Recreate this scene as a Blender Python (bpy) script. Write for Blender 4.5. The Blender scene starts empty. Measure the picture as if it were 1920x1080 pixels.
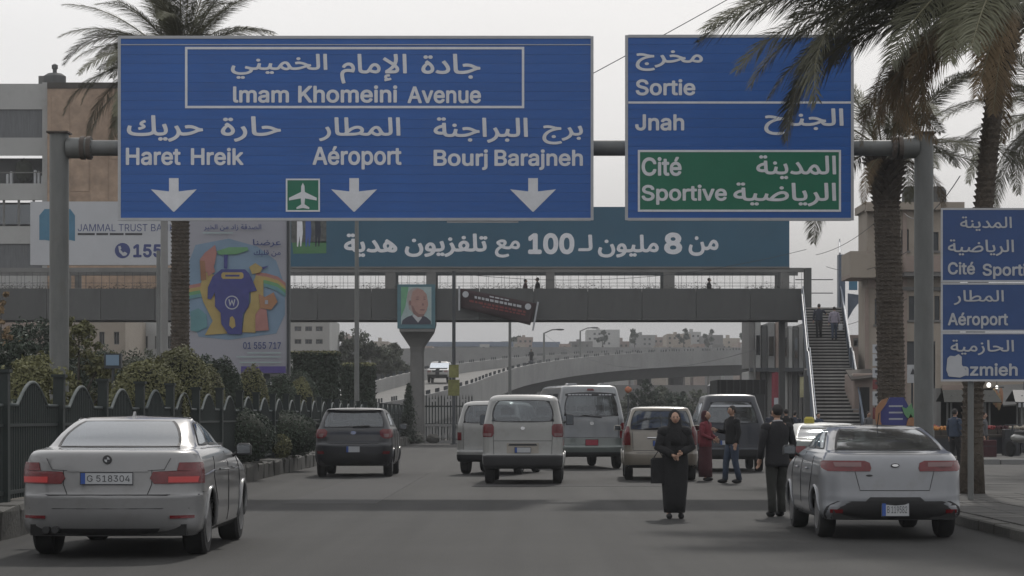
import bpy, math, random, unicodedata, os
from math import sin, cos, pi, radians, sqrt, asin
from mathutils import Vector, Matrix, Quaternion
random.seed(7)
S = bpy.context.scene
C = S.collection
# ------------------------------------------------------------------ camera, world, sun, exposure
F = 4400.0; HX = 990.0; HY = 780.0; EYE = 1.5          # focal length and vanishing point (photo pixels), eye height
cd = bpy.data.cameras.new('camera'); cam = bpy.data.objects.new('camera', cd); C.objects.link(cam)
cd.sensor_width = 36; cd.lens = 36 * F / 1920
cd.shift_x = -(HX - 960) / 1920; cd.shift_y = (HY - 540) / 1920
cam.location = (0, 0, EYE); cam.rotation_euler = (radians(90), 0, 0)
cd.clip_start = 0.5; cd.clip_end = 6000
S.camera = cam
W = bpy.data.worlds.new('World'); S.world = W; W.use_nodes = True
nt = W.node_tree; bgn = nt.nodes['Background']
sk = nt.nodes.new('ShaderNodeTexSky'); sk.sky_type = 'NISHITA'; sk.sun_disc = False
sk.sun_elevation = radians(38); sk.sun_rotation = radians(7); sk.dust_density = 4; sk.air_density = 1.5
sc_ = nt.nodes.new('ShaderNodeVectorMath'); sc_.operation = 'SCALE'; sc_.inputs['Scale'].default_value = 0.1
nt.links.new(sk.outputs[0], sc_.inputs[0])
tc = nt.nodes.new('ShaderNodeTexCoord'); sep = nt.nodes.new('ShaderNodeSeparateXYZ')
nt.links.new(tc.outputs['Generated'], sep.inputs[0])
rp = nt.nodes.new('ShaderNodeValToRGB')
e = rp.color_ramp.elements
e[0].position = 0.0; e[0].color = (.33, .345, .37, 1)
e[1].position = 0.17; e[1].color = (.86, .86, .875, 1)
e.new(.045).color = (.44, .455, .48, 1); e.new(.075).color = (.60, .61, .63, 1); e.new(.11).color = (.76, .765, .785, 1)
nt.links.new(sep.outputs['Z'], rp.inputs[0])
cn = nt.nodes.new('ShaderNodeTexNoise'); cn.inputs['Scale'].default_value = 2.2; cn.inputs['Detail'].default_value = 5
mp = nt.nodes.new('ShaderNodeMapping'); mp.inputs['Scale'].default_value = (1, 1, 3.5)
nt.links.new(tc.outputs['Generated'], mp.inputs[0]); nt.links.new(mp.outputs[0], cn.inputs['Vector'])
mr = nt.nodes.new('ShaderNodeMapRange'); mr.inputs['From Min'].default_value = .3; mr.inputs['From Max'].default_value = .7
mr.inputs['To Min'].default_value = .93; mr.inputs['To Max'].default_value = 1.06
nt.links.new(cn.outputs['Fac'], mr.inputs[0])
m2 = nt.nodes.new('ShaderNodeVectorMath'); m2.operation = 'SCALE'
nt.links.new(rp.outputs[0], m2.inputs[0]); nt.links.new(mr.outputs[0], m2.inputs['Scale'])
mx = nt.nodes.new('ShaderNodeMix'); mx.data_type = 'RGBA'; mx.inputs[0].default_value = .93
nt.links.new(sc_.outputs[0], mx.inputs[6]); nt.links.new(m2.outputs[0], mx.inputs[7])
nt.links.new(mx.outputs[2], bgn.inputs[0]); bgn.inputs[1].default_value = 1.0
sd = bpy.data.lights.new('sun', 'SUN'); sd.energy = 1.15; sd.angle = radians(2.5); sd.color = (1, .96, .9)
sun = bpy.data.objects.new('sun', sd); C.objects.link(sun)
sun.rotation_euler = Vector((-.10, -.78, -.62)).to_track_quat('-Z', 'Y').to_euler()
S.view_settings.view_transform = 'Standard'; S.view_settings.look = 'None'
S.view_settings.exposure = 0; S.view_settings.gamma = 1; S.view_settings.use_curve_mapping = False
S.cycles.max_bounces = 6; S.cycles.transparent_max_bounces = 12; S.cycles.volume_bounces = 0
HAZE = 0.0004

def X(px, d): return (px - HX) * d / F
def Z(py, d): return EYE + (HY - py) * d / F
def ppm(d): return F / d

# ------------------------------------------------------------------ materials
def mat(name, col, rough=.6, metal=0.0, var=.12, scale=2.0, bump=0.0, bscale=40.0, spec=.5, emit=None, coat=0.0, rnd=0.0, stretch=None, grime=None):
    m = bpy.data.materials.new(name); m.use_nodes = True; t = m.node_tree; b = t.nodes['Principled BSDF']
    b.inputs['Roughness'].default_value = rough; b.inputs['Metallic'].default_value = metal
    b.inputs['Specular IOR Level'].default_value = spec; b.inputs['Coat Weight'].default_value = coat
    b.inputs['Coat Roughness'].default_value = .08
    co = t.nodes.new('ShaderNodeTexCoord'); src = co.outputs['Object']
    if stretch:
        mpn = t.nodes.new('ShaderNodeMapping'); mpn.inputs['Scale'].default_value = stretch
        t.links.new(src, mpn.inputs[0]); src = mpn.outputs[0]
    n = t.nodes.new('ShaderNodeTexNoise'); n.inputs['Scale'].default_value = scale; n.inputs['Detail'].default_value = 6
    n.inputs['Roughness'].default_value = .65
    t.links.new(src, n.inputs['Vector'])
    r = t.nodes.new('ShaderNodeMapRange'); r.inputs['From Min'].default_value = .3; r.inputs['From Max'].default_value = .7
    r.inputs['To Min'].default_value = 1 - var; r.inputs['To Max'].default_value = 1 + var
    t.links.new(n.outputs['Fac'], r.inputs[0])
    out = r.outputs[0]
    if rnd:
        oi = t.nodes.new('ShaderNodeObjectInfo'); r2 = t.nodes.new('ShaderNodeMapRange')
        r2.inputs['To Min'].default_value = 1 - rnd; r2.inputs['To Max'].default_value = 1 + rnd
        t.links.new(oi.outputs['Random'], r2.inputs[0])
        mm = t.nodes.new('ShaderNodeMath'); mm.operation = 'MULTIPLY'
        t.links.new(out, mm.inputs[0]); t.links.new(r2.outputs[0], mm.inputs[1]); out = mm.outputs[0]
    v = t.nodes.new('ShaderNodeVectorMath'); v.operation = 'SCALE'; v.inputs[0].default_value = col[:3]
    t.links.new(out, v.inputs['Scale'])
    cs = v.outputs[0]
    if grime:
        n3 = t.nodes.new('ShaderNodeTexNoise'); n3.inputs['Scale'].default_value = grime[1]; n3.inputs['Detail'].default_value = 8
        n3.inputs['Roughness'].default_value = .75
        t.links.new(src, n3.inputs['Vector'])
        r3 = t.nodes.new('ShaderNodeMapRange'); r3.inputs['From Min'].default_value = grime[2]; r3.inputs['From Max'].default_value = grime[2] + .18
        r3.inputs['To Max'].default_value = grime[3]
        t.links.new(n3.outputs['Fac'], r3.inputs[0])
        mxx = t.nodes.new('ShaderNodeMix'); mxx.data_type = 'RGBA'; mxx.inputs[7].default_value = (*grime[0], 1)
        t.links.new(r3.outputs[0], mxx.inputs[0]); t.links.new(cs, mxx.inputs[6]); cs = mxx.outputs[2]
    t.links.new(cs, b.inputs['Base Color'])
    if bump:
        n2 = t.nodes.new('ShaderNodeTexNoise'); n2.inputs['Scale'].default_value = bscale; n2.inputs['Detail'].default_value = 4
        t.links.new(src, n2.inputs['Vector'])
        bp = t.nodes.new('ShaderNodeBump'); bp.inputs['Strength'].default_value = bump; bp.inputs['Distance'].default_value = .02
        t.links.new(n2.outputs['Fac'], bp.inputs['Height']); t.links.new(bp.outputs[0], b.inputs['Normal'])
    if emit:
        b.inputs['Emission Color'].default_value = (*emit[0], 1); b.inputs['Emission Strength'].default_value = emit[1]
    return m
def glassmat(name, tint, refl=.08, pale_sheen=0):
    m = bpy.data.materials.new(name); m.use_nodes = True; t = m.node_tree
    t.nodes.remove(t.nodes['Principled BSDF']); o = t.nodes['Material Output']
    tr = t.nodes.new('ShaderNodeBsdfTransparent'); tr.inputs[0].default_value = (*tint, 1)
    gl = t.nodes.new('ShaderNodeBsdfGlossy'); gl.inputs['Roughness'].default_value = .06; gl.inputs[0].default_value = (.9, .95, 1, 1)
    fr = t.nodes.new('ShaderNodeFresnel'); fr.inputs[0].default_value = 1.52
    ad = t.nodes.new('ShaderNodeMath'); ad.operation = 'ADD'; ad.use_clamp = True; ad.inputs[1].default_value = refl
    t.links.new(fr.outputs[0], ad.inputs[0])
    mx = t.nodes.new('ShaderNodeMixShader')
    t.links.new(ad.outputs[0], mx.inputs[0]); t.links.new(tr.outputs[0], mx.inputs[1]); t.links.new(gl.outputs[0], mx.inputs[2])
    if pale_sheen:  # pale diffuse layer paints the brightness of reflected sky into the pane
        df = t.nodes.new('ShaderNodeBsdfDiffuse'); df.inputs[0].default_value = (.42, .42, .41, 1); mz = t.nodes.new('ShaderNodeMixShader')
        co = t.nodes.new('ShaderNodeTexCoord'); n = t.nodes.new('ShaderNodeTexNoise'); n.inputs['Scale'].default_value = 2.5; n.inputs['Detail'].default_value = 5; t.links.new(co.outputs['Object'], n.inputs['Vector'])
        r = t.nodes.new('ShaderNodeMapRange'); r.inputs[1].default_value = .3; r.inputs[2].default_value = .7; r.inputs[3].default_value = pale_sheen * .6; r.inputs[4].default_value = pale_sheen * 1.4
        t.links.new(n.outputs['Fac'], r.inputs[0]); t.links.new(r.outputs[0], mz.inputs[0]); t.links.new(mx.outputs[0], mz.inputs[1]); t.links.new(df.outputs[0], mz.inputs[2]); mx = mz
    t.links.new(mx.outputs[0], o.inputs[0]); return m
M = {}
M['asphalt'] = mat('asphalt', (.024, .0235, .0225), .78, spec=.28, var=.16, scale=.35, bump=.5, bscale=60, grime=((.024, .0235, .023), .9, .58, .5))
def roadmat(m):      # tyre tracks, cracks, oil and dust worked into the asphalt colour
    t = m.node_tree; b = t.nodes['Principled BSDF']; src = b.inputs['Base Color'].links[0].from_socket
    co = t.nodes.new('ShaderNodeTexCoord'); mpn = t.nodes.new('ShaderNodeMapping'); mpn.inputs['Scale'].default_value = (1.6, .035, 1)
    t.links.new(co.outputs['Object'], mpn.inputs[0]); n = t.nodes.new('ShaderNodeTexNoise'); n.inputs['Scale'].default_value = 1; n.inputs['Detail'].default_value = 5
    t.links.new(mpn.outputs[0], n.inputs['Vector']); r = t.nodes.new('ShaderNodeMapRange'); r.inputs[1].default_value = .32; r.inputs[2].default_value = .68; r.inputs[3].default_value = .72; r.inputs[4].default_value = 1.38
    t.links.new(n.outputs['Fac'], r.inputs[0])
    n2 = t.nodes.new('ShaderNodeTexNoise'); n2.inputs['Scale'].default_value = .55; t.links.new(co.outputs['Object'], n2.inputs['Vector'])
    mxv = t.nodes.new('ShaderNodeVectorMath'); mxv.operation = 'ADD'; sc2 = t.nodes.new('ShaderNodeVectorMath'); sc2.operation = 'SCALE'; sc2.inputs['Scale'].default_value = 2.2
    t.links.new(n2.outputs['Color'], sc2.inputs[0]); t.links.new(co.outputs['Object'], mxv.inputs[0]); t.links.new(sc2.outputs[0], mxv.inputs[1])
    vo = t.nodes.new('ShaderNodeTexVoronoi'); vo.feature = 'DISTANCE_TO_EDGE'; vo.inputs['Scale'].default_value = .22; t.links.new(mxv.outputs[0], vo.inputs['Vector'])
    r2 = t.nodes.new('ShaderNodeMapRange'); r2.inputs[1].default_value = .0; r2.inputs[2].default_value = .012; r2.inputs[3].default_value = .96; r2.inputs[4].default_value = 1
    t.links.new(vo.outputs['Distance'], r2.inputs[0])
    mu = t.nodes.new('ShaderNodeMath'); mu.operation = 'MULTIPLY'; t.links.new(r.outputs[0], mu.inputs[0]); t.links.new(r2.outputs[0], mu.inputs[1])
    v = t.nodes.new('ShaderNodeVectorMath'); v.operation = 'SCALE'; t.links.new(src, v.inputs[0]); t.links.new(mu.outputs[0], v.inputs['Scale']); t.links.new(v.outputs[0], b.inputs['Base Color'])
roadmat(M['asphalt'])
M['asphalt2'] = mat('deck_asphalt', (.16, .155, .145), .85, var=.1, scale=.3)
M['patch'] = mat('asphalt_patch', (.030, .029, .0285), .85, var=.1, scale=.8, bump=.5, bscale=60)
M['paint'] = mat('road_paint', (.17, .165, .15), .75, var=.35, scale=3, grime=((.06, .058, .055), 2.5, .45, .9))
M['soil'] = mat('soil', (.07, .06, .045), .95, var=.3, scale=1)
M['ground'] = mat('dusty_ground', (.09, .085, .075), .9, var=.25, scale=.08)
M['pave'] = mat('pavement', (.05, .048, .044), .85, var=.2, scale=1.2, bump=.3, bscale=30, rnd=.12)
M['kerb'] = mat('kerb_stone', (.065, .063, .056), .85, var=.25, scale=2, bump=.8, bscale=14, rnd=.15, grime=((.05, .05, .045), 3, .5, .7))
M['conc'] = mat('concrete', (.15, .148, .142), .85, var=.15, scale=.6, grime=((.1, .1, .095), .8, .52, .5))
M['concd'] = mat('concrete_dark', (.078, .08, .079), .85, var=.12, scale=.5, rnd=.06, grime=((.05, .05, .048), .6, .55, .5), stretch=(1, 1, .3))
M['concl'] = mat('concrete_light', (.22, .22, .215), .85, var=.15, scale=.3, grime=((.17, .17, .16), .5, .52, .5))
M['steel'] = mat('galvanised_steel', (.155, .16, .155), .6, .3, var=.15, scale=3, grime=((.12, .11, .09), 2.2, .55, .6), stretch=(1, 1, .35))
M['steeld'] = mat('dark_steel', (.05, .055, .06), .5, .4)
M['rust'] = mat('rusty_collar', (.09, .075, .065), .8, .2, var=.4, scale=8)
M['fence'] = mat('fence_green_paint', (.010, .017, .0155), .6, var=.2, scale=4, grime=((.09, .085, .07), 5, .6, .5))
M['fencetop'] = mat('fence_rail_paint', (.085, .10, .098), .8, var=.25, scale=5)
M['blue'] = mat('sign_blue', (.018, .10, .355), .45, var=.10, scale=1.0, rnd=.04, stretch=(1, 1, 8), grime=((.06, .10, .22), 1.3, .56, .35))
M['blue2'] = mat('sign_blue_faded', (.022, .06, .18), .5, var=.1, scale=1.5)
M['green'] = mat('sign_green', (.012, .15, .085), .45, var=.1, scale=1.5)
M['white'] = mat('sign_lettering', (.66, .67, .70), .5, var=.08, scale=4)
M['lettgrey'] = mat('sign_lettering_dull', (.40, .41, .43), .55, var=.08, scale=4)
M['alu'] = mat('sign_back_metal', (.28, .28, .28), .5, .5)
M['bark'] = mat('palm_bark', (.085, .07, .055), .95, var=.4, scale=9, bump=1, bscale=25)
M['boot'] = mat('palm_boot', (.10, .083, .066), .95, var=.45, scale=5, rnd=.1)
M['frond'] = mat('palm_frond', (.125, .125, .075), .6, var=.3, scale=.9, rnd=.3)
M['frondb'] = mat('palm_frond_dry', (.22, .155, .085), .75, var=.35, scale=1.5, rnd=.25)
M['rachis'] = mat('palm_rachis', (.16, .15, .09), .6)
M['leafy'] = mat('leaf_yellow_green', (.14, .14, .06), .65, var=.45, scale=1.1, rnd=.15)
M['leafd'] = mat('leaf_dark_green', (.030, .045, .027), .65, var=.4, scale=1.2, rnd=.2)
M['leafm'] = mat('leaf_grey_green', (.075, .085, .058), .7, var=.4, scale=1.0, rnd=.2)
M['twig'] = mat('twig', (.05, .042, .035), .9)
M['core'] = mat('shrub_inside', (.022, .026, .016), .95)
M['tyre'] = mat('tyre', (.016, .016, .016), .85, var=.2, scale=10)
M['rim'] = mat('alloy_rim', (.25, .25, .255), .35, .8, scale=6)
M['plastic'] = mat('black_plastic', (.02, .02, .021), .55)
M['under'] = mat('underbody', (.012, .012, .012), .9)
M['seat'] = mat('car_seat', (.04, .04, .042), .85)
M['glass'] = glassmat('car_glass', (.46, .50, .51), .06, .07)
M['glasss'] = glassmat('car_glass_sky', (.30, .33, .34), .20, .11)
M['glassd'] = glassmat('car_glass_tinted', (.10, .11, .115), .10)
M['wglass'] = glassmat('window_glass', (.08, .09, .1), .10)
M['frit'] = mat('window_rubber', (.012, .012, .013), .4)
M['red'] = mat('tail_light', (.12, .007, .010), .25, coat=.15, var=.25, scale=12)
M['redlit'] = mat('tail_light_lit', (.34, .03, .03), .3, emit=((1, .08, .07), .06))
M['lens'] = mat('clear_lens', (.17, .09, .09), .25, coat=.2)
M['plate'] = mat('number_plate', (.42, .43, .44), .5)
M['plater'] = mat('number_plate_red', (.28, .03, .05), .5)
M['platetx'] = mat('plate_ink', (.03, .03, .035), .6)
M['euro'] = mat('plate_blue', (.03, .08, .3), .5)
M['chrome'] = mat('chrome', (.5, .5, .5), .2, 1)
def paintm(n, c, metal=.0, rough=.32, dirt=.35): return mat(n, c, rough, metal, var=.06, scale=1.2, coat=.9 if c[0] > .08 else .35, grime=((.11, .10, .085), 1.6, .5, dirt))
M['pwhite'] = paintm('paint_dusty_white', (.26, .26, .245))
M['psilver'] = paintm('paint_silver', (.19, .20, .208), .2)
M['pkia'] = paintm('paint_light_silver', (.20, .208, .222), .2)
M['pbmw'] = paintm('paint_pearl_grey', (.19, .19, .19), .15)
M['pgrey'] = paintm('paint_charcoal', (.022, .023, .027), .2, dirt=.08)
M['pbeige'] = paintm('paint_beige', (.23, .205, .165), .1)
M['pblue'] = paintm('paint_dark_blue', (.014, .017, .026), .1, dirt=.06)
M['pgreen'] = paintm('paint_faded_green', (.12, .14, .13), .2)
M['skin'] = mat('skin', (.36, .22, .155), .55)
M['hair'] = mat('hair', (.015, .012, .011), .7)
M['lip'] = mat('lips', (.25, .09, .08), .5)
M['eye'] = mat('eye_dark', (.02, .015, .012), .3)
def cloth(n, c): return mat(n, c, .9, var=.25, scale=6, bump=.4, bscale=30)
for n_, c_ in dict(black=(.008, .008, .009), navy=(.02, .025, .04), jacket=(.013, .013, .015), grey=(.09, .09, .095), maroon=(.055, .016, .02),
                   redtop=(.15, .02, .03), denim=(.035, .05, .08), lightc=(.42, .41, .42), olive=(.022, .023, .02), lilac=(.26, .24, .29)).items():
    M['c_' + n_] = cloth('cloth_' + n_, c_)

# ------------------------------------------------------------------ mesh helpers
class MB:
    def __init__(s): s.v = []; s.f = []; s.m = []; s.cur = 0
    def add(s, vs, fs):
        o = len(s.v); s.v += [tuple(p) for p in vs]
        for f in fs: s.f.append(tuple(i + o for i in f)); s.m.append(s.cur)
        return s
    def box(s, x0, x1, y0, y1, z0, z1, mt=None):
        vs = [Vector((x, y, z)) for z in (z0, z1) for y in (y0, y1) for x in (x0, x1)]
        if mt: vs = [mt @ v for v in vs]
        return s.add(vs, [(0, 2, 3, 1), (4, 5, 7, 6), (0, 1, 5, 4), (2, 6, 7, 3), (0, 4, 6, 2), (1, 3, 7, 5)])
    def bevbox(s, x0, x1, y0, y1, z0, z1, b=.02):     # box with chamfered top and vertical edges
        def ring(z, i): return [(x0 + i, y0 + b, z), (x0 + b, y0 + i, z), (x1 - b, y0 + i, z), (x1 - i, y0 + b, z), (x1 - i, y1 - b, z), (x1 - b, y1 - i, z), (x0 + b, y1 - i, z), (x0 + i, y1 - b, z)]
        vs = ring(z0, 0) + ring(z1 - b, 0) + [(x0 + b if x < (x0 + x1) / 2 else x1 - b, y0 + b if y < (y0 + y1) / 2 else y1 - b, z1) for x, y, z in ring(z1, 0)]
        fs = [tuple(range(7, -1, -1)), tuple(range(16, 24))]
        for r in (0, 8):
            for i in range(8): fs.append((r + i, r + (i + 1) % 8, r + 8 + (i + 1) % 8, r + 8 + i))
        return s.add(vs, fs)
    def tube(s, pts, rad, n=8, cap=True, squash=None):
        pts = [Vector(p) for p in pts]; rs = rad if isinstance(rad, (list, tuple)) else [rad] * len(pts)
        vs = []; fs = []; up = None
        for i, p in enumerate(pts):
            a = pts[max(0, i - 1)]; b = pts[min(len(pts) - 1, i + 1)]; t = (b - a).normalized()
            if up is None: up = Vector((0, 0, 1)) if abs(t.z) < .9 else Vector((0, 1, 0))
            u = t.cross(up).normalized(); w = u.cross(t).normalized(); up = w
            for k in range(n):
                an = 2 * pi * k / n; vs.append(p + (u * cos(an) + w * sin(an)) * rs[i])
        for i in range(len(pts) - 1):
            for k in range(n):
                fs.append((i * n + k, i * n + (k + 1) % n, (i + 1) * n + (k + 1) % n, (i + 1) * n + k))
        if cap: fs.append(tuple(range(n - 1, -1, -1))); fs.append(tuple((len(pts) - 1) * n + k for k in range(n)))
        return s.add(vs, fs)
    def lathe(s, prof, n=20, mt=None, axis='z'):      # prof: (r, h)
        vs = []; fs = []
        for r, h in prof:
            for k in range(n):
                a = 2 * pi * k / n
                p = Vector((r * cos(a), r * sin(a), h)) if axis == 'z' else Vector((h, r * cos(a), r * sin(a)))
                vs.append(mt @ p if mt else p)
        for i in range(len(prof) - 1):
            for k in range(n): fs.append((i * n + k, i * n + (k + 1) % n, (i + 1) * n + (k + 1) % n, (i + 1) * n + k))
        fs.append(tuple(range(n - 1, -1, -1))); fs.append(tuple((len(prof) - 1) * n + k for k in range(n)))
        return s.add(vs, fs)
    def ell(s, c, r, nu=14, nv=9, mt=None, jit=0):
        vs = []; fs = []
        for j in range(nv + 1):
            th = pi * j / nv
            for k in range(nu):
                a = 2 * pi * k / nu; q = 1 + random.uniform(-jit, jit)
                p = Vector((c[0] + r[0] * sin(th) * cos(a) * q, c[1] + r[1] * sin(th) * sin(a) * q, c[2] + r[2] * cos(th) * q)); vs.append(mt @ p if mt else p)
        for j in range(nv):
            for k in range(nu): fs.append((j * nu + k, (j + 1) * nu + k, (j + 1) * nu + (k + 1) % nu, j * nu + (k + 1) % nu))
        return s.add(vs, fs)
    def prism(s, poly, y0, y1):                        # polygon in x,z extruded along y
        n = len(poly); vs = [(x, y0, z) for x, z in poly] + [(x, y1, z) for x, z in poly]
        fs = [tuple(range(n)), tuple(range(2 * n - 1, n - 1, -1))] + [(i, i + n, (i + 1) % n + n, (i + 1) % n) for i in range(n)]
        return s.add(vs, fs)
    def build(s, name, mats, parent=None, smooth=False, sharp=None):
        me = bpy.data.meshes.new(name); me.from_pydata(s.v, [], s.f)
        for m in (mats if isinstance(mats, (list, tuple)) else [mats]): me.materials.append(M[m] if isinstance(m, str) else m)
        if any(s.m): me.polygons.foreach_set('material_index', s.m)
        if smooth: me.polygons.foreach_set('use_smooth', [True] * len(me.polygons))
        me.update()
        if smooth and sharp: me.set_sharp_from_angle(angle=radians(sharp))
        o = bpy.data.objects.new(name, me); C.objects.link(o)
        if parent: o.parent = parent
        return o
def tag(o, label=None, cat=None, group=None, kind=None):
    for k, v in (('label', label), ('category', cat), ('group', group), ('kind', kind)):
        if v: o[k] = v
    return o
def thing(name, label, cat, loc=(0, 0, 0), rz=0, group=None):
    o = bpy.data.objects.new(name, None); C.objects.link(o); o.location = loc; o.rotation_euler = (0, 0, rz)
    return tag(o, label, cat, group)
def share(name, me, parent, loc=(0, 0, 0), rot=(0, 0, 0), sc=(1, 1, 1)):
    o = bpy.data.objects.new(name, me); C.objects.link(o); o.parent = parent; o.location = loc; o.rotation_euler = rot; o.scale = sc; return o
def rect(mb, x0, x1, z0, z1, y, th=.004): return mb.box(x0, x1, y - th, y, z0, z1)

# ------------------------------------------------------------------ lettering
FT = {}
for c in range(0xFE80, 0xFEFD):
    dc = unicodedata.decomposition(chr(c)).split()
    if len(dc) == 2: FT[(chr(int(dc[1], 16)), dc[0][1:-1])] = chr(c)
    elif len(dc) == 3: FT[(chr(int(dc[1], 16)) + chr(int(dc[2], 16)), dc[0][1:-1])] = chr(c)
def shape(t):
    u = []; i = 0
    while i < len(t):
        if t[i:i + 2] in ('لا', 'لإ', 'لأ'): u.append(t[i:i + 2]); i += 2
        else: u.append(t[i]); i += 1
    isar = lambda k: 0 <= k < len(u) and ((u[k], 'isolated') in FT or u[k] == 'ـ')
    jn = lambda k: isar(k) and ((u[k], 'initial') in FT or u[k] == 'ـ')
    out = []
    for k, c in enumerate(u):
        if not isar(k) or c == 'ـ': out.append(c); continue
        p = k > 0 and jn(k - 1); n = jn(k) and isar(k + 1)
        f = 'medial' if p and n else 'final' if p else 'initial' if n else 'isolated'
        out.append(FT.get((c, f)) or FT.get((c, 'isolated')))
    return ''.join(reversed(out)) if any(isar(k) for k in range(len(u))) else t
try: INTER = bpy.data.fonts.load(os.path.join(bpy.utils.system_resource('DATAFILES'), 'fonts', 'Inter.woff2'))
except Exception: INTER = None
import numpy as np
from mathutils.geometry import delaunay_2d_cdt
def lettering(txt, x0, x1, z0, z1, y, m, parent, bold=.035, name='lettering'):
    """text mesh in the x-z plane facing -y, fitted to the rectangle; outlines are filled by winding number so joined letters fuse"""
    cu = bpy.data.curves.new('t', 'FONT'); st = shape(txt); cu.body = st; cu.size = 1; cu.resolution_u = 4; cu.fill_mode = 'NONE'
    if INTER and st == txt: cu.font = INTER
    ob = bpy.data.objects.new('t', cu); C.objects.link(ob)
    dg = bpy.context.evaluated_depsgraph_get(); me = bpy.data.meshes.new_from_object(ob.evaluated_get(dg), depsgraph=dg)
    bpy.data.objects.remove(ob); bpy.data.curves.remove(cu)
    P = np.array([(v.co.x, v.co.y) for v in me.vertices]); Eg = [tuple(e_.vertices) for e_ in me.edges]; bpy.data.meshes.remove(me)
    if not len(P): return None
    r = delaunay_2d_cdt([Vector((float(a), float(b))) for a, b in P], Eg, [], 0, 1e-5)
    nxt = {}
    for a, b in Eg: nxt.setdefault(a, []).append(b); nxt.setdefault(b, []).append(a)
    seen = set(); wn_e = []      # directed contours in vertex order
    for a0 in range(len(P)):
        if a0 in seen: continue
        loop = [a0]; seen.add(a0); c = a0 + 1 if a0 + 1 in nxt.get(a0, []) else (nxt[a0][0] if a0 in nxt else None)
        while c is not None and c not in seen:
            seen.add(c); loop.append(c); n_ = [q for q in nxt[c] if q not in seen]; c = n_[0] if n_ else None
        wn_e += list(zip(loop, loop[1:] + loop[:1]))
    A_ = P[[q[0] for q in wn_e]]; B_ = P[[q[1] for q in wn_e]]
    V = [(v.x, v.y) for v in r[0]]; keep = []
    for f in r[2]:
        cx = sum(V[i][0] for i in f) / len(f); cy = sum(V[i][1] for i in f) / len(f)
        up = (A_[:, 1] <= cy) & (B_[:, 1] > cy); dn = (A_[:, 1] > cy) & (B_[:, 1] <= cy)
        isl = (B_[:, 0] - A_[:, 0]) * (cy - A_[:, 1]) - (cx - A_[:, 0]) * (B_[:, 1] - A_[:, 1])
        if int((up & (isl > 0)).sum()) - int((dn & (isl < 0)).sum()) != 0: keep.append(tuple(f))
    ax, ay = P.min(0); bx, by = P.max(0)
    mb = MB(); k = bold * .62; sx, sz = (x1 - x0) / (bx - ax + 2 * k), (z1 - z0) / (by - ay + 2 * k)
    sh = [(0, 0)] if bold < .012 else [(k * cos(a), k * sin(a)) for a in [pi / 4 * q + .2 for q in range(8)]]
    for c_, (du, dv) in enumerate(sh):      # bold weight: the same outline laid down eight times, each a hair in front of the last
        mb.add([(x0 + (v[0] - ax + k + du) * sx, y - .003 - .0006 * c_, z0 + (v[1] - ay + k + dv) * sz) for v in V], keep)
    return mb.build(name, m, parent)

# ------------------------------------------------------------------ setting: ground, road, kerbs, median
def struct(mb, name, m, parent=None): o = mb.build(name, m, parent); o['kind'] = 'structure'; return o
struct(MB().box(-1500, 1500, -60, 2600, -.5, -.02), 'ground', 'ground')
struct(MB().box(-6.35, 60, -40, 134.2, -.02, 0), 'road', 'asphalt')
struct(MB().box(-4.5, 60, 134.2, 420, -.02, 0), 'far_road', 'asphalt')
KX = -6.35                                            # kerb face of the left median
struct(MB().box(-34, KX - .45, 5, 133, -.01, .36), 'planting_bed', 'soil')
struct(MB().box(-34, KX - .45, 133, 145, -.01, .10), 'median_nose', 'pave')
for (x0, x1, y0, y1) in ((-4.2, -2.6, 40, 62), (-1.2, 2.9, 50, 51.3)):
    struct(MB().box(x0, x1, y0, y1, 0, .004), 'road_patch', 'patch')
# median kerb: rough dressed stones, each its own piece
kt = thing('kerb', 'rough grey stone kerb wall along the left median below the green fence', 'kerb', (KX, 0, 0))
protos = []
for k in range(5):
    mb = MB(); L = 1.16
    mb.bevbox(-.45, 0, 0, L, 0, .40 + random.uniform(-.03, .03), random.uniform(.03, .055))
    mb.v = [(x + random.uniform(-.02, .02), y + (random.uniform(-.01, .01)), z + (random.uniform(-.02, .02) if z > .1 else 0)) for x, y, z in mb.v]
    protos.append(mb.build('kerb_stone', 'kerb', kt))
for i, p in enumerate(protos): p.location = (random.uniform(-.02, .02), 14 + i * 1.18, 0)
for i in range(5, 101):
    share('kerb_stone', protos[i % 5].data, kt, (random.uniform(-.03, .02), 14 + i * 1.18, random.uniform(-.02, .01)))
# right-hand pavement with kerb stones and slabs
struct(MB().box(6.12, 30, 18, 48, -.01, .13), 'pavement', 'pave')
k2 = thing('kerb', 'low dark kerb of the right pavement beside the parked silver saloon', 'kerb', (5.9, 0, 0))
pk = MB().bevbox(0, .22, 0, .96, 0, .14, .02).build('kerb_stone', 'kerb', k2)
pk.location = (0, 18, 0)
for i in range(1, 31): share('kerb_stone', pk.data, k2, (random.uniform(-.01, .01), 18 + i * .98, random.uniform(-.008, .004)))
pv = bpy.data.objects['pavement']
sl = MB().bevbox(.012, .588, .012, .588, 0, .016, .006).build('paving_slab', 'pave', pv); sl.location = (6.16, 27, .13)
for i in range(12):
    for j in range(24):
        if i + j == 0: continue
        o = share('paving_slab', sl.data, pv, (6.16 + .6 * i, 27 + .6 * j, .13 + random.uniform(-.004, .004)))
struct(MB().box(13.5, 60, 73, 110, -.01, .16), 'shop_pavement', 'pave')
k3 = thing('kerb', 'pale kerb edge in front of the market stalls on the right', 'kerb', (13.5, 72.6, 0))
pk3 = MB().bevbox(0, 1.1, 0, .4, 0, .17, .02).build('kerb_stone', 'concl', k3)
for i in range(1, 20): share('kerb_stone', pk3.data, k3, (i * 1.13, 0, random.uniform(-.01, .01)))

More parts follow.
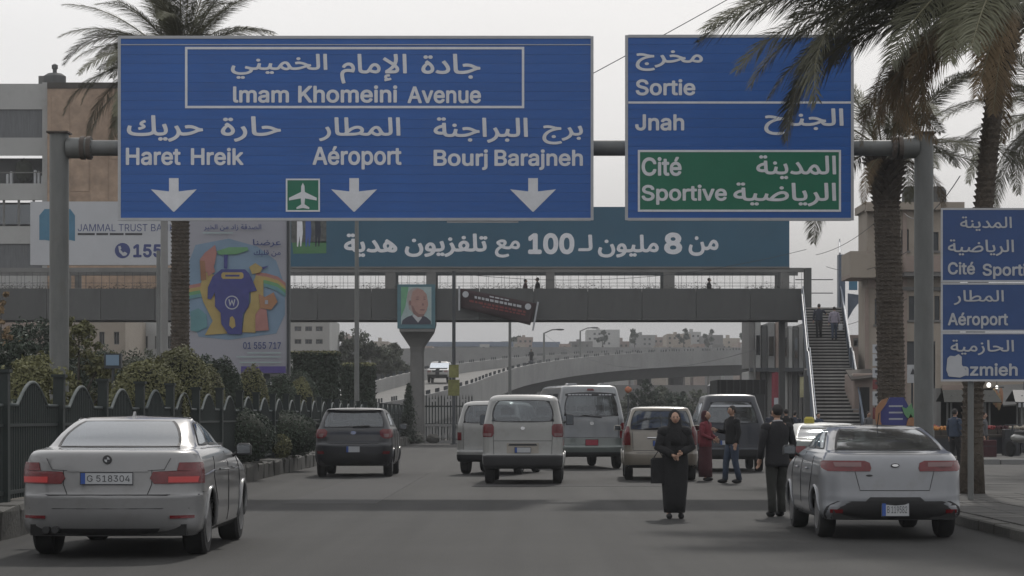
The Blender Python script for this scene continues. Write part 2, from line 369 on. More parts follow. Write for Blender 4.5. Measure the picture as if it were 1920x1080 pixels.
# ------------------------------------------------------------------ left fence
ft = thing('fence', 'dark green iron fence with arched top rail standing on the median kerb', 'fence', (KX - .4, 0, .36))
FP = 3.52
post = MB(); post.box(-.075, .075, -.075, .075, 0, 1.70); post.box(-.1, .1, -.1, .1, 1.70, 1.745)
p0 = post.build('fence_post', ['fence'], ft)
rail = MB()
def hump(q): return .31 * (.5 + .5 * cos(pi * q)) ** .48 if abs(q) < 1 else 0
arch = [(0, 1.28), (FP / 2 - .95, 1.28)] + [(FP / 2 + .95 * (-1 + 2 * k / 18), 1.28 + hump(-1 + 2 * k / 18)) for k in range(1, 18)] + [(FP / 2 + .95, 1.28), (FP, 1.28)]
rail.tube([(0, y + .08 if y == 0 else (y - .08 if y == FP else y), z) for y, z in arch], .026, 6)
r0 = rail.build('top_rail', 'fencetop', ft, True)
bars = MB(); nb = 24
def az(y):
    q = (y - FP / 2) / .95
    return 1.28 + hump(q)
for k in range(1, nb):
    y = FP * k / nb; bars.box(-.013, .013, y - .013, y + .013, .06, az(y) - .01)
bars.box(-.02, .02, .08, FP - .08, .12, .17); bars.box(-.02, .02, .08, FP - .08, 1.0, 1.04)
b0 = bars.build('bars', 'fence', ft)
N0 = 30.2 - 4 * FP
p0.location = (0, N0, 0); r0.location = (0, N0, 0); b0.location = (0, N0, 0)
for i in range(1, 33):
    y = N0 + i * FP; l = random.uniform(-.012, .012)
    share('fence_post', p0.data, ft, (0, y, random.uniform(-.02, .02)), (l, l, 0))
    if i < 32: share('top_rail', r0.data, ft, (0, y, random.uniform(-.015, .01))); share('bars', b0.data, ft, (0, y, 0))
f2 = thing('fence', 'short dark railing crossing the end of the median beyond the portrait pillar', 'fence', (-6.7, 131, .1))
for i in range(22):
    x = i * .17; mb = MB().box(x - .03, x + .03, -.02, .02, 0, 2.35 + .18 * sin(i * 1.3)); mb.prism([(x - .03, 2.34), (x + .03, 2.34), (x, 2.62)], -.02, .02); mb.build('bar', 'fence', f2)
MB().box(-.05, 3.65, -.03, .03, 1.9, 1.98).build('rail', 'fence', f2); MB().box(-.05, 3.65, -.03, .03, .9, .98).build('rail', 'fence', f2)
bl = thing('balustrade', 'low white concrete balustrade at the nose of the median', 'balustrade', (-6.0, 129.4, .0))
MB().box(0, 3.4, -.14, .14, 0, .16).build('base', 'concl', bl); MB().box(0, 3.4, -.12, .12, .92, 1.05).build('coping', 'concl', bl)
for i in range(9): MB().lathe([(.07, .16), (.11, .35), (.05, .6), (.06, .8), (.09, .92)], 8, Matrix.Translation((.2 + i * .375, 0, 0))).build('baluster', 'concl', bl, True)

# ------------------------------------------------------------------ vegetation
def leaves(mb, pts, size, asp=.45, flat=0):
    for p, nrm in pts:
        a = Vector((random.gauss(0, 1), random.gauss(0, 1), random.gauss(0, 1))).normalized()
        n = (nrm * .9 + a * .8).normalized(); u = n.cross(Vector((random.gauss(0, 1), random.gauss(0, 1), random.gauss(0, 1)))).normalized(); w = n.cross(u)
        s = size * random.uniform(.6, 1.3)
        mb.add([p - u * s, p + w * s * asp + n * s * .12, p + u * s, p - w * s * asp + n * s * .12], [(0, 1, 2, 3)])
def ellpts(c, r, n, shell=.82, low=-.5):
    out = []
    while len(out) < n:
        v = Vector((random.gauss(0, 1), random.gauss(0, 1), random.gauss(0, 1))).normalized()
        if v.z < low: continue
        q = random.uniform(shell, 1.04)
        q *= 1 + .03 * sin(v.x * 7 + c[0]) * cos(v.z * 6 + c[1]) + .02 * sin(v.y * 11 + v.x * 5)
        out.append((Vector((c[0] + v.x * r[0] * q, c[1] + v.y * r[1] * q, c[2] + v.z * r[2] * q)), v))
    return out
def bush(label, x, y, r, h, m, n=3200, size=.05, z0=.36, group=None, name='round_shrub', cat='shrub'):
    t = thing(name, label, cat, (x, y, z0), 0, group)
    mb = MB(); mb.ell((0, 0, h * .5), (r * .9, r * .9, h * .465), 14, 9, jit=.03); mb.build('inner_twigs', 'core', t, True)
    mb = MB(); leaves(mb, ellpts((0, 0, h * .5), (r, r, h * .52), int(n * 1.9), .90, -.9), size * .66, .5); mb.build('foliage', m, t)
    return t
def px2(px, d): return X(px, d)
G = 'clipped shrubs behind the green fence'
def bpx(label, px0, px1, ptop, d, m, n=3000, size=.05):
    r = (px1 - px0) / 2 / ppm(d); x = X((px0 + px1) / 2, d); h = Z(ptop, d) - .36
    return bush(label, x, d, r, h, m, n, size, group=G)
bpx('large domed yellow green shrub under the bank billboard, right of the left gantry post', 200, 352, 680, 46, 'leafy', 8000, .05)
bpx('broad domed shrub just behind and right of the largest dome, at the palm trunk foot', 268, 402, 657, 53, 'leafy', 7000, .055)
bpx('rounded dark shrub in front of the bottom left of the tall poster board', 372, 458, 676, 62, 'leafd', 4200, .055)
bpx('yellowish shrub left of the dark one below the tall poster', 350, 425, 690, 57, 'leafy', 4200, .05)
bpx('small yellow green shrub under the middle of the tall poster', 440, 505, 690, 66, 'leafy', 3200, .055)
bpx('low dark shrub under the bottom right corner of the tall poster', 488, 560, 706, 72, 'leafd', 3000, .06)
bpx('last yellowish shrub before the square hedge on the median', 535, 590, 712, 78, 'leafy', 2600, .06)
def tree(label, x, y, th, tr, blobs, m, n, size, z0=.3, name='tree', cat='tree', group=None):
    t = thing(name, label, cat, (x, y, z0), 0, group)
    mb = MB(); mb.tube([(0, 0, 0), (.05, 0, th * .5), (0, .05, th)], [tr, tr * .8, tr * .6], 8)
    for c, r in blobs: mb.tube([(0, 0, th * .75), (c[0] * .5, c[1] * .5, th * .6 + c[2] * .4), c], [tr * .5, tr * .3, tr * .12], 5)
    mb.build('trunk', 'twig', t, True)
    mb = MB(); tot = sum(r[0] * r[2] for c, r in blobs)
    for c, r in blobs:
        k = int(n * r[0] * r[2] / tot); cl = max(6, k // 45)
        for _ in range(cl):      # clumps with gaps between
            v = Vector((random.gauss(0, 1), random.gauss(0, 1), random.gauss(0, 1))).normalized() * random.uniform(.35, 1.0)
            cc = (c[0] + v.x * r[0], c[1] + v.y * r[1], c[2] + v.z * r[2]); q = random.uniform(.16, .30) * r[0]
            leaves(mb, ellpts(cc, (q, q, q * .8), k // cl, .35, -1), size, .45)
    mb.build('crown', m, t)
    return t
bpx('tall dark rounded shrub behind the dome row, right of the gantry post', 120, 240, 668, 60, 'leafd', 6000, .06)
bpx('dark rounded shrub filling the gap between the palm trunk and the poster', 330, 430, 672, 66, 'leafd', 5000, .06)
bpx('pale rounded shrub left of the gantry post low behind the fence', 0, 95, 690, 40, 'leafy', 6000, .045)
bpx('dark rounded shrub between the poster foot and the square hedge', 520, 600, 700, 84, 'leafd', 3500, .07)
tree('loose yellow green shrub tree left of the left gantry post', X(60, 44), 44, 1.2, .09, [((0, 0, 1.9), (.75, .6, .6)), ((.3, 0, 1.3), (.6, .6, .5)), ((-.5, .1, 1.2), (.7, .6, .5))], 'leafy', 5200, .055)
tree('yellow green leafy tree just right of the left gantry post', X(148, 52), 52, 1.6, .1, [((0, 0, 3.0), (.55, .5, .5)), ((.45, 0, 2.3), (.6, .5, .45)), ((-.2, .1, 1.6), (.7, .5, .5)), ((.9, 0, 1.6), (.5, .4, .4))], 'leafy', 6000, .055)
tree('tall dark tree beneath the bridge left of the gantry post', X(55, 72), 72, 2.2, .14, [((0, 0, 3.4), (1.4, 1, .8)), ((1.1, .2, 2.6), (1.0, 1, .9)), ((-1.1, 0, 2.8), (1.0, 1, .9))], 'leafd', 8000, .07)
tree('olive green tree right of the gantry post in front of the low beige building', X(205, 76), 76, 2.0, .12, [((0, 0, 2.7), (1.2, .9, .8)), ((-1.0, 0, 2.3), (.9, .8, .8)), ((1.2, 0, 1.9), (.9, .8, .7))], 'leafm', 7000, .06)
tree('dark dense tree mass at the far left edge behind the fence', X(15, 58), 58, 1.6, .14, [((0, 0, 2.3), (1.4, 1, .9)), ((1.2, .2, 1.6), (1.2, 1, .8)), ((-1, 0, 1.6), (1.2, 1, .9)), ((.5, 0, 2.6), (.9, .8, .5))], 'leafd', 9000, .07)
tree('dark shrub tree between the left gantry post and the largest dome', X(165, 57), 57, 1.0, .1, [((0, 0, 1.2), (1.0, .8, .8)), ((.9, 0, 1.1), (.8, .6, .6)), ((-.9, 0, 1.0), (.8, .6, .7))], 'leafd', 6000, .06)
tree('thin reddish tree reaching up at the left edge in front of the apartment building', X(2, 62), 62, 2.6, .08, [((0, 0, 3.9), (.35, .3, .6)), ((.2, 0, 3.1), (.4, .4, .5))], 'frondb', 900, .06)
tree('bare grey green tree between the domed shrubs and the slim pale pole', X(262, 78), 78, 1.8, .1, [((0, 0, 2.6), (1.2, .8, .8)), ((1.0, 0, 2.0), (.8, .8, .7)), ((-1.1, 0, 2.2), (1.0, .8, .8))], 'leafm', 4500, .06)
bush('low grey green shrub filling the gap at the left fence corner', X(30, 36), 36, .8, 1.35, 'leafd', 3600, .05, group=G)
bush('low dark shrub right behind the fence between the second and third posts', X(150, 40), 40, .95, 1.1, 'leafd', 3600, .05, group=G)
bush('long low dark shrub under the largest dome along the fence', X(255, 42), 42, .85, 1.05, 'leafd', 3600, .05, group=G)
bush('low dark shrub behind the fence below the poster', X(420, 55), 55, 1.2, 1.35, 'leafd', 3600, .055, group=G)
bush('low dark shrub behind the fence between poster and square hedge', X(520, 64), 64, 1.2, 1.25, 'leafd', 3600, .055, group=G)
# square clipped hedge
def hedge(label, px0, px1, ptop, d, dep, n):
    x0, x1 = X(px0, d), X(px1, d); h = Z(ptop, d) - .36
    t = thing('square_hedge', label, 'hedge', ((x0 + x1) / 2, d, .36)); w = (x1 - x0) / 2
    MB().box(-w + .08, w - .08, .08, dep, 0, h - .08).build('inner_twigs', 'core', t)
    for nm, mt, k in (('foliage', 'leafd', 0), ('top_foliage', 'leafy', 1)):
        mb = MB(); pts = []
        for _ in range(n if k == 0 else n // 2):
            if k: pts.append((Vector((random.uniform(-w, w), random.uniform(0, dep), h + random.uniform(-.08, .06))), Vector((0, 0, 1))))
            else:
                if random.random() < .7: pts.append((Vector((random.uniform(-w, w), random.uniform(-.04, .06), random.uniform(0, h))), Vector((0, -1, 0))))
                else: pts.append((Vector((w + random.uniform(-.06, .04), random.uniform(0, dep), random.uniform(0, h))), Vector((1, 0, 0))))
        leaves(mb, pts, .07, .5); mb.build(nm, mt, t)
hedge('square clipped dark hedge right of the tall poster board', 545, 632, 661, 90, 1.6, 3600)
hedge('lower square hedge behind, between the clipped block and the lamp pole', 636, 700, 683, 98, 1.6, 2200)
cy = thing('cypress_shrub', 'small pointed dark cypress at the left foot of the portrait pillar', 'shrub', (X(768, 126), 125, .1))
mb = MB(); leaves(mb, [(Vector((random.gauss(0, .32) * (1 - z / 3.4), random.gauss(0, .32) * (1 - z / 3.4), z)), Vector((0, 0, 1))) for z in [random.uniform(0, 3.1) for _ in range(2600)]], .1, .3); mb.build('foliage', 'leafd', cy)
for i, (px, d, r, h, lb) in enumerate(((498, 62, .28, .5, 'small bright yellow green plant growing on the kerb beside the dark hatchback'),)):
    bush(lb, KX - .2, d, .3, .62, 'leafy', 700, .06, z0=.38, name='kerb_plant', cat='plant')

# palms
def frond_mesh(L, droop, m, seed, n=64, lw=.016, ll=.5, twist=0):
    rs = random.Random(seed); mb = MB(); pts = []
    p = Vector((0, 0, 0)); a = radians(0); K = 16
    for i in range(K + 1):
        pts.append(p.copy()); a -= droop / K * (.4 + 1.4 * i / K)
        p = p + Vector((cos(a), 0, sin(a))) * (L / K)
    mb.tube(pts, [.0075 * (1 - .85 * i / K) for i in range(K + 1)], 5); mb.m = [1] * len(mb.f)
    for side in (-1, 1):
        for i in range(n):
            f = .14 + .86 * i / n + rs.uniform(-.004, .004); q = min(f * K, K - .01); j = int(q); w = q - j
            b = pts[j].lerp(pts[j + 1], w); t = (pts[j + 1] - pts[j]).normalized()
            up = Vector((-t.z, 0, t.x)); lat = Vector((0, side, 0))
            l = ll * (sin(pi * min(1, .18 + .8 * f)) ** .6) * rs.uniform(.8, 1.1)
            dr = (t * rs.uniform(.65, .95) + lat * rs.uniform(.75, 1) + up * rs.uniform(-.1, .4)).normalized()
            sg = Vector((0, 0, -1)) * l * rs.uniform(.22, .62)
            wd = t.cross(dr).cross(dr).normalized() * lw * rs.uniform(.8, 1.3)
            mid = b + dr * l * .5 + sg * .25; end = b + dr * l + sg
            mb.add([b - wd * .5, b + wd * .5, mid + wd, mid - wd, end], [(0, 1, 2, 3), (3, 2, 4)])
    mb.m = [1 if i < 5 * K + 2 else 0 for i in range(len(mb.f))]
    return mb
FR = []
_tmp = bpy.data.objects.new('x', None)
def mkmesh(mb, mats):
    me = bpy.data.meshes.new('frond'); me.from_pydata(mb.v, [], mb.f); [me.materials.append(M[m]) for m in mats]; me.polygons.foreach_set('material_index', mb.m); return me
for i in range(6): FR.append(mkmesh(frond_mesh(1, radians((45, 70, 95, 30, 60, 115)[i]), 'frond', i, 190, .0021, .155), ['frond', 'rachis']))
FB = [mkmesh(frond_mesh(1, radians((90, 120, 70)[i]), 'frondb', 20 + i, 140, .0024, .15), ['frondb', 'rachis']) for i in range(3)]
def palm(label, x, y, top, r0, L, n, seed, z0=.13, lean=0, ndry=6, emin=-35, bootrows=None, az=None, r1=None):
    rs = random.Random(seed); t = thing('palm_tree', label, 'palm tree', (x, y, z0)); H = top - z0; r1 = r1 or r0 * .85
    pts = [(lean * (i / 8) ** 2, 0, H * i / 8) for i in range(9)]
    mb = MB(); mb.tube([(p[0], p[1], p[2]) for p in pts], [(r0 * 1.35 if i == 0 else r0 * 1.05 if i == 1 else r0 + (r1 - r0) * i / 8) for i in range(9)], 14)
    tk = mb.build('trunk', 'bark', t, True)
    mb = MB(); z = .1; k = 0
    while z < H - .1:
        f = z / H; rr = r0 + (r1 - r0) * f; cx = lean * f * f; late = max(0, (f - (1 - 1.5 / H)) * H / 1.5)
        for j in range(11):
            a = 2 * pi * (j + .5 * (k % 2)) / 11 + rs.uniform(-.06, .06); s = rs.uniform(.75, 1.2)
            u = Vector((cos(a), sin(a), 0)); w = Vector((-sin(a), cos(a), 0)); c = Vector((cx, 0, z)) + u * rr * .93
            wd = rr * .30 * s; out = (.045 + .34 * late) * s; hh = (.07 + .20 * late) * s
            mb.add([c - w * wd, c + w * wd, c + w * wd * .6 + u * out + Vector((0, 0, hh)), c - w * wd * .6 + u * out + Vector((0, 0, hh)), c + Vector((0, 0, hh * 1.15))], [(0, 1, 2, 3), (3, 2, 4), (0, 3, 4), (1, 4, 2)])
        z += .105; k += 1
    o = mb.build('leaf_scars', 'boot', t); o['kind'] = 'stuff'
    for i in range(n):
        dry = i >= n - ndry; f = i / max(1, n - 1)
        el = radians(78 - (78 - emin) * f ** .9 + rs.uniform(-8, 8)); a = i * 2.39996 + rs.uniform(-.3, .3)
        if az: a = radians(rs.uniform(*az)) if rs.random() < .75 else a
        me = rs.choice(FB) if dry else FR[rs.choice((0, 1, 2, 4, 4, 1) if el < .9 else (0, 3, 4))]
        l = L * rs.uniform(.82, 1.08) * (.62 if dry else 1)
        o = share('frond', me, t, (lean + cos(a) * r1 * .6, sin(a) * r1 * .6, H + rs.uniform(-.25, .15)), (0, 0, 0), (l, l, l))
        o.rotation_euler = (Matrix.Rotation(a, 3, 'Z') @ Matrix.Rotation(-el, 3, 'Y') @ Matrix.Rotation(rs.uniform(-.4, .4), 3, 'X')).to_euler()
    return t
palm('tall palm behind the small blue sign with a thick crown hanging over the exit sign', X(1822, 41), 41, Z(20, 41), .175, 5.5, 88, 3, lean=.6, ndry=20, emin=-12, az=(125, 258))
palm('date palm with shaggy trunk between the metal stair and the right gantry post', X(1672, 57), 57, Z(285, 57), .34, 3.5, 30, 5, z0=0, lean=-.18, ndry=2, emin=-8, r1=.30)
palm('palm behind the left end of the big blue sign with trunk crossing below it', X(338, 63), 63, Z(105, 63), .25, 3.3, 84, 9, z0=.36, ndry=5, emin=-30)
palm('palm at the right edge of the view with fronds hanging behind the right gantry post', X(1985, 70), 70, Z(200, 70), .26, 4.0, 44, 11, z0=0, ndry=6, emin=-55)

# ------------------------------------------------------------------ gantry and its signs
GD = 49.0
gt = thing('sign_gantry', 'grey steel gantry with two thick posts and a round beam spanning the avenue', 'gantry', (0, GD + .45, 0))
for px, pt, pb in ((103, 246, 0), (1739, 247, 0)):
    x = X(px, GD); w = .205
    mb = MB(); zt = Z(pt, GD)
    mb.lathe([(w * 1.08, 0), (w * 1.08, 1.2), (w, 1.2), (w * .98, zt)], 12, Matrix.Translation((x, 0, 0)) @ Matrix.Rotation(pi / 12, 4, 'Z'))
    mb.build('post', 'steel', gt, True, 40)
    MB().box(x - w - .02, x + w + .02, -.25, .25, zt, zt + .035).build('post_cap', 'rust', gt)
    MB().box(x - .4, x + .4, -.4, .4, .0, .14).build('base_plate', 'conc', gt)
zb = Z(273, GD)
for nm, a, b, r in (('beam', X(140, GD), X(1700, GD), .165), ('arm', X(118, GD), X(165, GD), .22), ('arm', X(1690, GD), X(1728, GD), .22)):
    mb = MB(); mb.tube([(a, 0, zb), (b, 0, zb)], r, 18); mb.build(nm, 'steel', gt, True, 40)
for px in (148, 160, 1682, 1694):
    mb = MB(); mb.tube([(X(px - 4, GD), 0, zb), (X(px + 4, GD), 0, zb)], .245, 18); mb.build('flange', 'rust', gt, True, 40)
for px in (145, 163, 1679, 1697):
    mb = MB()
    for k in range(10):
        a = 2 * pi * k / 10; mb.box(X(px, GD) - .03, X(px, GD) + .03, .2 * cos(a) - .018, .2 * cos(a) + .018, zb + .2 * sin(a) - .018, zb + .2 * sin(a) + .018)
    mb.build('bolts', 'rust', gt)
mb = MB(); mb.box(X(1170, GD) - .0, X(1172, GD), 0, .02, zb, zb + .01)
def signT(root_label, x0, x1, y0, y1, d, planks, blue='blue', name='overhead_road_sign', border=.05, brackets=True):
    t = thing(name, root_label, 'road sign', (0, d, 0))
    X0, X1, Z0, Z1 = X(x0, d), X(x1, d), Z(y1, d), Z(y0, d)
    h = (Z1 - Z0) / planks; first = None
    for i in range(planks):
        if first is None: first = MB().box(X0 + .01, X1 - .01, 0, .05, .0015, h - .0015).build('sign_plank', blue, t); first.location = (0, 0, Z0)
        else: share('sign_plank', first.data, t, (0, random.uniform(-.0015, .0015), Z0 + i * h))
    fr = MB(); b = border
    fr.box(X0 - .01, X0 + b, -.012, .06, Z0, Z1); fr.box(X1 - b, X1 + .01, -.012, .06, Z0, Z1)
    fr.box(X0 + b, X1 - b, -.012, .06, Z0 - .01, Z0 + b); fr.box(X0 + b, X1 - b, -.012, .06, Z1 - b, Z1 + .01)
    fr.build('sign_frame', 'lettgrey', t)
    if brackets:
        n = max(2, int((X1 - X0) / 1.6))
        for i in range(n):
            x = X0 + (X1 - X0) * (i + .5) / n
            MB().box(x - .04, x + .04, .05, .13, Z0 + .1, Z1 - .1).build('back_rib', 'alu', t)
            MB().box(x - .06, x + .06, .13, .3, zb - .2, zb + .2).build('bracket', 'steeld', t)
    return t
TX = lambda t, d, s, x0, x1, y0, y1, m='white', b=.035, yy=-.004: lettering(s, X(x0, d), X(x1, d), Z(y1, d), Z(y0, d), yy, m, t, b)
s1 = signT('big blue overhead direction sign with three white down arrows', 222, 1112, 68, 413, GD, 20)
A = lambda *a, **k: TX(s1, GD, *a, **k)
AB = .03
A('جادة', 790, 901, 101, 148, b=AB); A('الإمام', 638, 763, 101, 157, b=AB); A('الخميني', 433, 614, 101, 148, b=AB)
A('lmam', 437, 542, 162, 193); A('Khomeini', 559, 745, 160, 193); A('Avenue', 764, 902, 162, 194)
A('حارة', 414, 527, 218, 266, b=AB); A('حريك', 238, 381, 216, 266, b=AB)
A('Haret', 236, 339, 277, 310); A('Hreik', 358, 457, 277, 310)
A('المطار', 598, 751, 220, 265, b=AB); A('Aéroport', 586, 753, 274, 318)
A('برج', 1017, 1093, 235, 271, b=AB); A('البراجنة', 813, 990, 220, 268, b=AB)
A('Bourj', 813, 915, 280, 319); A('Barajneh', 927, 1093, 280, 319)
def frame_px(t, d, x0, x1, y0, y1, w, m='white', name='border_line', yy=-.003):
    a, b, c, e_ = X(x0, d), X(x1, d), Z(y1, d), Z(y0, d); w = w / ppm(d)
    mb = MB(); rect(mb, a, b, e_ - w, e_, yy); rect(mb, a, b, c, c + w, yy); rect(mb, a, a + w, c + w, e_ - w, yy); rect(mb, b - w, b, c + w, e_ - w, yy)
    return mb.build(name, m, t)
def poly_px(t, d, pts, m, name, yy=-.004, th=.004, parent=None):
    return MB().prism([(X(a, d), Z(b, d)) for a, b in pts], yy - th, yy).build(name, m, parent or t)
frame_px(s1, GD, 347, 983, 88, 203, 4.5)
for cx in (326, 664, 999.5):
    poly_px(s1, GD, [(cx - 9, 334), (cx + 9, 334), (cx + 9, 359), (cx + 43, 355), (cx + 1, 397), (cx - 1, 397), (cx - 43, 355), (cx - 9, 359)], 'white', 'arrow')
o = MB().box(X(536, GD), X(600, GD), -.008, -.003, Z(397, GD), Z(335, GD)).build('airport_panel', 'green', s1)
frame_px(s1, GD, 536, 600, 335, 397, 3, yy=-.0085, name='border_line')
pl = [(568, 343), (571, 349), (571.5, 360), (594, 371), (594, 376), (572, 372), (571, 383), (580, 389), (580, 392), (568, 390)]
pl = pl + [(1136 - a, b) for a, b in reversed(pl[1:-1])]
poly_px(s1, GD, pl, 'white', 'aeroplane_symbol', -.009)
MB().box(X(838, GD), X(972, GD), .01, .05, Z(417.5, GD), Z(414.3, GD)).build('lower_strip', 'lettgrey', s1)
MB().box(X(226, GD), X(1108, GD), -.006, -.002, Z(84.6, GD), Z(83, GD)).build('seam_strip', 'lettgrey', s1)
s2 = signT('blue and green exit sign right of the big one, partly under palm fronds', 1173, 1600, 66, 413, GD + .02, 20)
A = lambda *a, **k: TX(s2, GD, *a, **k)
A('مخرج', 1192, 1318, 94, 133, b=AB); A('Sortie', 1192, 1304, 148, 179); A('Jnah', 1191, 1283, 214, 245); A('الجناح', 1433, 1582, 203, 253, b=AB)
MB().box(X(1178, GD), X(1596, GD), -.007, -.003, Z(194, GD), Z(190, GD)).build('border_line', 'white', s2)
MB().box(X(1198, GD), X(1575, GD), -.008, -.003, Z(396, GD), Z(282, GD)).build('green_panel', 'green', s2)
frame_px(s2, GD, 1196, 1577, 281, 397, 4, yy=-.0085)
B = dict(yy=-.009)
A('Cité', 1203, 1278, 294, 330, **B); A('Sportive', 1203, 1363, 346, 384, **B); A('المدينة', 1418, 1568, 291, 336, b=AB, **B); A('الرياضية', 1375, 1568, 342, 387, b=AB, **B)
# small three-panel sign, right
SD = 38.0
s3 = thing('direction_sign', 'small three panel blue direction sign on poles at the right edge', 'road sign', (0, SD, 0))
X0, X1 = X(1764, SD), X(1966, SD)
for (a, b) in ((393, 526), (533, 619), (626, 712)):
    p = MB().box(X0 + .03, X1 - .03, 0, .03, Z(b, SD), Z(a, SD)).build('sign_panel', 'blue2', s3)
    frame_px(s3, SD, 1764, 1966, a - 3, b + 3, 3.6, 'lettgrey', 'panel_frame', -.002)
A = lambda *a, **k: TX(s3, SD, *a, m='lettgrey', **k)
A('المدينة', 1800, 1897, 406, 433, b=.02); A('الرياضية', 1777, 1901, 449, 480, b=.02); A('Cité', 1777, 1828, 491, 515); A('Sportive', 1842, 1958, 494, 523)
A('المطار', 1788, 1882, 544, 572, b=.02); A('Aéroport', 1777, 1890, 586, 616)
A('الحازمية', 1782, 1901, 637, 666, b=.02); A('Hazmieh', 1777, 1908, 681, 705)
poly_px(s3, SD, [(1776, 672), (1781, 667), (1790, 668), (1797, 664), (1803, 669), (1803, 684), (1811, 694), (1812, 703), (1800, 708), (1779, 706), (1774, 694)], 'lettgrey', 'torn_sticker', -.012, .003)
for px in (1822, 1945):
    x = X(px, SD); mb = MB(); mb.tube([(x, .09, .13), (x, .09, Z(390, SD))], .05, 10); mb.build('pole', 'steel', s3, True, 40)
    for py in (410, 510, 550, 605, 645, 700): MB().box(x - .08, x + .08, .03, .06, Z(py, SD) - .03, Z(py, SD) + .03).build('clamp', 'steeld', s3)

# ------------------------------------------------------------------ pedestrian bridge
BD = 128.0
M['tealb'] = mat('billboard_teal', (.010, .075, .13), .5, var=.12, scale=.25)
M['bridge_roof'] = mat('bridge_fascia', (.16, .16, .155), .8, var=.2, scale=.6)
br = thing('pedestrian_bridge', 'grey concrete pedestrian bridge crossing the avenue behind the road signs', 'bridge', (0, BD, 0))
xl, xr = X(-420, BD), X(1508, BD); zg0, zg1 = Z(600, BD), Z(541, BD)
npn = 19; w = (xr - xl) / npn
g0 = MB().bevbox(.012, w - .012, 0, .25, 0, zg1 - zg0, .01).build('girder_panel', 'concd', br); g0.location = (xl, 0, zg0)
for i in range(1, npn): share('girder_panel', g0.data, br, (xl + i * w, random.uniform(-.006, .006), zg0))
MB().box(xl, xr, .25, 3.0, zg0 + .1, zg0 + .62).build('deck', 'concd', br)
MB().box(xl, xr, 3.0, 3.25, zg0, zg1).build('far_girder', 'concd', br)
ztop = Z(511, BD)
MB().box(xl, xr, .0, .2, ztop + .02, Z(502, BD)).build('top_beam', 'bridge_roof', br)
MB().box(xl, xr, 3.0, 3.2, ztop + .02, Z(502, BD)).build('top_beam', 'bridge_roof', br)
cols = [(722, 741), (799, 817), (1024, 1040), (1244, 1265), (1464, 1480), (470, 486), (120, 132), (-60, -44), (300, 316)]
for a, b in cols:
    MB().box(X(a, BD), X(b, BD), .02, .24, zg1, ztop + .02).build('column', 'conc', br)
    MB().box(X(a, BD), X(b, BD), 3.02, 3.22, zg1, ztop + .02).build('column', 'conc', br)
for yy in (.12, 3.12):
    mb = MB(); x = xl + .1
    while x < xr - .1: mb.box(x - .008, x + .008, yy - .008, yy + .008, zg1, ztop + .02); x += .42 if yy < 1 else .9
    mb.box(xl, xr, yy - .012, yy + .012, zg1 + .30, zg1 + .32)
    mb.build('railing', 'steeld', br)
mb = MB(); pts = []
for i in range(5200):     # dry plants spilling from the parapet
    x = random.uniform(xl, xr - .5)
    if sin(x * 2.1) + sin(x * .9 + 1) < -1.1: continue
    pts.append((Vector((x, random.uniform(-.02, .3), zg1 - .04 + abs(random.gauss(0, .07)) + .32 * random.random() ** 5)), Vector((0, 0, 1))))
leaves(mb, pts, .075, .22); o = mb.build('parapet_plants', 'twig', br); o['kind'] = 'stuff'
# pillar, wide head, under portrait
pp = MB(); cx = X(780, BD)
def hexring(z, w, dp): return [(cx - w, dp0, z) for dp0 in ()] 
prof = [(0, .42, .42), (5.0, .37, .37), (5.3, .40, .42), (6.1, .92, .8), (6.55, 1.03, .9), (zg0, 1.03, .9)]
vs = []; fs = []
for z, a, b in prof:
    c = .12
    vs += [(cx - a, 1.5 - b + c, z), (cx - a + c, 1.5 - b, z), (cx + a - c, 1.5 - b, z), (cx + a, 1.5 - b + c, z), (cx + a, 1.5 + b - c, z), (cx + a - c, 1.5 + b, z), (cx - a + c, 1.5 + b, z), (cx - a, 1.5 + b - c, z)]
for i in range(len(prof) - 1):
    for k in range(8): fs.append((i * 8 + k, i * 8 + (k + 1) % 8, i * 8 + 8 + (k + 1) % 8, i * 8 + 8 + k))
pp.add(vs, fs); pp.build('pillar', 'conc', br)
for px in (-300, 1470):
    MB().box(X(px, BD) - .16, X(px, BD) + .16, .9, 1.3, 0, zg0).build('pillar', 'concd', br)
# billboards on the bridge
def board(name, label, cat, x0, x1, y0, y1, d, m, dep=.35, yo=-.04):
    t = thing(name, label, cat, (0, d + yo, 0))
    MB().box(X(x0, d), X(x1, d), 0, dep, Z(y1, d), Z(y0, d)).build('panel', m, t); return t
tv = board('billboard', 'long teal billboard on the bridge with white Arabic slogan and the number 100', 'billboard', 545, 1480, 388, 500, BD, 'tealb')
A = lambda *a, **k: TX(tv, BD, *a, **k)
tb = .045
A('هدية', 645, 745, 438, 482, b=tb); A('تلفزيون', 759, 914, 438, 482, b=tb); A('مع', 928, 975, 449, 483, b=tb); A('100', 990, 1077, 437, 477, b=.06); A('لـ', 1084, 1111, 440, 471, b=tb)
A('مليون', 1121, 1235, 440, 483, b=tb); A('8', 1245, 1279, 436, 477, b=.06); A('من', 1291, 1347, 443, 480, b=tb)
M['grassp'] = mat('print_grass', (.05, .16, .06), .6); M['crowdp'] = mat('print_crowd', (.07, .075, .07), .6, var=.6, scale=3)
poly_px(tv, BD, [(546, 392), (612, 392), (612, 455), (546, 455)], 'crowdp', 'print_crowd')
poly_px(tv, BD, [(548, 455), (612, 452), (612, 475), (550, 476)], 'grassp', 'print_grass')
for cx, c_ in ((562, 'white'), (578, 'euro'), (596, 'c_navy')):
    poly_px(tv, BD, [(cx - 5, 415), (cx + 5, 415), (cx + 6, 436), (cx + 3, 462), (cx + 1, 462), (cx, 442), (cx - 3, 463), (cx - 5, 462), (cx - 5, 436)], c_, 'print_player', -.01)
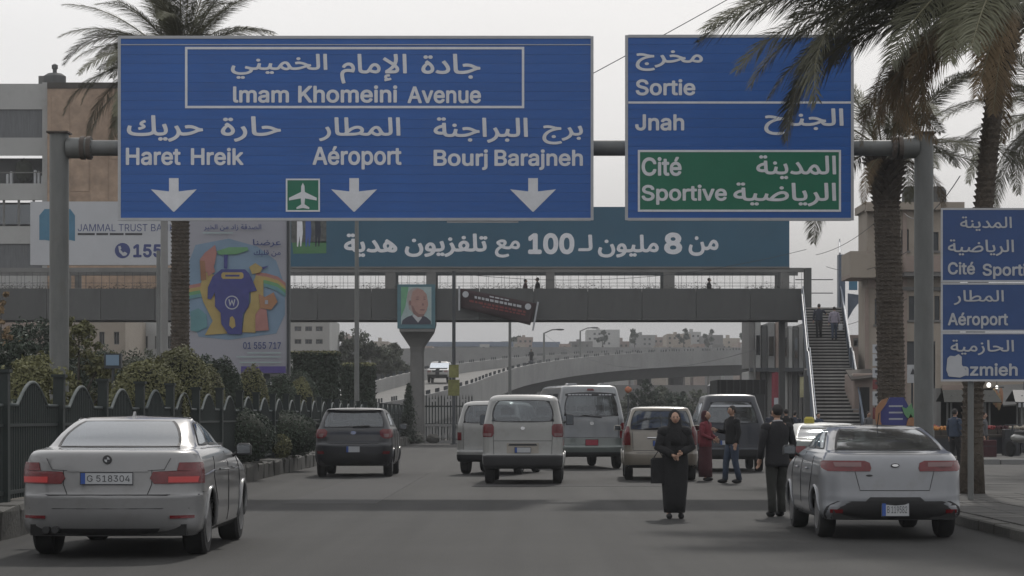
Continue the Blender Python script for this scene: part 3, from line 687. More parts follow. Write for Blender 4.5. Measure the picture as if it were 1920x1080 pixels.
MB().box(X(545, BD), X(1480, BD), -.03, .36, Z(503, BD), Z(500, BD)).build('lower_rim', 'conc', tv)
M['bwh'] = mat('billboard_white', (.42, .43, .45), .5, var=.06, scale=.5); M['cyan'] = mat('print_cyan', (.05, .16, .25), .5); M['navyp'] = mat('print_navy', (.03, .045, .16), .5)
bk = board('billboard', 'white bank billboard on the bridge left with blue logo and the number 155', 'billboard', 57, 345, 378, 497, BD, 'bwh')
A = lambda *a, **k: TX(bk, BD, *a, m='navyp', **k)
A('JAMMAL TRUST BANK', 146, 328, 420, 434, b=.01); A('155', 250, 304, 458, 483, b=.05)
poly_px(bk, BD, [(74, 404), (84, 392), (96, 392), (108, 400), (120, 392), (132, 392), (141, 404), (141, 452), (130, 450), (122, 452), (120, 420), (100, 420), (97, 452), (84, 450), (74, 450)], 'cyan', 'print_logo')
poly_px(bk, BD, [(230 + 14.5 * cos(a * pi / 12), 470 + 14.5 * sin(a * pi / 12)) for a in range(24)], 'navyp', 'print_phone_disc')
poly_px(bk, BD, [(222, 462), (226, 461), (228, 466), (226, 468), (231, 474), (234, 472), (239, 475), (237, 479), (231, 480), (224, 473)], 'bwh', 'print_phone', -.009)
for i, (a, b) in enumerate(((146, 178), (181, 203), (206, 232), (235, 267))): poly_px(bk, BD, [(a, 437), (b, 437), (b, 441), (a, 441)], 'platetx', 'print_line')
# banner tied to the bridge
M['banner'] = mat('banner_maroon', (.028, .012, .014), .8, var=.2, scale=1)
bn = thing('banner', 'tilted dark maroon cloth banner tied to the front of the bridge', 'banner', (0, BD - .35, 0))
d = BD - .35
TL, TR, BR_, BL = (864, 541), (1006, 569), (994, 610), (864, 577)
mb = MB(); nx, ny = 16, 5; vs = []
for j in range(ny + 1):
    for i in range(nx + 1):
        u, v = i / nx, j / ny
        px = (TL[0] * (1 - u) + TR[0] * u) * (1 - v) + (BL[0] * (1 - u) + BR_[0] * u) * v
        py = (TL[1] * (1 - u) + TR[1] * u) * (1 - v) + (BL[1] * (1 - u) + BR_[1] * u) * v
        vs.append((X(px, d), .06 * sin(u * 9 + v * 2), Z(py, d)))
mb.add(vs, [(j * 17 + i, j * 17 + i + 1, j * 17 + i + 18, j * 17 + i + 17) for j in range(ny) for i in range(nx)])
bo = mb.build('cloth', 'banner', bn, True)
sm = bo.modifiers.new('s', 'SOLIDIFY'); sm.thickness = .02
for cxp, cyp in ((873, 552), (990, 575)):
    poly_px(bn, d, [(cxp + 6 * cos(a * pi / 6), cyp + 6 * sin(a * pi / 6)) for a in range(12)], 'lettgrey', 'print_emblem', -.085)
M['bred'] = mat('banner_red_ink', (.16, .035, .035), .8)
for r, (y0, h, mm, a0, a1) in enumerate(((556, 2.6, 'lettgrey', 918, 950), (562, 4.5, 'lettgrey', 890, 978), (571, 4, 'bred', 880, 985), (577, 3, 'bred', 905, 985))):
    x = a0
    while x < a1:
        ww = random.uniform(4, 9); yb = y0 + (x - 925) * .2
        poly_px(bn, d, [(x, yb), (x + ww, yb + ww * .2), (x + ww, yb + h + ww * .2), (x, yb + h)], mm, 'print_word', -.085); x += ww + 2
for (a, b), (c2, e2) in (((861, 536), (861, 582)), ((1009, 566), (999, 620))):
    mb = MB(); mb.tube([(X(a, d), 0, Z(b, d)), (X(c2, d), 0, Z(e2, d))], .05, 6); mb.build('batten', 'lettgrey', bn)
for (a, b) in ((861, 536), (1009, 566)):
    mb = MB(); mb.tube([(X(a, d), 0, Z(b, d)), (X(a, d), .3, Z(541, d) + .1)], .012, 5); mb.build('rope', 'steeld', bn)
# portrait board on the pillar head
d = BD - .3
pt = thing('portrait_board', 'framed portrait poster of a bald man fixed on the bridge pillar head', 'poster', (0, d, 0))
M['teal2'] = mat('poster_frame_teal', (.06, .14, .17), .5); M['pgrn'] = mat('print_green', (.12, .30, .17), .6); M['ppale'] = mat('print_pale', (.30, .38, .38), .6, var=.15, scale=2)
M['pskin'] = mat('print_skin', (.33, .20, .17), .6, var=.12, scale=4); M['pskin2'] = mat('print_skin_dark', (.20, .11, .10), .6); M['psuit'] = mat('print_suit', (.035, .035, .055), .6); M['phair'] = mat('print_hair', (.30, .27, .26), .6)
MB().box(X(745, d), X(816, d), 0, .25, Z(616, d), Z(533, d)).build('frame', 'teal2', pt)
poly_px(pt, d, [(752, 538), (809, 538), (809, 608), (752, 608)], 'ppale', 'print_background')
poly_px(pt, d, [(752, 538), (766, 538), (760, 575), (752, 595)], 'pgrn', 'print_green_field', -.009)
el = lambda cx, cy, a, b, n=20: [(cx + a * cos(2 * pi * k / n), cy + b * sin(2 * pi * k / n)) for k in range(n)]
poly_px(pt, d, [(753, 608), (755, 600), (764, 594), (776, 590), (790, 590), (800, 595), (808, 602), (808, 608)], 'psuit', 'print_suit', -.014)
poly_px(pt, d, [(773, 592), (779, 588), (789, 590), (791, 596), (784, 605)], 'plate', 'print_collar', -.019)
poly_px(pt, d, [(763, 560), (765, 548), (772, 541), (783, 539), (794, 544), (798, 555), (790, 575), (776, 588), (767, 580)], 'phair', 'print_hair', -.021); poly_px(pt, d, [(771, 558), (774, 546), (783, 541), (793, 544), (800, 552), (802, 564), (803, 571), (800, 582), (794, 593), (784, 595), (775, 588), (771, 575)], 'pskin', 'print_face', -.026)
poly_px(pt, d, [(771, 572), (775, 588), (784, 595), (794, 593), (796, 589), (786, 589), (779, 583), (775, 574)], 'pskin2', 'print_jaw', -.031)
for cx, cy, a, b in ((783, 561, 3.2, 1.2), (796, 561, 2.6, 1.2), (783, 557, 4, .8), (796, 557, 3, .8), (792, 581, 5.5, 1.3), (793, 571, 2, 2.6), (769, 568, 2.2, 5)): poly_px(pt, d, el(cx, cy, a, b, 10), 'pskin2', 'print_feature', -.034)
MB().box(X(749, d), X(813, d), -.05, .2, Z(622, d), Z(617, d)).build('lower_sill', 'conc', pt)

# stairs
st = thing('footbridge_stair', 'long straight metal stair climbing to the right end of the footbridge', 'stairs', (0, 0, 0))
SY0, SY1, ST = 103.0, 127.0, 7.35
SX = lambda y: 13.72 + (15.9 - 13.72) * (y - SY0) / (SY1 - SY0); HW = 1.04
NS = 44; rise = ST / NS
ys = []; y = SY0
for i in range(NS):
    ys.append(y); y += .48 if i != NS // 2 else 2.2
sf = (SY1 - SY0) / (y - SY0); ys = [SY0 + (q - SY0) * sf for q in ys]
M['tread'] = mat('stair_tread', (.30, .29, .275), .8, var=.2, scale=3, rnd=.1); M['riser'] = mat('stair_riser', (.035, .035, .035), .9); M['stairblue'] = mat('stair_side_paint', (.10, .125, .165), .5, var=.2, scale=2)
tr0 = MB().box(-HW, HW, -.05, .50, -.075, 0).build('step', 'tread', st)
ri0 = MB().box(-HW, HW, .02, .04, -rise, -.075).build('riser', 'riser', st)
for i, y in enumerate(ys):
    z = rise * (i + 1)
    if i == 0: tr0.location = (SX(y), y, z); ri0.location = (SX(y), y, z)
    else:
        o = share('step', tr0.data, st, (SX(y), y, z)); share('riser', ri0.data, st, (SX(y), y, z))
        if i == NS // 2: o.scale = (1, 4.2, 1)
def zs(y):
    i = max([k for k, q in enumerate(ys) if q <= y] or [0]); nx = ys[i + 1] if i < NS - 1 else SY1
    f = (y - ys[i]) / (nx - ys[i]); return rise * (i + 1) + (0 if i == NS // 2 else rise * f)
for s in (-1, 1):
    n = 24; yy = [SY0 + (SY1 - SY0) * k / n for k in range(n + 1)]
    mb = MB(); vs = []
    for q in yy:
        x = SX(q) + s * (HW + .02); z = zs(q); vs += [(x, q, z - .35), (x, q, z + .85), (x + s * .05, q, z + .85), (x + s * .05, q, z - .35)]
    mb.add(vs, [(4 * i + a, 4 * i + (a + 1) % 4, 4 * i + 4 + (a + 1) % 4, 4 * i + 4 + a) for i in range(n) for a in range(4)] + [(0, 1, 2, 3)])
    mb.build('side_panel', 'stairblue', st)
    mb = MB(); mb.tube([(SX(q) + s * (HW - .02), q, zs(q) + 1.0) for q in yy], .028, 8); mb.build('handrail', 'stairblue', st, True)
    for q in yy[::3]:
        mb = MB(); mb.tube([(SX(q) + s * (HW - .02), q, zs(q)), (SX(q) + s * (HW - .02), q, zs(q) + 1.0)], .025, 6); mb.build('baluster', 'steeld', st)
for q in (109, 115, 121):
    for s in (-1, 1): MB().box(SX(q) + s * .7 - .1, SX(q) + s * .7 + .1, q - .1, q + .1, 0, zs(q) - .35).build('support', 'stairblue', st)
lx = SX(SY1)
MB().box(xr, lx + 1.2, SY1, SY1 + 4, ST - .25, ST - .02).build('landing', 'concd', st)
MB().box(xr + .0, xr + .35, SY1 + .6, SY1 + 1.3, 0, Z(503, BD)).build('tower_post', 'concd', st)
MB().box(lx + 1.0, lx + 1.35, SY1 + .6, SY1 + 1.3, 0, Z(478, BD)).build('tower_post', 'stairblue', st)
mb = MB(); mb.tube([(lx - 1, SY1 + 3.8, ST + 1.75), (lx + 1.1, SY1 + 3.8, ST + 1.75)], .03, 6); mb.tube([(lx - 1, SY1 + 3.8, ST + 1.0), (lx + 1.1, SY1 + 3.8, ST + 1.0)], .03, 6); mb.build('landing_rail', 'steeld', st)
mb = MB(); mb.tube([(lx + .85, SY1 - 1, Z(480, BD)), (lx + 1.1, SY1 + 1, Z(460, BD) + .2)], .06, 6); mb.tube([(lx + 1.1, SY1 + 1, Z(478, BD)), (lx + 1.1, SY1 + 1, Z(448, BD))], .03, 6); mb.build('top_bracket', 'lettgrey', st)
MB().box(lx + 1.45, lx + 1.9, SY1 - .2, SY1 - .1, Z(546, BD), Z(510, BD)).build('blue_plate', 'cyan', st)
mb = MB(); mb.prism([(lx + 1.4, Z(552, BD)), (lx + 2.3, Z(556, BD)), (lx + 1.7, Z(582, BD)), (lx + 1.4, Z(600, BD))], SY1 - .1, SY1); mb.build('gusset', 'stairblue', st)

# ------------------------------------------------------------------ tall poster board
PD = 80.0
M['skyp'] = mat('print_sky_blue', (.17, .25, .34), .5, var=.12, scale=.7); M['yel'] = mat('print_yellow', (.36, .27, .10), .5); M['royal'] = mat('print_royal', (.045, .05, .19), .5); M['orng'] = mat('print_orange', (.33, .17, .09), .5)
M['pink'] = mat('print_salmon', (.34, .16, .14), .5); M['grn2'] = mat('print_leaf_green', (.12, .27, .13), .5); M['tq'] = mat('print_turquoise', (.11, .24, .26), .5); M['pale2'] = mat('print_lilac_white', (.30, .30, .335), .5, var=.06, scale=.6); M['purp'] = mat('print_purple', (.08, .06, .22), .5); M['brownp'] = mat('print_brown', (.26, .13, .07), .5)
po = thing('poster_board', 'tall portrait poster board with colourful donation box picture standing behind shrubs', 'billboard', (0, PD, 0))
MB().box(X(353, PD), X(541, PD), 0, .3, Z(701, PD), Z(404, PD)).build('panel', 'pale2', po)
MB().box(X(538, PD), X(543, PD), -.06, .34, Z(702, PD), Z(402, PD)).build('side_frame', 'steeld', po)
for px in (395, 500): MB().box(X(px, PD) - .1, X(px, PD) + .1, .1, .28, .3, Z(700, PD)).build('leg', 'steeld', po)
Q = lambda pts: [(340 + a / 3.373, 400 + b / 3.373) for a, b in pts]
lay = [-.004]
def PP(pts, m, name='print_shape'):
    lay[0] -= .0035; return poly_px(po, PD, Q(pts), m, name, lay[0], .003)
PP([(52, 300), (90, 200), (300, 160), (480, 210), (600, 300), (655, 460), (655, 640), (600, 760), (300, 800), (110, 780), (52, 640)], 'skyp')
for k, (m_, o_) in enumerate((('pink', 0), ('yel', 22), ('grn2', 44), ('tq', 66))):
    PP([(48, 455 + o_), (130, 440 + o_), (130, 462 + o_), (48, 478 + o_)], m_, 'print_rainbow')
    PP([(470, 370 + o_), (540, 380 + o_), (610, 400 + o_), (660, 440 + o_), (660, 462 + o_), (605, 424 + o_), (540, 402 + o_), (470, 392 + o_)], m_, 'print_rainbow')
PP([(60, 620), (110, 600), (160, 640), (165, 720), (100, 750), (60, 740)], 'tq')
PP([(135, 400), (165, 370), (230, 400), (210, 520), (270, 640), (290, 760), (150, 770), (200, 680), (140, 560), (118, 480)], 'yel', 'print_hand')
PP([(520, 420), (470, 400), (440, 480), (440, 560), (400, 640), (385, 752), (470, 755), (475, 660), (520, 560), (520, 480)], 'yel', 'print_hand')
PP([(120, 290), (150, 250), (215, 200), (225, 250), (210, 330), (150, 380), (120, 350)], 'pink', 'print_figure')
PP([(118, 300), (150, 300), (160, 420), (125, 425)], 'brownp'); PP([(150, 300), (200, 310), (215, 370), (170, 400)], 'pink')
PP([(225, 240), (300, 215), (420, 215), (425, 235), (350, 260), (240, 262)], 'grn2', 'print_leaf'); PP([(270, 262), (295, 262), (292, 350), (272, 350)], 'royal')
PP([(430, 340), (470, 315), (515, 345), (500, 375), (450, 385)], 'yel'); PP([(510, 340), (555, 332), (520, 355)], 'royal')
PP([(490, 510), (530, 530), (585, 500), (610, 560), (570, 610), (500, 600)], 'orng', 'print_animal'); PP([(470, 640), (500, 600), (540, 610), (555, 740), (470, 745)], 'pink', 'print_animal')
PP([(530, 550), (550, 550), (550, 575), (530, 575)], 'pale2')
PP([(230, 375), (255, 355), (405, 355), (430, 380), (450, 420), (480, 490), (430, 500), (428, 590), (390, 640), (385, 765), (300, 765), (255, 700), (250, 630), (215, 590), (215, 500), (190, 545), (168, 540), (170, 470), (200, 400)], 'royal', 'print_box')
PP([(255, 385), (265, 374), (385, 374), (395, 385), (395, 405), (385, 415), (265, 415), (255, 405)], 'yel', 'print_slot'); PP([(280, 389), (370, 389), (370, 401), (280, 401)], 'royal')
cir = [(322 + 44 * cos(a * pi / 12), 565 + 44 * sin(a * pi / 12)) for a in range(24)]; PP(cir, 'lettgrey', 'print_emblem'); PP([(322 + 37 * cos(a * pi / 12), 565 + 37 * sin(a * pi / 12)) for a in range(24)], 'royal', 'print_emblem')
PP([(300, 545), (310, 590), (322, 560), (334, 590), (344, 545), (336, 545), (333, 570), (322, 545), (311, 570), (308, 545)], 'lettgrey', 'print_emblem')
PP([(310, 660), (325, 650), (340, 670), (345, 715), (325, 730), (305, 710)], 'yel')
PP([(380, 968), (662, 968), (662, 1010), (380, 1010)], 'purp')
def PT(s, a, b, c, e, m='navyp', bo=.02): lettering(s, X(340 + a / 3.373, PD), X(340 + b / 3.373, PD), Z(400 + e / 3.373, PD), Z(400 + c / 3.373, PD), lay[0] - .002, m, po, bo)
PT('الصدقة زادٌ من الخير'.replace('ٌ', ''), 145, 508, 70, 112); PT('عرضنا', 455, 632, 165, 215); PT('من قلبك', 460, 630, 232, 275); PT('01 555 717', 393, 632, 815, 858, 'navyp', .02)
for (a, b, c) in ((350, 632, 905), (420, 632, 880), (370, 632, 940), (138, 330, 122)): PP([(a, c), (b, c), (b, c + 7), (a, c + 7)], 'ppale', 'print_line')

# ------------------------------------------------------------------ poles, cables
def pole(label, px, d, ptop, r0, r1, m='steel', pbase=None, arm=None, name='lamp_post', z0=0.0, cat='pole'):
    x = X(px, d); zt = Z(ptop, d); t = thing(name, label, cat, (x, d, z0))
    mb = MB(); mb.lathe([(r0, 0), (r0 * .95, 1), (r1, zt - z0)], 10); mb.build('pole', m, t, True, 50)
    mb = MB(); mb.lathe([(r0 * 2, 0), (r0 * 2, .05)], 10); mb.build('base_plate', 'steeld', t)
    if arm:
        mb = MB(); mb.tube([(0, 0, zt - z0 - .05), (arm * .5, 0, zt - z0 + .3), (arm, 0, zt - z0 + .35)], r1 * .8, 6); mb.build('arm', m, t)
        mb = MB(); mb.ell((arm, 0, zt - z0 + .33), (.45, .16, .1), 12, 6); mb.build('lamp_head', 'steeld', t, True)
    return t
pole('slim grey lamp post right of the square hedge, its top behind the big sign', 669, 96, 330, .11, .075, arm=1.2, z0=.36)
pole('slim pale pole left of the palm trunk under the big sign', 308, 90, 380, .16, .14, 'concl', z0=.36, name='pole', arm=None)
pole('second slim grey pole touching the pale one left of the palm trunk', 297, 94, 470, .09, .08, 'steel', z0=.36, name='pole')
p3 = pole('slim dark lamp post right of the portrait pillar with a green and yellow pennant', 851, 124, 508, .10, .09, 'steeld')
M['ygreen'] = mat('pennant_yellow_green', (.16, .16, .05), .8, var=.35, scale=4)
MB().box(-.3, .3, -.14, -.11, Z(742, 124), Z(712, 124)).build('pennant', 'ygreen', p3); MB().box(-.26, .26, -.15, -.12, Z(708, 124), Z(684, 124)).build('pennant', 'ygreen', p3)
pole('slim grey lamp post standing below the tilted banner', 956, 150, 560, .12, .08, 'steel', arm=1.3)
pole('thin far lamp post on the flyover right of the banner', 1020, 236, 624, .14, .09, 'steel', z0=6, arm=1.6)
pole('thin far lamp post on the flyover above the white minibus', 1088, 262, 620, .12, .08, 'steel', z0=7, arm=1.6)
pole('thin far lamp post left part of the flyover near the trees', 719, 240, 650, .12, .08, 'steel', z0=4)
fl = thing('floodlight', 'small pale blue floodlight on a short stake above the domed shrubs', 'floodlight', (X(212, 47), 47, .36))
mb = MB(); mb.tube([(0, 0, 0), (0, 0, Z(690, 47) - .36)], .03, 6); mb.build('stake', 'steeld', fl)
z = Z(676, 47) - .36; MB().box(-.17, .17, -.06, .1, z - .16, z + .14).build('housing', 'steeld', fl); MB().box(-.13, .13, -.075, -.062, z - .1, z + .11).build('lens', M['skyp'], fl)
def cable(label, p, q, sag, r=.012):
    pts = []
    for i in range(17):
        f = i / 16; v = Vector(p).lerp(Vector(q), f); v.z -= sag * 4 * f * (1 - f); pts.append(v)
    mb = MB(); mb.tube(pts, r, 5, False); tag(mb.build('cable', 'steeld'), label, 'cable')
d = 60; cable('thin overhead cable rising to the right between the two big signs', (X(1085, d), d, Z(152, d)), (X(1620, 62), 62, Z(-148, 62)), .05, .011)
cable('slack overhead wire across the sky left of the beige house', (X(1480, 130), 118, Z(478, 118)), (X(1668, 108), 108, Z(392, 108)), .35, .014)
cable('overhead wire from the beige house towards the stair top', (X(1540, 118), 116, Z(500, 116)), (X(1690, 108), 106, Z(470, 106)), .5, .014)

# ------------------------------------------------------------------ vehicles
def herm(vals, t):
    n = len(vals); i = min(n - 2, max(0, int(t))); f = t - i
    def dlt(k): return vals[k + 1] - vals[k]
    def tan(k):
        if k == 0 or k == n - 1: return dlt(0) if k == 0 else dlt(n - 2)
        a, b = dlt(k - 1), dlt(k); return 0 if a * b <= 0 else 2 * a * b / (a + b)
    a, b = tan(i), tan(i + 1); h = f * f * (3 - 2 * f)
    return vals[i] + (vals[i + 1] - vals[i]) * h + a * (f ** 3 - 2 * f * f + f) + b * (f ** 3 - f * f)
class Body:
    def __init__(s, lv, bow=.04, bulge=.02): s.lv = lv; s.bow = bow; s.bulge = bulge; s.cols = list(zip(*lv)); s.n = len(lv)
    def g(s, t): return [herm(c, t) for c in s.cols]
    def pt(s, q, t, off=0):
        if off:
            e = .01; a = s.pt(q + e, t) - s.pt(q - e, t); b = s.pt(q, min(s.n - 1, t + e)) - s.pt(q, max(0, t - e))
            n = a.cross(b)
            if n.length < 1e-9: n = Vector((0, -1, 0))
            n.normalize(); return s.pt(q, t) + n * off
        z, yr, yf, hw, rr, rf = s.g(t); sg = 1 if q >= 0 else -1; a = abs(q); w = hw - rr; b = s.bow; wf = hw - rf; bf = s.bow * 2.2
        if a <= 1: x = a * w; y = yr + b * a * a
        elif a <= 1.5: ph = (a - 1) * pi; x = w + rr * sin(ph); y = yr + b + rr * (1 - cos(ph))
        elif a <= 2.5: f = a - 1.5; ya = yr + b + rr; yb = yf - bf - rf; y = ya + (yb - ya) * f; x = hw + s.bulge * (1 - (2 * f - 1) ** 2)
        elif a <= 3: ph = (a - 2.5) * pi; x = wf + rf * cos(ph); y = yf - bf - rf + rf * sin(ph)
        else: f = 4 - a; x = f * wf; y = yf - bf * f * f
        return Vector((x * sg, y, z))
    def tz(s, z):
        lo, hi = 0, s.n - 1
        for _ in range(30):
            m = (lo + hi) / 2
            if herm(s.cols[0], m) < z: lo = m
            else: hi = m
        return lo
    def sx(s, x, t):
        z, yr, yf, hw, rr, rf = s.g(t); sg = 1 if x >= 0 else -1; a = abs(x); w = hw - rr
        if a <= w: return x / w
        return sg * (1 + asin(min(1, (a - w) / rr)) / pi)
    def sy(s, y, t):
        z, yr, yf, hw, rr, rf = s.g(t); ya = yr + s.bow + rr; yb = yf - s.bow * 2.2 - rf; return 1.5 + (y - ya) / (yb - ya)
    def fx(s, x, t):
        z, yr, yf, hw, rr, rf = s.g(t); w = hw - rf; sg = 1 if x >= 0 else -1; a = abs(x)
        if a <= w: return sg * (4 - a / w)
        return sg * (3 - asin(min(1, (a - w) / rf)) / pi)
    def patch(s, rows, off=.006, nc=6, mb=None, skirt=.012):
        """rows of (t, s_left, s_right), bottom to top -> thin raised panel on the body"""
        mb = mb or MB(); R = []
        for i in range(len(rows) - 1):
            k = max(1, int(abs(rows[i + 1][0] - rows[i][0]) * 4 + .99))
            for j in range(k): f = j / k; R.append([rows[i][c] * (1 - f) + rows[i + 1][c] * f for c in range(3)])
        R.append(rows[-1]); vs = []
        for t, a, b in R:
            for c in range(nc + 1): vs.append(s.pt(a + (b - a) * c / nc, t, off))
        m = nc + 1; n = len(R); fs = [(j * m + i, j * m + i + 1, (j + 1) * m + i + 1, (j + 1) * m + i) for j in range(n - 1) for i in range(nc)]
        brd = [i for i in range(m)] + [j * m + nc for j in range(1, n)] + [(n - 1) * m + i for i in range(nc - 1, -1, -1)] + [j * m for j in range(n - 2, 0, -1)]
        base = len(vs); inv = []
        for j, (t, a, b) in enumerate(R):
            for c in range(m): inv.append((a + (b - a) * c / nc, t))
        for k in brd: vs.append(s.pt(inv[k][0], inv[k][1], off - skirt))
        L = len(brd)
        for k in range(L): fs.append((brd[k], base + k, base + (k + 1) % L, brd[(k + 1) % L]))
        mb.add(vs, fs); return mb
    def rp(s, rows, off=.006, nc=6, front=False, **k):        # rows (z, x0, x1) seen from the rear
        out = []
        for z, a, b in rows:
            t = s.tz(z); out.append((t, s.fx(a, t), s.fx(b, t)) if front else (t, s.sx(a, t), s.sx(b, t)))
        if front:
            if rows[0][1] < 0 < rows[0][2]:
                mb = k.pop('mb', None) or MB(); s.patch([(t, 4, b) for t, a, b in out], off, nc, mb, **k); return s.patch([(t, a, -4) for t, a, b in out], off, nc, mb, **k)
            out = [(t, b, a) for t, a, b in out]
        return s.patch(out, off, nc, **k)
    def roundwin(s, q0, q1, t0, t1, off=.006, rad=.25, inset=0.0, nu=10, nv=6):
        """rounded-rectangle patch in (s,t)"""
        mb = MB(); vs = []
        c0, c1 = (q0 + q1) / 2, (t0 + t1) / 2; h0, h1 = (q1 - q0) / 2, (t1 - t0) / 2
        for j in range(nv + 1):
            for i in range(nu + 1):
                u, v = 2 * i / nu - 1, 2 * j / nv - 1
                k = 1 - rad * (u * u * v * v)
                vs.append(s.pt(c0 + u * h0 * k * (1 - inset * min(h1, h0) / h0), c1 + v * h1 * k * (1 - inset * min(h0, h1) / h1), off))
        m = nu + 1; mb.add(vs, [(j * m + i, j * m + i + 1, (j + 1) * m + i + 1, (j + 1) * m + i) for j in range(nv) for i in range(nu)]); return mb

def wheel_mesh(r, w, sp=5):
    mb = MB(); mb.lathe([(r * .62, w * .5 - .015), (r * .66, w * .5), (r * .92, w * .5), (r, w * .5 - .03), (r, -w * .5 + .03), (r * .92, -w * .5), (r * .62, -w * .5)], 26, axis='x')
    me = bpy.data.meshes.new('wheel'); me.from_pydata(mb.v, [], mb.f); me.materials.append(M['tyre']); me.polygons.foreach_set('use_smooth', [True] * len(me.polygons)); me.set_sharp_from_angle(angle=radians(40))
    rb = MB(); rb.lathe([(r * .60, w * .5 + .002), (r * .64, w * .5 + .006), (r * .66, w * .5 - .02), (r * .60, w * .5 - .05), (r * .2, w * .5 - .07)], 24, axis='x')
    for k in range(sp):
        for dd in (-.10, .10):
            a = 2 * pi * k / sp + dd * 1.3; mt = Matrix.Rotation(a, 4, 'X')
            rb.box(w * .5 - .05, w * .5 - .002, -.022, .022, r * .08, r * .63, mt)
    rb.lathe([(r * .16, w * .5 - .06), (r * .14, w * .5 + .004), (r * .02, w * .5 + .008)], 12, axis='x')
    mr = bpy.data.meshes.new('rim'); mr.from_pydata(rb.v, [], rb.f); mr.materials.append(M['rim'])
    return me, mr
WH = {}
def vehicle(name, label, cat, sp, paint, loc, yaw=0, scale=1.0, group='vehicles on the avenue', z0=0.0):
    t = thing(name, label, cat, (loc[0], loc[1], z0), yaw, group); t.scale = (scale,) * 3
    B = Body(sp['lv'], sp.get('bow', .04), sp.get('bulge', .02)); wr = sp['wr']; wys = sp['wy']; ww = sp.get('ww', .2); hwm = sp['hw']
    wins = sp['wins']      # (kind, q0, q1, t0, t1) kind r rear, s side, f front
    qs = set(); ts = set()
    for i in range(17): qs.add(-1 + i / 8)
    for sgn in (-1, 1):
        for i in range(5): qs.add(sgn * (1 + i / 8))
        for i in range(41): qs.add(sgn * (1.5 + i / 40))
        for i in range(5): qs.add(sgn * (2.5 + i / 8))
        for i in range(5): qs.add(sgn * (3 + i / 4))
    holes = []
    for k, q0, q1, t0, t1 in wins:
        ts |= {t0, t1}
        if k == 's': holes += [(q0, q1, t0, t1), (-q1, -q0, t0, t1)]
        elif k == 'f': holes += [(q0, 4.001, t0, t1), (-4.001, -q0, t0, t1)]
        else: holes.append((q0, q1, t0, t1))
    for h in holes: qs |= {h[0], h[1]}
    for i in range((B.n - 1) * 4 + 1): ts.add(i / 4)
    def clean(st, keep):
        o = []
        for v in sorted(st):
            if o and v - o[-1] < .012:
                if v in keep: o[-1] = v
            else: o.append(v)
        return o
    kq = {h[0] for h in holes} | {h[1] for h in holes}; kt_ = {h[2] for h in holes} | {h[3] for h in holes}
    qs = [q for q in clean(qs, kq) if -4 <= q <= 4]; ts = clean(ts, kt_)
    vs = []; idx = {}; fs = []
    nq = len(qs)
    for j, tt in enumerate(ts):
        for i, q in enumerate(qs): vs.append(B.pt(q, tt))
    ar = wr * 1.13
    for j in range(len(ts) - 1):
        for i in range(nq - 1):
            qm = (qs[i] + qs[i + 1]) / 2; tm = (ts[j] + ts[j + 1]) / 2
            if any(h[0] < qm < h[1] and h[2] < tm < h[3] for h in holes): continue
            p = (vs[j * nq + i] + vs[j * nq + i + 1] + vs[(j + 1) * nq + i] + vs[(j + 1) * nq + i + 1]) / 4
            if 1.45 < abs(qm) < 2.6 and any((p.y - wy) ** 2 + (p.z - wr) ** 2 < ar * ar for wy in wys): continue
            fs.append((j * nq + i, j * nq + i + 1, (j + 1) * nq + i + 1, (j + 1) * nq + i))
    top = (len(ts) - 1) * nq; fs.append(tuple(top + i for i in range(nq - 1)))
    mb = MB(); mb.add(vs, fs); bod = mb.build('body', paint, t, True, 38)
    me = bod.data; import bmesh
    bm = bmesh.new(); bm.from_mesh(me); bmesh.ops.remove_doubles(bm, verts=bm.verts, dist=.0008); bmesh.ops.recalc_face_normals(bm, faces=bm.faces); bm.to_mesh(me); bm.free()
    me.polygons.foreach_set('use_smooth', [True] * len(me.polygons)); me.set_sharp_from_angle(angle=radians(38))
    # glass panels
    for k, q0, q1, t0, t1 in wins:
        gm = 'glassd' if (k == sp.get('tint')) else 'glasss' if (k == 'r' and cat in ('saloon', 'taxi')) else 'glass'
        sides = [(q0, q1)] if k == 'r' else ([(q0, q1), (-q1, -q0)] if k == 's' else None)
        if k == 'f':
            mq = 4 - .0001; mb = MB(); m_ = 12; vv = []
            for j in range(5):
                for i in range(m_ + 1):
                    u = i / m_; q = -(q0 + (4 - q0) * 2 * u) if u <= .5 else (4 - (u - .5) * 2 * (4 - q0)); q = max(-4, q)
                    vv.append(B.pt(q, t0 + (t1 - t0) * j / 4, 0) + Vector((0, .004, .003)))
            mb.add(vv, [(j * 13 + i, j * 13 + i + 1, (j + 1) * 13 + i + 1, (j + 1) * 13 + i) for j in range(4) for i in range(12)]); mb.build('windscreen', 'glass', t, True)
            continue
        for a, b in sides:
            eq = .05 if k == 'r' else .012; et = .10 if k == 'r' else .06
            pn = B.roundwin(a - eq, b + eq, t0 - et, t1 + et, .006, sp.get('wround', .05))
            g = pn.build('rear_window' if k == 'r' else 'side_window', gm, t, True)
            f = MB(); n1, n2 = 11, 7      # rubber edge around the pane
            V = [Vector(v) for v in pn.v]; brd = [i for i in range(n1)] + [j * n1 + n1 - 1 for j in range(1, n2)] + [(n2 - 1) * n1 + i for i in range(n1 - 2, -1, -1)] + [j * n1 for j in range(n2 - 2, 0, -1)]
            cen = sum(V, Vector()) / len(V); nn = B.pt((a + b) / 2, (t0 + t1) / 2, .003) - B.pt((a + b) / 2, (t0 + t1) / 2, 0)
            L = len(brd); rw = sp.get('rub', .035)
            f.add([V[i] + nn for i in brd] + [V[i] + nn + (cen - V[i]).normalized() * rw for i in brd], [(i, (i + 1) % L, L + (i + 1) % L, L + i) for i in range(L)])
            f.build('window_rubber', 'frit', g)
    # floor, seats, arches
    z1 = sp['lv'][0][0]; Lf = max(l[2] for l in sp['lv']); bel = sp['belt']
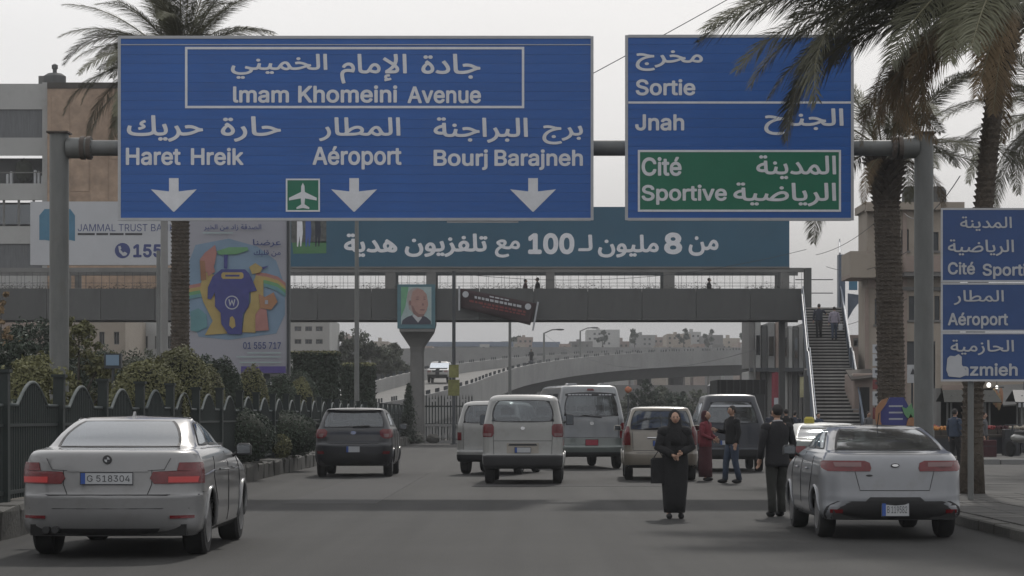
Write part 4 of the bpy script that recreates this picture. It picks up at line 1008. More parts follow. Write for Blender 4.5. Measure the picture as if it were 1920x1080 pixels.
    mb = MB(); h0 = hwm * .86; segs = []
    y = .12; cuts = sorted(wys)
    for wy in cuts: segs.append((y, wy - ar)); segs.append((wy - ar, wy + ar)); y = wy + ar
    segs.append((y, Lf - .2))
    for i, (a, b) in enumerate(segs): mb.box(-(h0 if i % 2 == 0 else h0 - ww - .04), (h0 if i % 2 == 0 else h0 - ww - .04), a, b, z1 + .01, z1 + .12)
    for wy in wys:
        for s_ in (-1, 1):
            x0 = s_ * (hwm - ww - .06)
            mb.add([(x0, wy + ar * 1.15 * cos(pi * k / 10), wr + ar * 1.15 * sin(pi * k / 10)) for k in range(11)], [tuple(range(11))])
            xs = s_ * (hwm - .05)
            mb.add([(xx, wy + ar * 1.08 * cos(pi * k / 10), wr + ar * 1.08 * sin(pi * k / 10)) for k in range(11) for xx in (x0, xs)], [(2 * k, 2 * k + 1, 2 * k + 3, 2 * k + 2) for k in range(10)])
    mb.build('underbody', 'under', t)
    mb = MB(); mb.box(-hwm * .8, hwm * .8, .5, Lf - 1.3, z1 + .25, z1 + .28); mb.box(-hwm * .82, hwm * .82, Lf - sp.get('dash', 1.6), Lf - sp.get('dash', 1.6) + .4, z1 + .3, bel + .02)
    if sp.get('shelf'): mb.box(-hwm * .78, hwm * .78, .35 if cat != 'saloon' else .75, sp['shelf'], bel - .06, bel - .03)
    mb.build('interior', 'seat', t)
    hr_ = .22 if cat in ('saloon', 'taxi') else .32
    for ry in sp['seats']:
        for x in (-.38, .38):
            mb = MB(); mb.bevbox(x - .24, x + .24, ry, ry + .12, z1 + .3, bel + hr_ * .35, .04); mb.bevbox(x - .24, x + .24, ry + .1, ry + .5, z1 + .28, z1 + .45, .03); mb.bevbox(x - .12, x + .12, ry + .01, ry + .1, bel + hr_ * .5, bel + hr_, .03)
            mb.build('seat', 'seat', t)
    key = (wr, ww)
    if key not in WH: WH[key] = wheel_mesh(wr, ww, sp.get('spokes', 5))
    for wy in wys:
        for s_ in (-1, 1):
            o = share('wheel', WH[key][0], t, (s_ * (hwm - ww / 2 - .025), wy, wr), (random.uniform(0, 1), 0, 0 if s_ > 0 else pi)); share('rim', WH[key][1], o)
            mb = MB(); K = 12; pr = []
            for k in range(K + 1):
                a = -.12 + (pi + .24) * k / K; yy, zz = wy + ar * .99 * cos(a), wr + ar * .99 * sin(a); tt = B.tz(max(zz, z1 + .001)); q = max(1.5, min(2.5, B.sy(yy, tt)))
                pr.append(B.pt(s_ * q, tt))
            mb.tube(pr, .022, 6); mb.build('wheel_arch', paint, t, True)
    for s_ in (-1, 1):
        if sp.get('mirror'):
            y, z = sp['mirror']; tt = B.tz(z); p = B.pt(s_ * B.sy(y, tt), tt)
            mb = MB(); hh = sp.get('mh', .065); mb.bevbox(min(p.x + s_ * .045, p.x + s_ * .215), max(p.x + s_ * .045, p.x + s_ * .215), p.y - .05, p.y + .05, p.z + .075 - hh, p.z + .075 + hh, .03); mb.tube([p, (p.x + s_ * .06, p.y, p.z + .04)], .022, 6); mr_ = mb.build('side_mirror', sp.get('mirmat', paint), t, True, 60); MB().box(min(p.x + s_ * .06, p.x + s_ * .2), max(p.x + s_ * .06, p.x + s_ * .2), p.y - .054, p.y - .051, p.z + .09 - hh, p.z + .06 + hh).build('mirror_glass', 'glassd', mr_)
    return t, B
def strip(B, pts, w, m, parent, off=.003, front=False, name='panel_gap'):
    """dark line on the rear, pts (x,z)"""
    mb = MB(); vs = []
    P_ = []
    for i in range(len(pts) - 1):
        for j in range(6): f = j / 6; P_.append((pts[i][0] * (1 - f) + pts[i + 1][0] * f, pts[i][1] * (1 - f) + pts[i + 1][1] * f))
    P_.append(pts[-1])
    pts3 = []
    for x, z in P_:
        t = B.tz(z); pts3.append(B.pt(B.sx(x, t), t, off))
    mb.tube(pts3, w, 4); return mb.build(name, m, parent)
def sline(B, pts, w, m, parent, name='panel_gap'):         # side lines, pts (y,z), both sides
    for s_ in (-1, 1):
        mb = MB(); L = []
        for i in range(len(pts) - 1):
            for j in range(6): f = j / 6; L.append((pts[i][0] * (1 - f) + pts[i + 1][0] * f, pts[i][1] * (1 - f) + pts[i + 1][1] * f))
        L.append(pts[-1]); P3 = []
        for y, z in L: t = B.tz(z); P3.append(B.pt(s_ * B.sy(y, t), t, .002))
        mb.tube(P3, w, 4); mb.build(name, m, parent)
def plate(B, x, z, w, h, parent, txt, m='plate', euro=True, y=None, front=False):
    t = B.tz(z); y = y if y is not None else B.pt(B.sx(x, t), t).y - .025
    p = MB().bevbox(0, w, 0, .012, 0, h, .002).build('number_plate', m, parent); p.location = (x - w / 2, y, z - h / 2)
    mb = MB(); b = .008; mb.box(0, w, -.002, 0, 0, b); mb.box(0, w, -.002, 0, h - b, h); mb.box(0, b, -.002, 0, b, h - b); mb.box(w - b, w, -.002, 0, b, h - b); mb.build('plate_rim', 'platetx', p)
    if euro: MB().box(b, b + .045, -.003, 0, b, h - b).build('plate_band', 'euro', p)
    if txt: lettering(txt, .07, w - .03, h * .24, h * .76, 0, 'platetx' if m == 'plate' else 'plate', p, .01)
def light(B, rows, parent, m='red', both=True, off=.012, nc=6, name='tail_light', **k):
    for s_ in ((1, -1) if both else (1,)):
        r = [(z, a, b) if s_ > 0 else (z, -b, -a) for z, a, b in rows]
        B.rp(r, off, nc, **k).build(name, m, parent, True, 40)
def disc(B, x, z, r, m, parent, off=.015, name='badge', n=16, rx=None):
    t = B.tz(z); p = B.pt(B.sx(x, t), t, off); q = B.pt(B.sx(x, t), t, 0); nn = (p - q).normalized()
    mb = MB(); u = nn.cross(Vector((0, 0, 1))).normalized(); w = u.cross(nn); rx = rx or r
    vs = [q + nn * (.003)] ; ring1 = [q + u * rx * cos(2 * pi * k / n) + w * r * sin(2 * pi * k / n) for k in range(n)]; ring2 = [v + nn * off for v in ring1]
    mb.add(ring1 + ring2, [tuple(range(n, 2 * n))] + [(k, (k + 1) % n, n + (k + 1) % n, n + k) for k in range(n)]); return mb.build(name, m, parent)

SED = dict(lv=[(.22, .13, 4.38, .82, .22, .3), (.30, .05, 4.46, .885, .26, .35), (.46, .0, 4.51, .905, .38, .38), (.62, .0, 4.52, .905, .38, .38), (.645, .025, 4.50, .905, .37, .38), (.80, .045, 4.42, .905, .37, .38),
                (.93, .06, 4.05, .890, .37, .45), (1.035, .08, 3.55, .85, .35, .45), (1.075, .16, 3.28, .81, .32, .4), (1.10, .62, 3.14, .765, .22, .3), (1.24, .96, 2.82, .69, .22, .3), (1.365, 1.34, 2.36, .605, .22, .3),
                (1.405, 1.60, 2.15, .56, .2, .3), (1.425, 2.0, 2.05, .12, .02, .02)],
           bow=.06, hw=.905, wr=.325, wy=(.98, 3.72), ww=.23, belt=1.1, wins=[('r', -1.13, 1.13, 9.12, 10.92), ('s', 1.60, 1.94, 9.25, 10.78), ('s', 1.975, 2.42, 9.25, 10.78), ('f', 2.62, 4, 9.1, 10.95)],
           seats=(1.55, 2.45), shelf=1.5, mirror=(2.95, .98), mirmat='plastic', dash=1.75, wround=.05, rub=.03)
def at(px, d): return X(px, d)
# silver-grey saloon, front left
bm_, B = vehicle('parked_car', 'pearl grey saloon with lit red tail lights driving at the lower left', 'saloon', SED, 'pbmw', (X(205, 24.9) + .02, 24.6), 0, 1.055)
L_ = lambda rows, m='red', **k: light(B, rows, bm_, m, **k)
bm_.name = 'car'
L_([(.745, .46, .93), (.80, .42, .93), (.865, .45, .93), (.875, .68, .93), (.955, .70, .90)])
L_([(.757, .60, .86), (.815, .60, .87)], 'redlit', off=.016, name='lit_strip')
plate(B, 0, .80, .53, .125, bm_, 'G 518304')
disc(B, 0, .985, .045, 'plastic', bm_); disc(B, 0, .985, .030, 'platetx', bm_, .018)
t_ = B.tz(.985); c0 = B.pt(0, t_, .02)
mb = MB()
for a0 in (0, pi): mb.add([c0] + [c0 + Vector((.027 * cos(a0 + pi / 2 * k / 5), -.002, .027 * sin(a0 + pi / 2 * k / 5))) for k in range(6)], [(0, 1, 2, 3, 4, 5, 6)])
mb.build('badge_quarters', 'plate', bm_)
strip(B, [(-.88, .632), (.88, .632)], .006, 'frit', bm_)
strip(B, [(-.44, .88), (-.44, .74), (-.40, .64)], .004, 'frit', bm_); strip(B, [(.44, .88), (.44, .74), (.40, .64)], .004, 'frit', bm_)
strip(B, [(-.62, 1.0), (-.56, .885), (-.30, .872), (.30, .872), (.56, .885), (.62, 1.0)], .004, 'frit', bm_)
sline(B, [(1.30, 1.0), (1.18, .8), (1.42, .55), (1.45, .3)], .005, 'frit', bm_); sline(B, [(2.28, 1.04), (2.28, .3)], .005, 'frit', bm_); sline(B, [(3.18, 1.02), (3.3, .7), (3.22, .3)], .005, 'frit', bm_)
for s_ in (-1, 1):
    for y in (1.62, 2.62):
        t_ = B.tz(.86); p = B.pt(s_ * B.sy(y, t_), t_, .012); mb = MB(); mb.tube([p + Vector((0, -.09, 0)), p + Vector((s_ * .014, 0, 0)), p + Vector((0, .09, 0))], .014, 6); mb.build('door_handle', 'pbmw', bm_)
for x in (-.60, -.51):
    mb = MB(); mb.lathe([(.036, 0), (.036, .16), (.026, .16), (.026, .02)], 12, Matrix.Translation((x, -.005, .29)) @ Matrix.Rotation(-pi / 2, 4, 'X')); mb.build('exhaust', 'plastic', bm_, True, 40)
B.rp([(.235, -.45, .45), (.30, -.52, .52)], .004).build('diffuser', 'plastic', bm_)
mb = MB(); mb.prism([(0, 0), (.16, 0), (.13, .05), (.10, .065)], -.012, .012); a = mb.build('roof_fin', 'pbmw', bm_); a.rotation_euler = (0, 0, -pi / 2); a.location = (0, 1.72, 1.412); a.rotation_euler = (0, 0, pi / 2); a.location = (0, 1.6, 1.405)
B.rp([(.40, -.84, -.62), (.43, -.84, -.62)], .012, 3).build('reflector', 'red', bm_); B.rp([(.40, .62, .84), (.43, .62, .84)], .012, 3).build('reflector', 'red', bm_)
strip(B, [(-.80, .50), (.80, .50)], .004, 'frit', bm_, 0.001); sline(B, [(.35, .66), (.62, .655)], .004, 'frit', bm_); B.rp([(.865, -.40, .40), (.885, -.40, .40)], .016, 6).build('boot_trim', 'pbmw', bm_)
sline(B, [(1.0, 1.085), (1.6, 1.092), (2.9, 1.09)], .010, 'chrome', bm_, 'window_trim'); sline(B, [(.55, .82), (1.2, .86), (3.4, .84)], .006, 'pbmw', bm_, 'body_crease')
# light silver saloon parked right
KIA = dict(SED); KIA.update(lv=[(.24, .12, 4.25, .78, .22, .3), (.34, .04, 4.32, .845, .26, .35), (.48, .0, 4.36, .86, .38, .38), (.60, .01, 4.36, .86, .38, .38), (.74, .02, 4.3, .86, .38, .38), (.86, .03, 4.1, .85, .37, .38),
                (.97, .06, 3.7, .82, .35, .45), (1.03, .13, 3.4, .785, .32, .4), (1.055, .30, 3.22, .77, .2, .35), (1.075, .48, 3.1, .745, .16, .3), (1.21, .82, 2.75, .68, .2, .3), (1.33, 1.28, 2.25, .60, .2, .3),
                (1.368, 1.5, 2.1, .54, .2, .3), (1.388, 1.9, 2.0, .12, .02, .02)], hw=.86, wr=.30, wy=(.86, 3.43), ww=.2, belt=1.08, wins=[('r', -1.15, 1.15, 9.1, 10.93), ('s', 1.60, 1.94, 9.25, 10.78), ('s', 1.975, 2.42, 9.25, 10.78), ('f', 2.62, 4, 9.1, 10.95)], mirror=(2.75, .98))
ki, B = vehicle('car', 'light silver saloon parked by the right kerb at the lower right', 'saloon', KIA, 'pkia', (X(1672, 28.6), 28.3), radians(.5), 1.0)
light(B, [(.83, .30, .78), (.87, .285, .84), (.93, .30, .84), (.955, .36, .82)], ki); light(B, [(.885, .40, .70), (.935, .40, .72)], ki, 'lens', off=.016, name='reverse_lens')
B.rp([(.25, -.80, .80), (.40, -.80, .80), (.47, -.68, .68)], .008, 12).build('lower_bumper', 'plastic', ki, True, 40)
B.rp([(.44, -.40, .40), (.52, -.30, .30)], .008, 8).build('plate_recess', 'plastic', ki, True, 40)
light(B, [(.33, .62, .76), (.37, .62, .76)], ki, off=.014, name='reflector')
plate(B, 0, .37, .34, .165, ki, 'B 119582'); disc(B, 0, .90, .026, 'plastic', ki, rx=.052); disc(B, 0, .90, .015, 'chrome', ki, .018, rx=.04)
strip(B, [(-.48, .84), (-.42, .60), (.42, .60), (.48, .84)], .004, 'frit', ki); disc(B, -.31, .78, .012, 'plastic', ki, .006, rx=.04, name='model_badge')
sline(B, [(1.2, 1.0), (1.1, .8), (1.32, .55), (1.35, .3)], .005, 'frit', ki); sline(B, [(2.12, 1.04), (2.12, .3)], .005, 'frit', ki); sline(B, [(3.0, 1.02), (3.1, .7), (3.0, .3)], .005, 'frit', ki)
mb = MB(); mb.tube([(0, 1.42, 1.35), (0, 1.25, 1.54)], .006, 5); mb.build('antenna', 'plastic', ki)
for s_ in (-1, 1):
    for y in (1.5, 2.45):
        t_ = B.tz(.84); p = B.pt(s_ * B.sy(y, t_), t_, .012); mb = MB(); mb.tube([p + Vector((0, -.09, 0)), p + Vector((s_ * .014, 0, 0)), p + Vector((0, .09, 0))], .014, 6); mb.build('door_handle', 'pkia', ki)
# taxi behind it
TX_ = dict(KIA)
ta, B = vehicle('car', 'greenish grey taxi with yellow roof sign half hidden behind the parked silver saloon', 'taxi', TX_, 'pgreen', (X(1562, 45), 45), radians(-1), .99)
light(B, [(.74, .50, .80), (.84, .46, .84), (.93, .50, .84)], ta); plate(B, 0, .72, .4, .12, ta, ''); strip(B, [(-.5, .84), (-.5, .62), (.5, .62), (.5, .84)], .005, 'frit', ta)
M['taxi'] = mat('taxi_sign_yellow', (.45, .38, .06), .5)
MB().bevbox(-.38, -.18, 1.7, 1.85, 1.37, 1.50, .04).build('roof_sign', 'taxi', ta)
# charcoal hatchback
HAT = dict(lv=[(.24, .14, 3.66, .74, .2, .3), (.32, .05, 3.74, .80, .25, .35), (.50, .0, 3.77, .83, .28, .38), (.68, .0, 3.77, .835, .28, .38), (.75, .06, 3.74, .835, .26, .38), (.90, .08, 3.5, .83, .26, .4), (1.03, .13, 3.1, .80, .24, .4),
               (1.07, .17, 2.95, .775, .2, .34), (1.24, .27, 2.66, .715, .18, .3), (1.40, .38, 2.2, .645, .16, .3), (1.455, .36, 1.95, .60, .14, .3), (1.485, .55, 1.7, .50, .2, .3), (1.50, 1.0, 1.2, .12, .02, .02)],
           hw=.835, wr=.29, wy=(.62, 3.05), ww=.185, belt=1.07, wins=[('r', -1.13, 1.13, 7.1, 8.95), ('s', 1.60, 1.92, 7.25, 8.8), ('s', 1.955, 2.42, 7.2, 8.8), ('f', 2.62, 4, 7.1, 8.95)], seats=(.85, 1.75), shelf=.7, mirror=(2.55, 1.0), mirmat='plastic', dash=1.6, rub=.035)
hd = 57.5
ha, B = vehicle('car', 'charcoal hatchback driving beside the left kerb behind the saloon', 'hatchback', HAT, 'pgrey', (X(662, hd), hd), radians(0), 1.14)
light(B, [(.83, .66, .76), (.88, .58, .83), (.98, .56, .83), (1.03, .62, .80)], ha); light(B, [(.86, .66, .74), (.93, .64, .75)], ha, 'lens', off=.017, name='reverse_lens')
B.rp([(.25, -.70, .70), (.34, -.76, .76), (.52, -.62, .62)], .008, 12).build('lower_bumper', 'plastic', ha, True, 40)
light(B, [(.50, .62, .76), (.56, .64, .78)], ha, off=.014, name='reflector')
plate(B, 0, .60, .30, .14, ha, ''); disc(B, 0, .95, .04, 'chrome', ha, rx=.06)
strip(B, [(-.78, .725), (.78, .725)], .008, 'frit', ha); strip(B, [(-.60, .98), (-.56, .74)], .004, 'frit', ha); strip(B, [(.60, .98), (.56, .74)], .004, 'frit', ha)
strip(B, [(-.02, 1.075), (.34, 1.095)], .012, 'plastic', ha, .02, name='rear_wiper'); B.rp([(1.405, -.58, .58), (1.45, -.54, .54)], .03, 8, skirt=.06).build('roof_spoiler', 'pgrey', ha, True, 40)
mb = MB(); mb.tube([(0, .62, 1.49), (0, .5, 1.60)], .007, 5); mb.build('antenna', 'plastic', ha)
sline(B, [(.95, 1.02), (.95, .7), (1.02, .3)], .005, 'frit', ha); sline(B, [(1.75, 1.03), (1.75, .3)], .005, 'frit', ha); sline(B, [(2.65, 1.03), (2.75, .3)], .005, 'frit', ha)
# vans
def vanspec(H, hw, L, b0=.32, belt=1.28, top=1.74, tumble=.10, rr=.16, rear=.16, wr=.30, wy=None, seats=(1.0, 1.9, 2.8)):
    return dict(lv=[(b0, .10, L - .1, hw - .05, .12, .25), (b0 + .08, .02, L - .02, hw - .01, rr, .3), (b0 + .25, .0, L, hw, rr, .3), (b0 + .29, .03, L - .01, hw, rr, .3), (.92, .05, L - .04, hw, rr, .3), (belt - .10, .06, L - .22, hw - .005, rr, .3), (belt, .07, L - .42, hw - .02, rr, .3),
                    ((belt + top) / 2, .07 + rear * .5, L - .78, hw - .02 - tumble * .45, rr, .3), (top, .07 + rear, L - 1.12, hw - .02 - tumble, rr, .3), (H - .06, .16 + rear, L - 1.35, hw - .06 - tumble, rr + .02, .3), (H - .015, .28 + rear, L - 1.6, hw - .2 - tumble, .2, .3), (H, .9, L - 2.2, .2, .05, .05)],
                hw=hw, wr=wr, wy=wy or (.72, L - .85), ww=.19, belt=belt, wins=[('r', -1.0, 1.0, 6.12, 7.95), ('s', 1.60, 1.86, 6.1, 7.9), ('s', 1.90, 2.16, 6.1, 7.9), ('s', 2.20, 2.44, 6.1, 7.7), ('f', 2.62, 4, 6.1, 8.0)],
                seats=seats, mirror=(L - .95, belt - .02), mirmat='plastic', dash=1.0, bow=.03, bulge=.012, wround=.13, rub=.03, mh=.12)
ad = 51.5
VA = vanspec(1.87, .83, 4.1)
va, B = vehicle('van', 'dusty white van in the middle lane, rounded rear window, seen square from behind', 'van', VA, 'pwhite', (X(980, ad), ad), radians(-1.5), 1.06)
light(B, [(.98, .64, .82), (1.04, .60, .83), (1.20, .60, .83), (1.25, .64, .81)], va); light(B, [(1.0, .66, .80), (1.06, .65, .81)], va, 'lens', off=.017, name='reverse_lens')
B.rp([(.33, -.78, .78), (.42, -.81, .81), (.59, -.82, .82)], .015, 12).build('lower_bumper', 'plastic', va, True, 40)
B.rp([(.64, -.33, .33), (.85, -.33, .33)], .006, 6).build('plate_recess', 'pbeige', va); B.rp([(.80, -.30, .30), (.84, -.28, .28)], .02, 4).build('door_handle', 'plastic', va); plate(B, 0, .71, .34, .12, va, '')
strip(B, [(-.62, 1.30), (-.60, .62)], .004, 'frit', va); strip(B, [(.62, 1.30), (.60, .62)], .004, 'frit', va); strip(B, [(-.6, .90), (.6, .90)], .004, 'frit', va)
disc(B, 0, 1.16, .035, 'chrome', va, rx=.045)
VL = vanspec(1.86, .80, 3.9)
vl, B = vehicle('van', 'older white van half hidden left of the square-on van, angled towards the right', 'van', VL, 'pwhite', (X(912, 60), 60), radians(-11), 1.02)
light(B, [(.86, .66, .76), (1.06, .66, .77)], vl); B.rp([(.33, -.75, .75), (.50, -.78, .78)], .015, 12).build('lower_bumper', 'plastic', vl, True, 40)
strip(B, [(-.62, 1.28), (-.60, .62)], .004, 'frit', vl); plate(B, .1, .72, .3, .12, vl, '')
# silver high-roof minibus
HI = vanspec(2.30, .94, 5.3, b0=.34, belt=1.42, top=2.08, tumble=.13, wr=.34, seats=(1.0, 1.9, 2.8, 3.7)); HI['tint'] = 's'
hi, B = vehicle('minibus', 'tall silver white minibus with red number plate right of the middle van', 'minibus', HI, 'psilver', (X(1110, 66.5), 66.5), radians(9), 1.04)
light(B, [(.84, .80, .93), (.95, .78, .94), (1.20, .80, .94), (1.26, .84, .92)], hi)
B.rp([(.36, -.88, .88), (.44, -.93, .93), (.84, -.93, .93)], .012, 12).build('lower_bumper', 'pgreen', hi, True, 40); B.rp([(.35, -.80, .80), (.46, -.85, .85)], .03, 10).build('step_bumper', 'plastic', hi)
plate(B, 0, .72, .36, .17, hi, '', 'plater', False); strip(B, [(-.75, 1.40), (-.75, .86), (.75, .86), (.75, 1.40)], .005, 'frit', hi); disc(B, 0, 1.24, .05, 'chrome', hi, rx=.06)
strip(B, [(-.25, 1.46), (.28, 1.40)], .014, 'plastic', hi, .025, name='rear_wiper')
B.rp([(1.99, -.70, .70), (2.05, -.69, .69)], .016, 8).build('window_banner', 'frit', hi)
x = -.62
while x < .58:
    w_ = random.uniform(.04, .10)
    if not -.02 < x < .22: B.rp([(2.005, x, x + w_), (2.035, x, x + w_)], .02, 2).build('window_lettering', 'lettgrey', hi)
    x += w_ + .025
B.rp([(2.13, -.10, .10), (2.18, -.08, .08)], .03, 4).build('brake_light', 'red', hi)
for s_ in (-1, 1): MB().bevbox(s_ * .45 - .14, s_ * .45 + .14, .5, .95, 2.26, 2.34, .03).build('roof_vent', 'psilver', hi)
# beige people carrier
AV = dict(HAT); AV.update(lv=[(.28, .12, 4.0, .75, .2, .3), (.36, .03, 4.08, .81, .22, .35), (.52, .0, 4.12, .83, .24, .38), (.60, .0, 4.12, .83, .24, .38), (.64, .03, 4.1, .83, .22, .38), (.9, .05, 3.9, .83, .22, .4), (1.08, .07, 3.3, .815, .2, .4),
          (1.14, .09, 3.15, .79, .18, .34), (1.35, .17, 2.8, .735, .16, .3), (1.57, .27, 2.3, .665, .15, .3), (1.63, .30, 2.05, .62, .14, .3), (1.665, .5, 1.8, .50, .2, .3), (1.68, 1.0, 1.3, .12, .02, .02)], hw=.83, wr=.31, wy=(.66, 3.32), belt=1.14, seats=(.9, 1.9), mirror=(2.75, 1.1), mirmat='pbeige', tint=None)
vd = 54.5
av, B = vehicle('car', 'beige people carrier behind the woman in black, rear tailgate towards us', 'people carrier', AV, 'pbeige', (X(1239, vd), vd), radians(-1.5), 1.03)
light(B, [(.80, .68, .81), (.95, .68, .83), (1.16, .70, .82), (1.22, .71, .80)], av)
B.rp([(.29, -.70, .70), (.35, -.78, .78)], .01, 10).build('lower_bumper', 'plastic', av, True, 40); strip(B, [(-.78, .62), (.78, .62)], .005, 'frit', av)
strip(B, [(-.64, 1.1), (-.62, .68), (.62, .68), (.64, 1.1)], .005, 'frit', av); plate(B, 0, .84, .36, .13, av, ''); strip(B, [(-.3, .96), (.3, .96)], .02, 'chrome', av, .01, name='trim')
strip(B, [(-.35, 1.16), (.1, 1.19)], .012, 'plastic', av, .02, name='rear_wiper')
# dark van
DV = vanspec(1.98, .86, 4.7, belt=1.22, top=1.78, tumble=.17, rear=.24, seats=(1.2, 2.2)); DV['wins'] = DV['wins'][:1] + DV['wins'][1:]; DV['tint'] = 's'
dd = 63.0
dv, B = vehicle('van', 'dark blue van with glossy wide rear window behind the two talking pedestrians', 'van', DV, 'pblue', (X(1372, dd), dd), radians(-1), 1.06)
light(B, [(.72, .74, .84), (1.12, .76, .85)], dv); B.rp([(.33, -.80, .80), (.56, -.84, .84)], .015, 12).build('lower_bumper', 'plastic', dv, True, 40); plate(B, -.12, .74, .34, .12, dv, '')
B.rp([(1.64, -.52, .52), (1.69, -.51, .51)], .02, 8).build('window_lettering', 'lettgrey', dv); strip(B, [(-.7, 1.2), (-.7, .64), (.7, .64), (.7, 1.2)], .005, 'frit', dv)
# white off-roader descending the flyover, facing us
SU = dict(HAT); SU.update(lv=[(.42, .12, 4.3, .80, .2, .25), (.5, .03, 4.42, .88, .22, .25), (.70, .0, 4.46, .90, .2, .25), (.9, .02, 4.44, .90, .2, .25), (1.05, .04, 4.38, .90, .2, .25), (1.15, .05, 3.6, .88, .2, .3),
          (1.19, .07, 3.2, .86, .18, .3), (1.22, .08, 3.1, .85, .16, .3), (1.45, .14, 2.85, .81, .15, .25), (1.68, .22, 2.55, .76, .15, .25), (1.76, .3, 2.4, .70, .14, .25), (1.80, .5, 2.1, .55, .2, .25), (1.82, 1.0, 1.5, .12, .02, .02)], hw=.90, wr=.37, wy=(.8, 3.6), belt=1.22, seats=(1.0, 2.0), mirror=(2.95, 1.25))
# ------------------------------------------------------------------ flyover ramp and its traffic
def ribbon(cl, w, wallh, thick, label, m_road, group=None, out=True):
    """curved deck: road, two parapets, side skirts"""
    t = thing('flyover', label, 'flyover', (0, 0, 0))
    n = 70; P3 = []
    pts = [Vector(c) for c in cl]
    for i in range(n + 1):
        u = i / n * (len(pts) - 1); k = min(len(pts) - 2, int(u)); f = u - k
        p0, p1, p2, p3 = pts[max(0, k - 1)], pts[k], pts[k + 1], pts[min(len(pts) - 1, k + 2)]
        P3.append(.5 * ((2 * p1) + (p2 - p0) * f + (2 * p0 - 5 * p1 + 4 * p2 - p3) * f * f + (3 * p1 - p0 - 3 * p2 + p3) * f ** 3))
    def sec(offs):
        vs = []
        for i, p in enumerate(P3):
            a = P3[max(0, i - 1)]; b = P3[min(n, i + 1)]; tt = (b - a); tt.z = 0; tt.normalize(); r = Vector((tt.y, -tt.x, 0))
            for s, h in offs: vs.append(p + r * s + Vector((0, 0, h)))
        m = len(offs); return vs, [(i * m + k, i * m + (k + 1) % m, (i + 1) * m + (k + 1) % m, (i + 1) * m + k) for i in range(n) for k in range(m)] + [tuple(range(m)), tuple(n * m + k for k in range(m - 1, -1, -1))]
    h = w / 2
    mb = MB(); mb.add(*sec([(-h, 0), (h, 0), (h, -.3), (-h, -.3)])); mb.build('deck', m_road, t)
    for s in (-1, 1):
        mb = MB(); mb.add(*sec([(s * h, -.9), (s * h, wallh), (s * (h + .3), wallh), (s * (h + .3), -.9)])); mb.build('parapet', 'concl', t)
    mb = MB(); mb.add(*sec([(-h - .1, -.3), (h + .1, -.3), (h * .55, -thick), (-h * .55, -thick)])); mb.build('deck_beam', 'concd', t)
    return t, P3
cl = [(-15.5, 120, .6), (-11.2, 142, 1.6), (-8.2, 165, 2.75), (-6.6, 190, 3.9), (-3.6, 222, 5.4), (3.5, 254, 7.0), (14, 280, 8.2), (30, 298, 8.9), (52, 306, 9.1), (85, 306, 9.1), (130, 300, 9.1)]
fo, P3 = ribbon(cl, 7.4, .95, 2.2, 'curving concrete flyover ramp coming down behind the median from the right', 'deck_asphalt' if 'deck_asphalt' in M else 'asphalt2')
mb = MB()
for i in range(0, 20): pass
for j in range(0, 70, 1):      # guard rail posts on the near parapet and the studs that show as a dotted line
    p = P3[j]; a = P3[max(0, j - 1)]; b = P3[min(70, j + 1)]; tt = b - a; tt.z = 0; tt.normalize(); r = Vector((tt.y, -tt.x, 0))
    for k in range(3):
        q = p.lerp(b, k / 3 * .5); 
        for s in (-1, 1):
            c = q + r * s * 3.85;  mb.box(c.x - .05, c.x + .05, c.y - .05, c.y + .05, c.z + .95, c.z + 1.2)
o = mb.build('parapet_studs', 'steeld', fo); o['kind'] = 'stuff'
for j in range(26, 70, 6):
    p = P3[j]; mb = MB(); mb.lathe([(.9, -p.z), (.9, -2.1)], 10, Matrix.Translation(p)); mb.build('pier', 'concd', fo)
for s_ in (-3.7, 3.7):      # solid retaining walls under the low end
    mb = MB(); vs = []
    for j in range(0, 23):
        p, q = P3[j], P3[j + 1]; a = (q - p); a.z = 0; a.normalize(); r = Vector((a.y, -a.x, 0)) * s_
        vs += [p + r - Vector((0, 0, p.z)), p + r + Vector((0, 0, -.25))]
    mb.add(vs, [(2 * j, 2 * j + 2, 2 * j + 3, 2 * j + 1) for j in range(22)]); mb.build('retaining_wall', 'concl', fo)
fo2, Q3 = ribbon([(-70, 262, 7.4), (-40, 268, 7.7), (-18, 272, 8.0), (0, 282, 8.5), (12, 300, 9.0), (30, 322, 9.6), (60, 335, 9.8), (100, 335, 9.8)], 8, 1.2, 2.4, 'second pale flyover deck running straight to the left beyond the ramp', 'asphalt2')
for j in range(2, 70, 8):
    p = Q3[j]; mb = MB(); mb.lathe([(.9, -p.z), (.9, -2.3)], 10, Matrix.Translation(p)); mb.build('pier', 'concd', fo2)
sp = P3[22]
def near(y):
    return min(P3, key=lambda p: abs(p.y - y))
p = near(198); 
su, B = vehicle('car', 'white off-roader with dark grille coming down the flyover towards us', 'off-roader', SU, 'pwhite', (X(826, 196), 196 + 4.4), pi - .06, 1.0, z0=p.z + .0)
B.rp([(.86, -.42, .42), (1.0, -.45, .45)], .012, 8, front=True).build('grille', 'plastic', su); B.rp([(.47, -.80, .80), (.66, -.82, .82)], .02, 10, front=True).build('lower_bumper', 'plastic', su)
for s_ in (-1, 1): B.rp([(.86, min(s_ * .55, s_ * .84), max(s_ * .55, s_ * .84)), (1.0, min(s_ * .55, s_ * .84), max(s_ * .55, s_ * .84))], .015, 4, front=True).build('headlight', 'lens', su)
p = near(146)
s5, B = vehicle('car', 'white car roof just showing over the fence at the foot of the flyover ramp', 'saloon', SED, 'pwhite', (p.x - 1.2, 148), pi + .2, 1.0, z0=p.z + .02)
M['orange'] = mat('orange_paint', (.40, .14, .07), .7)

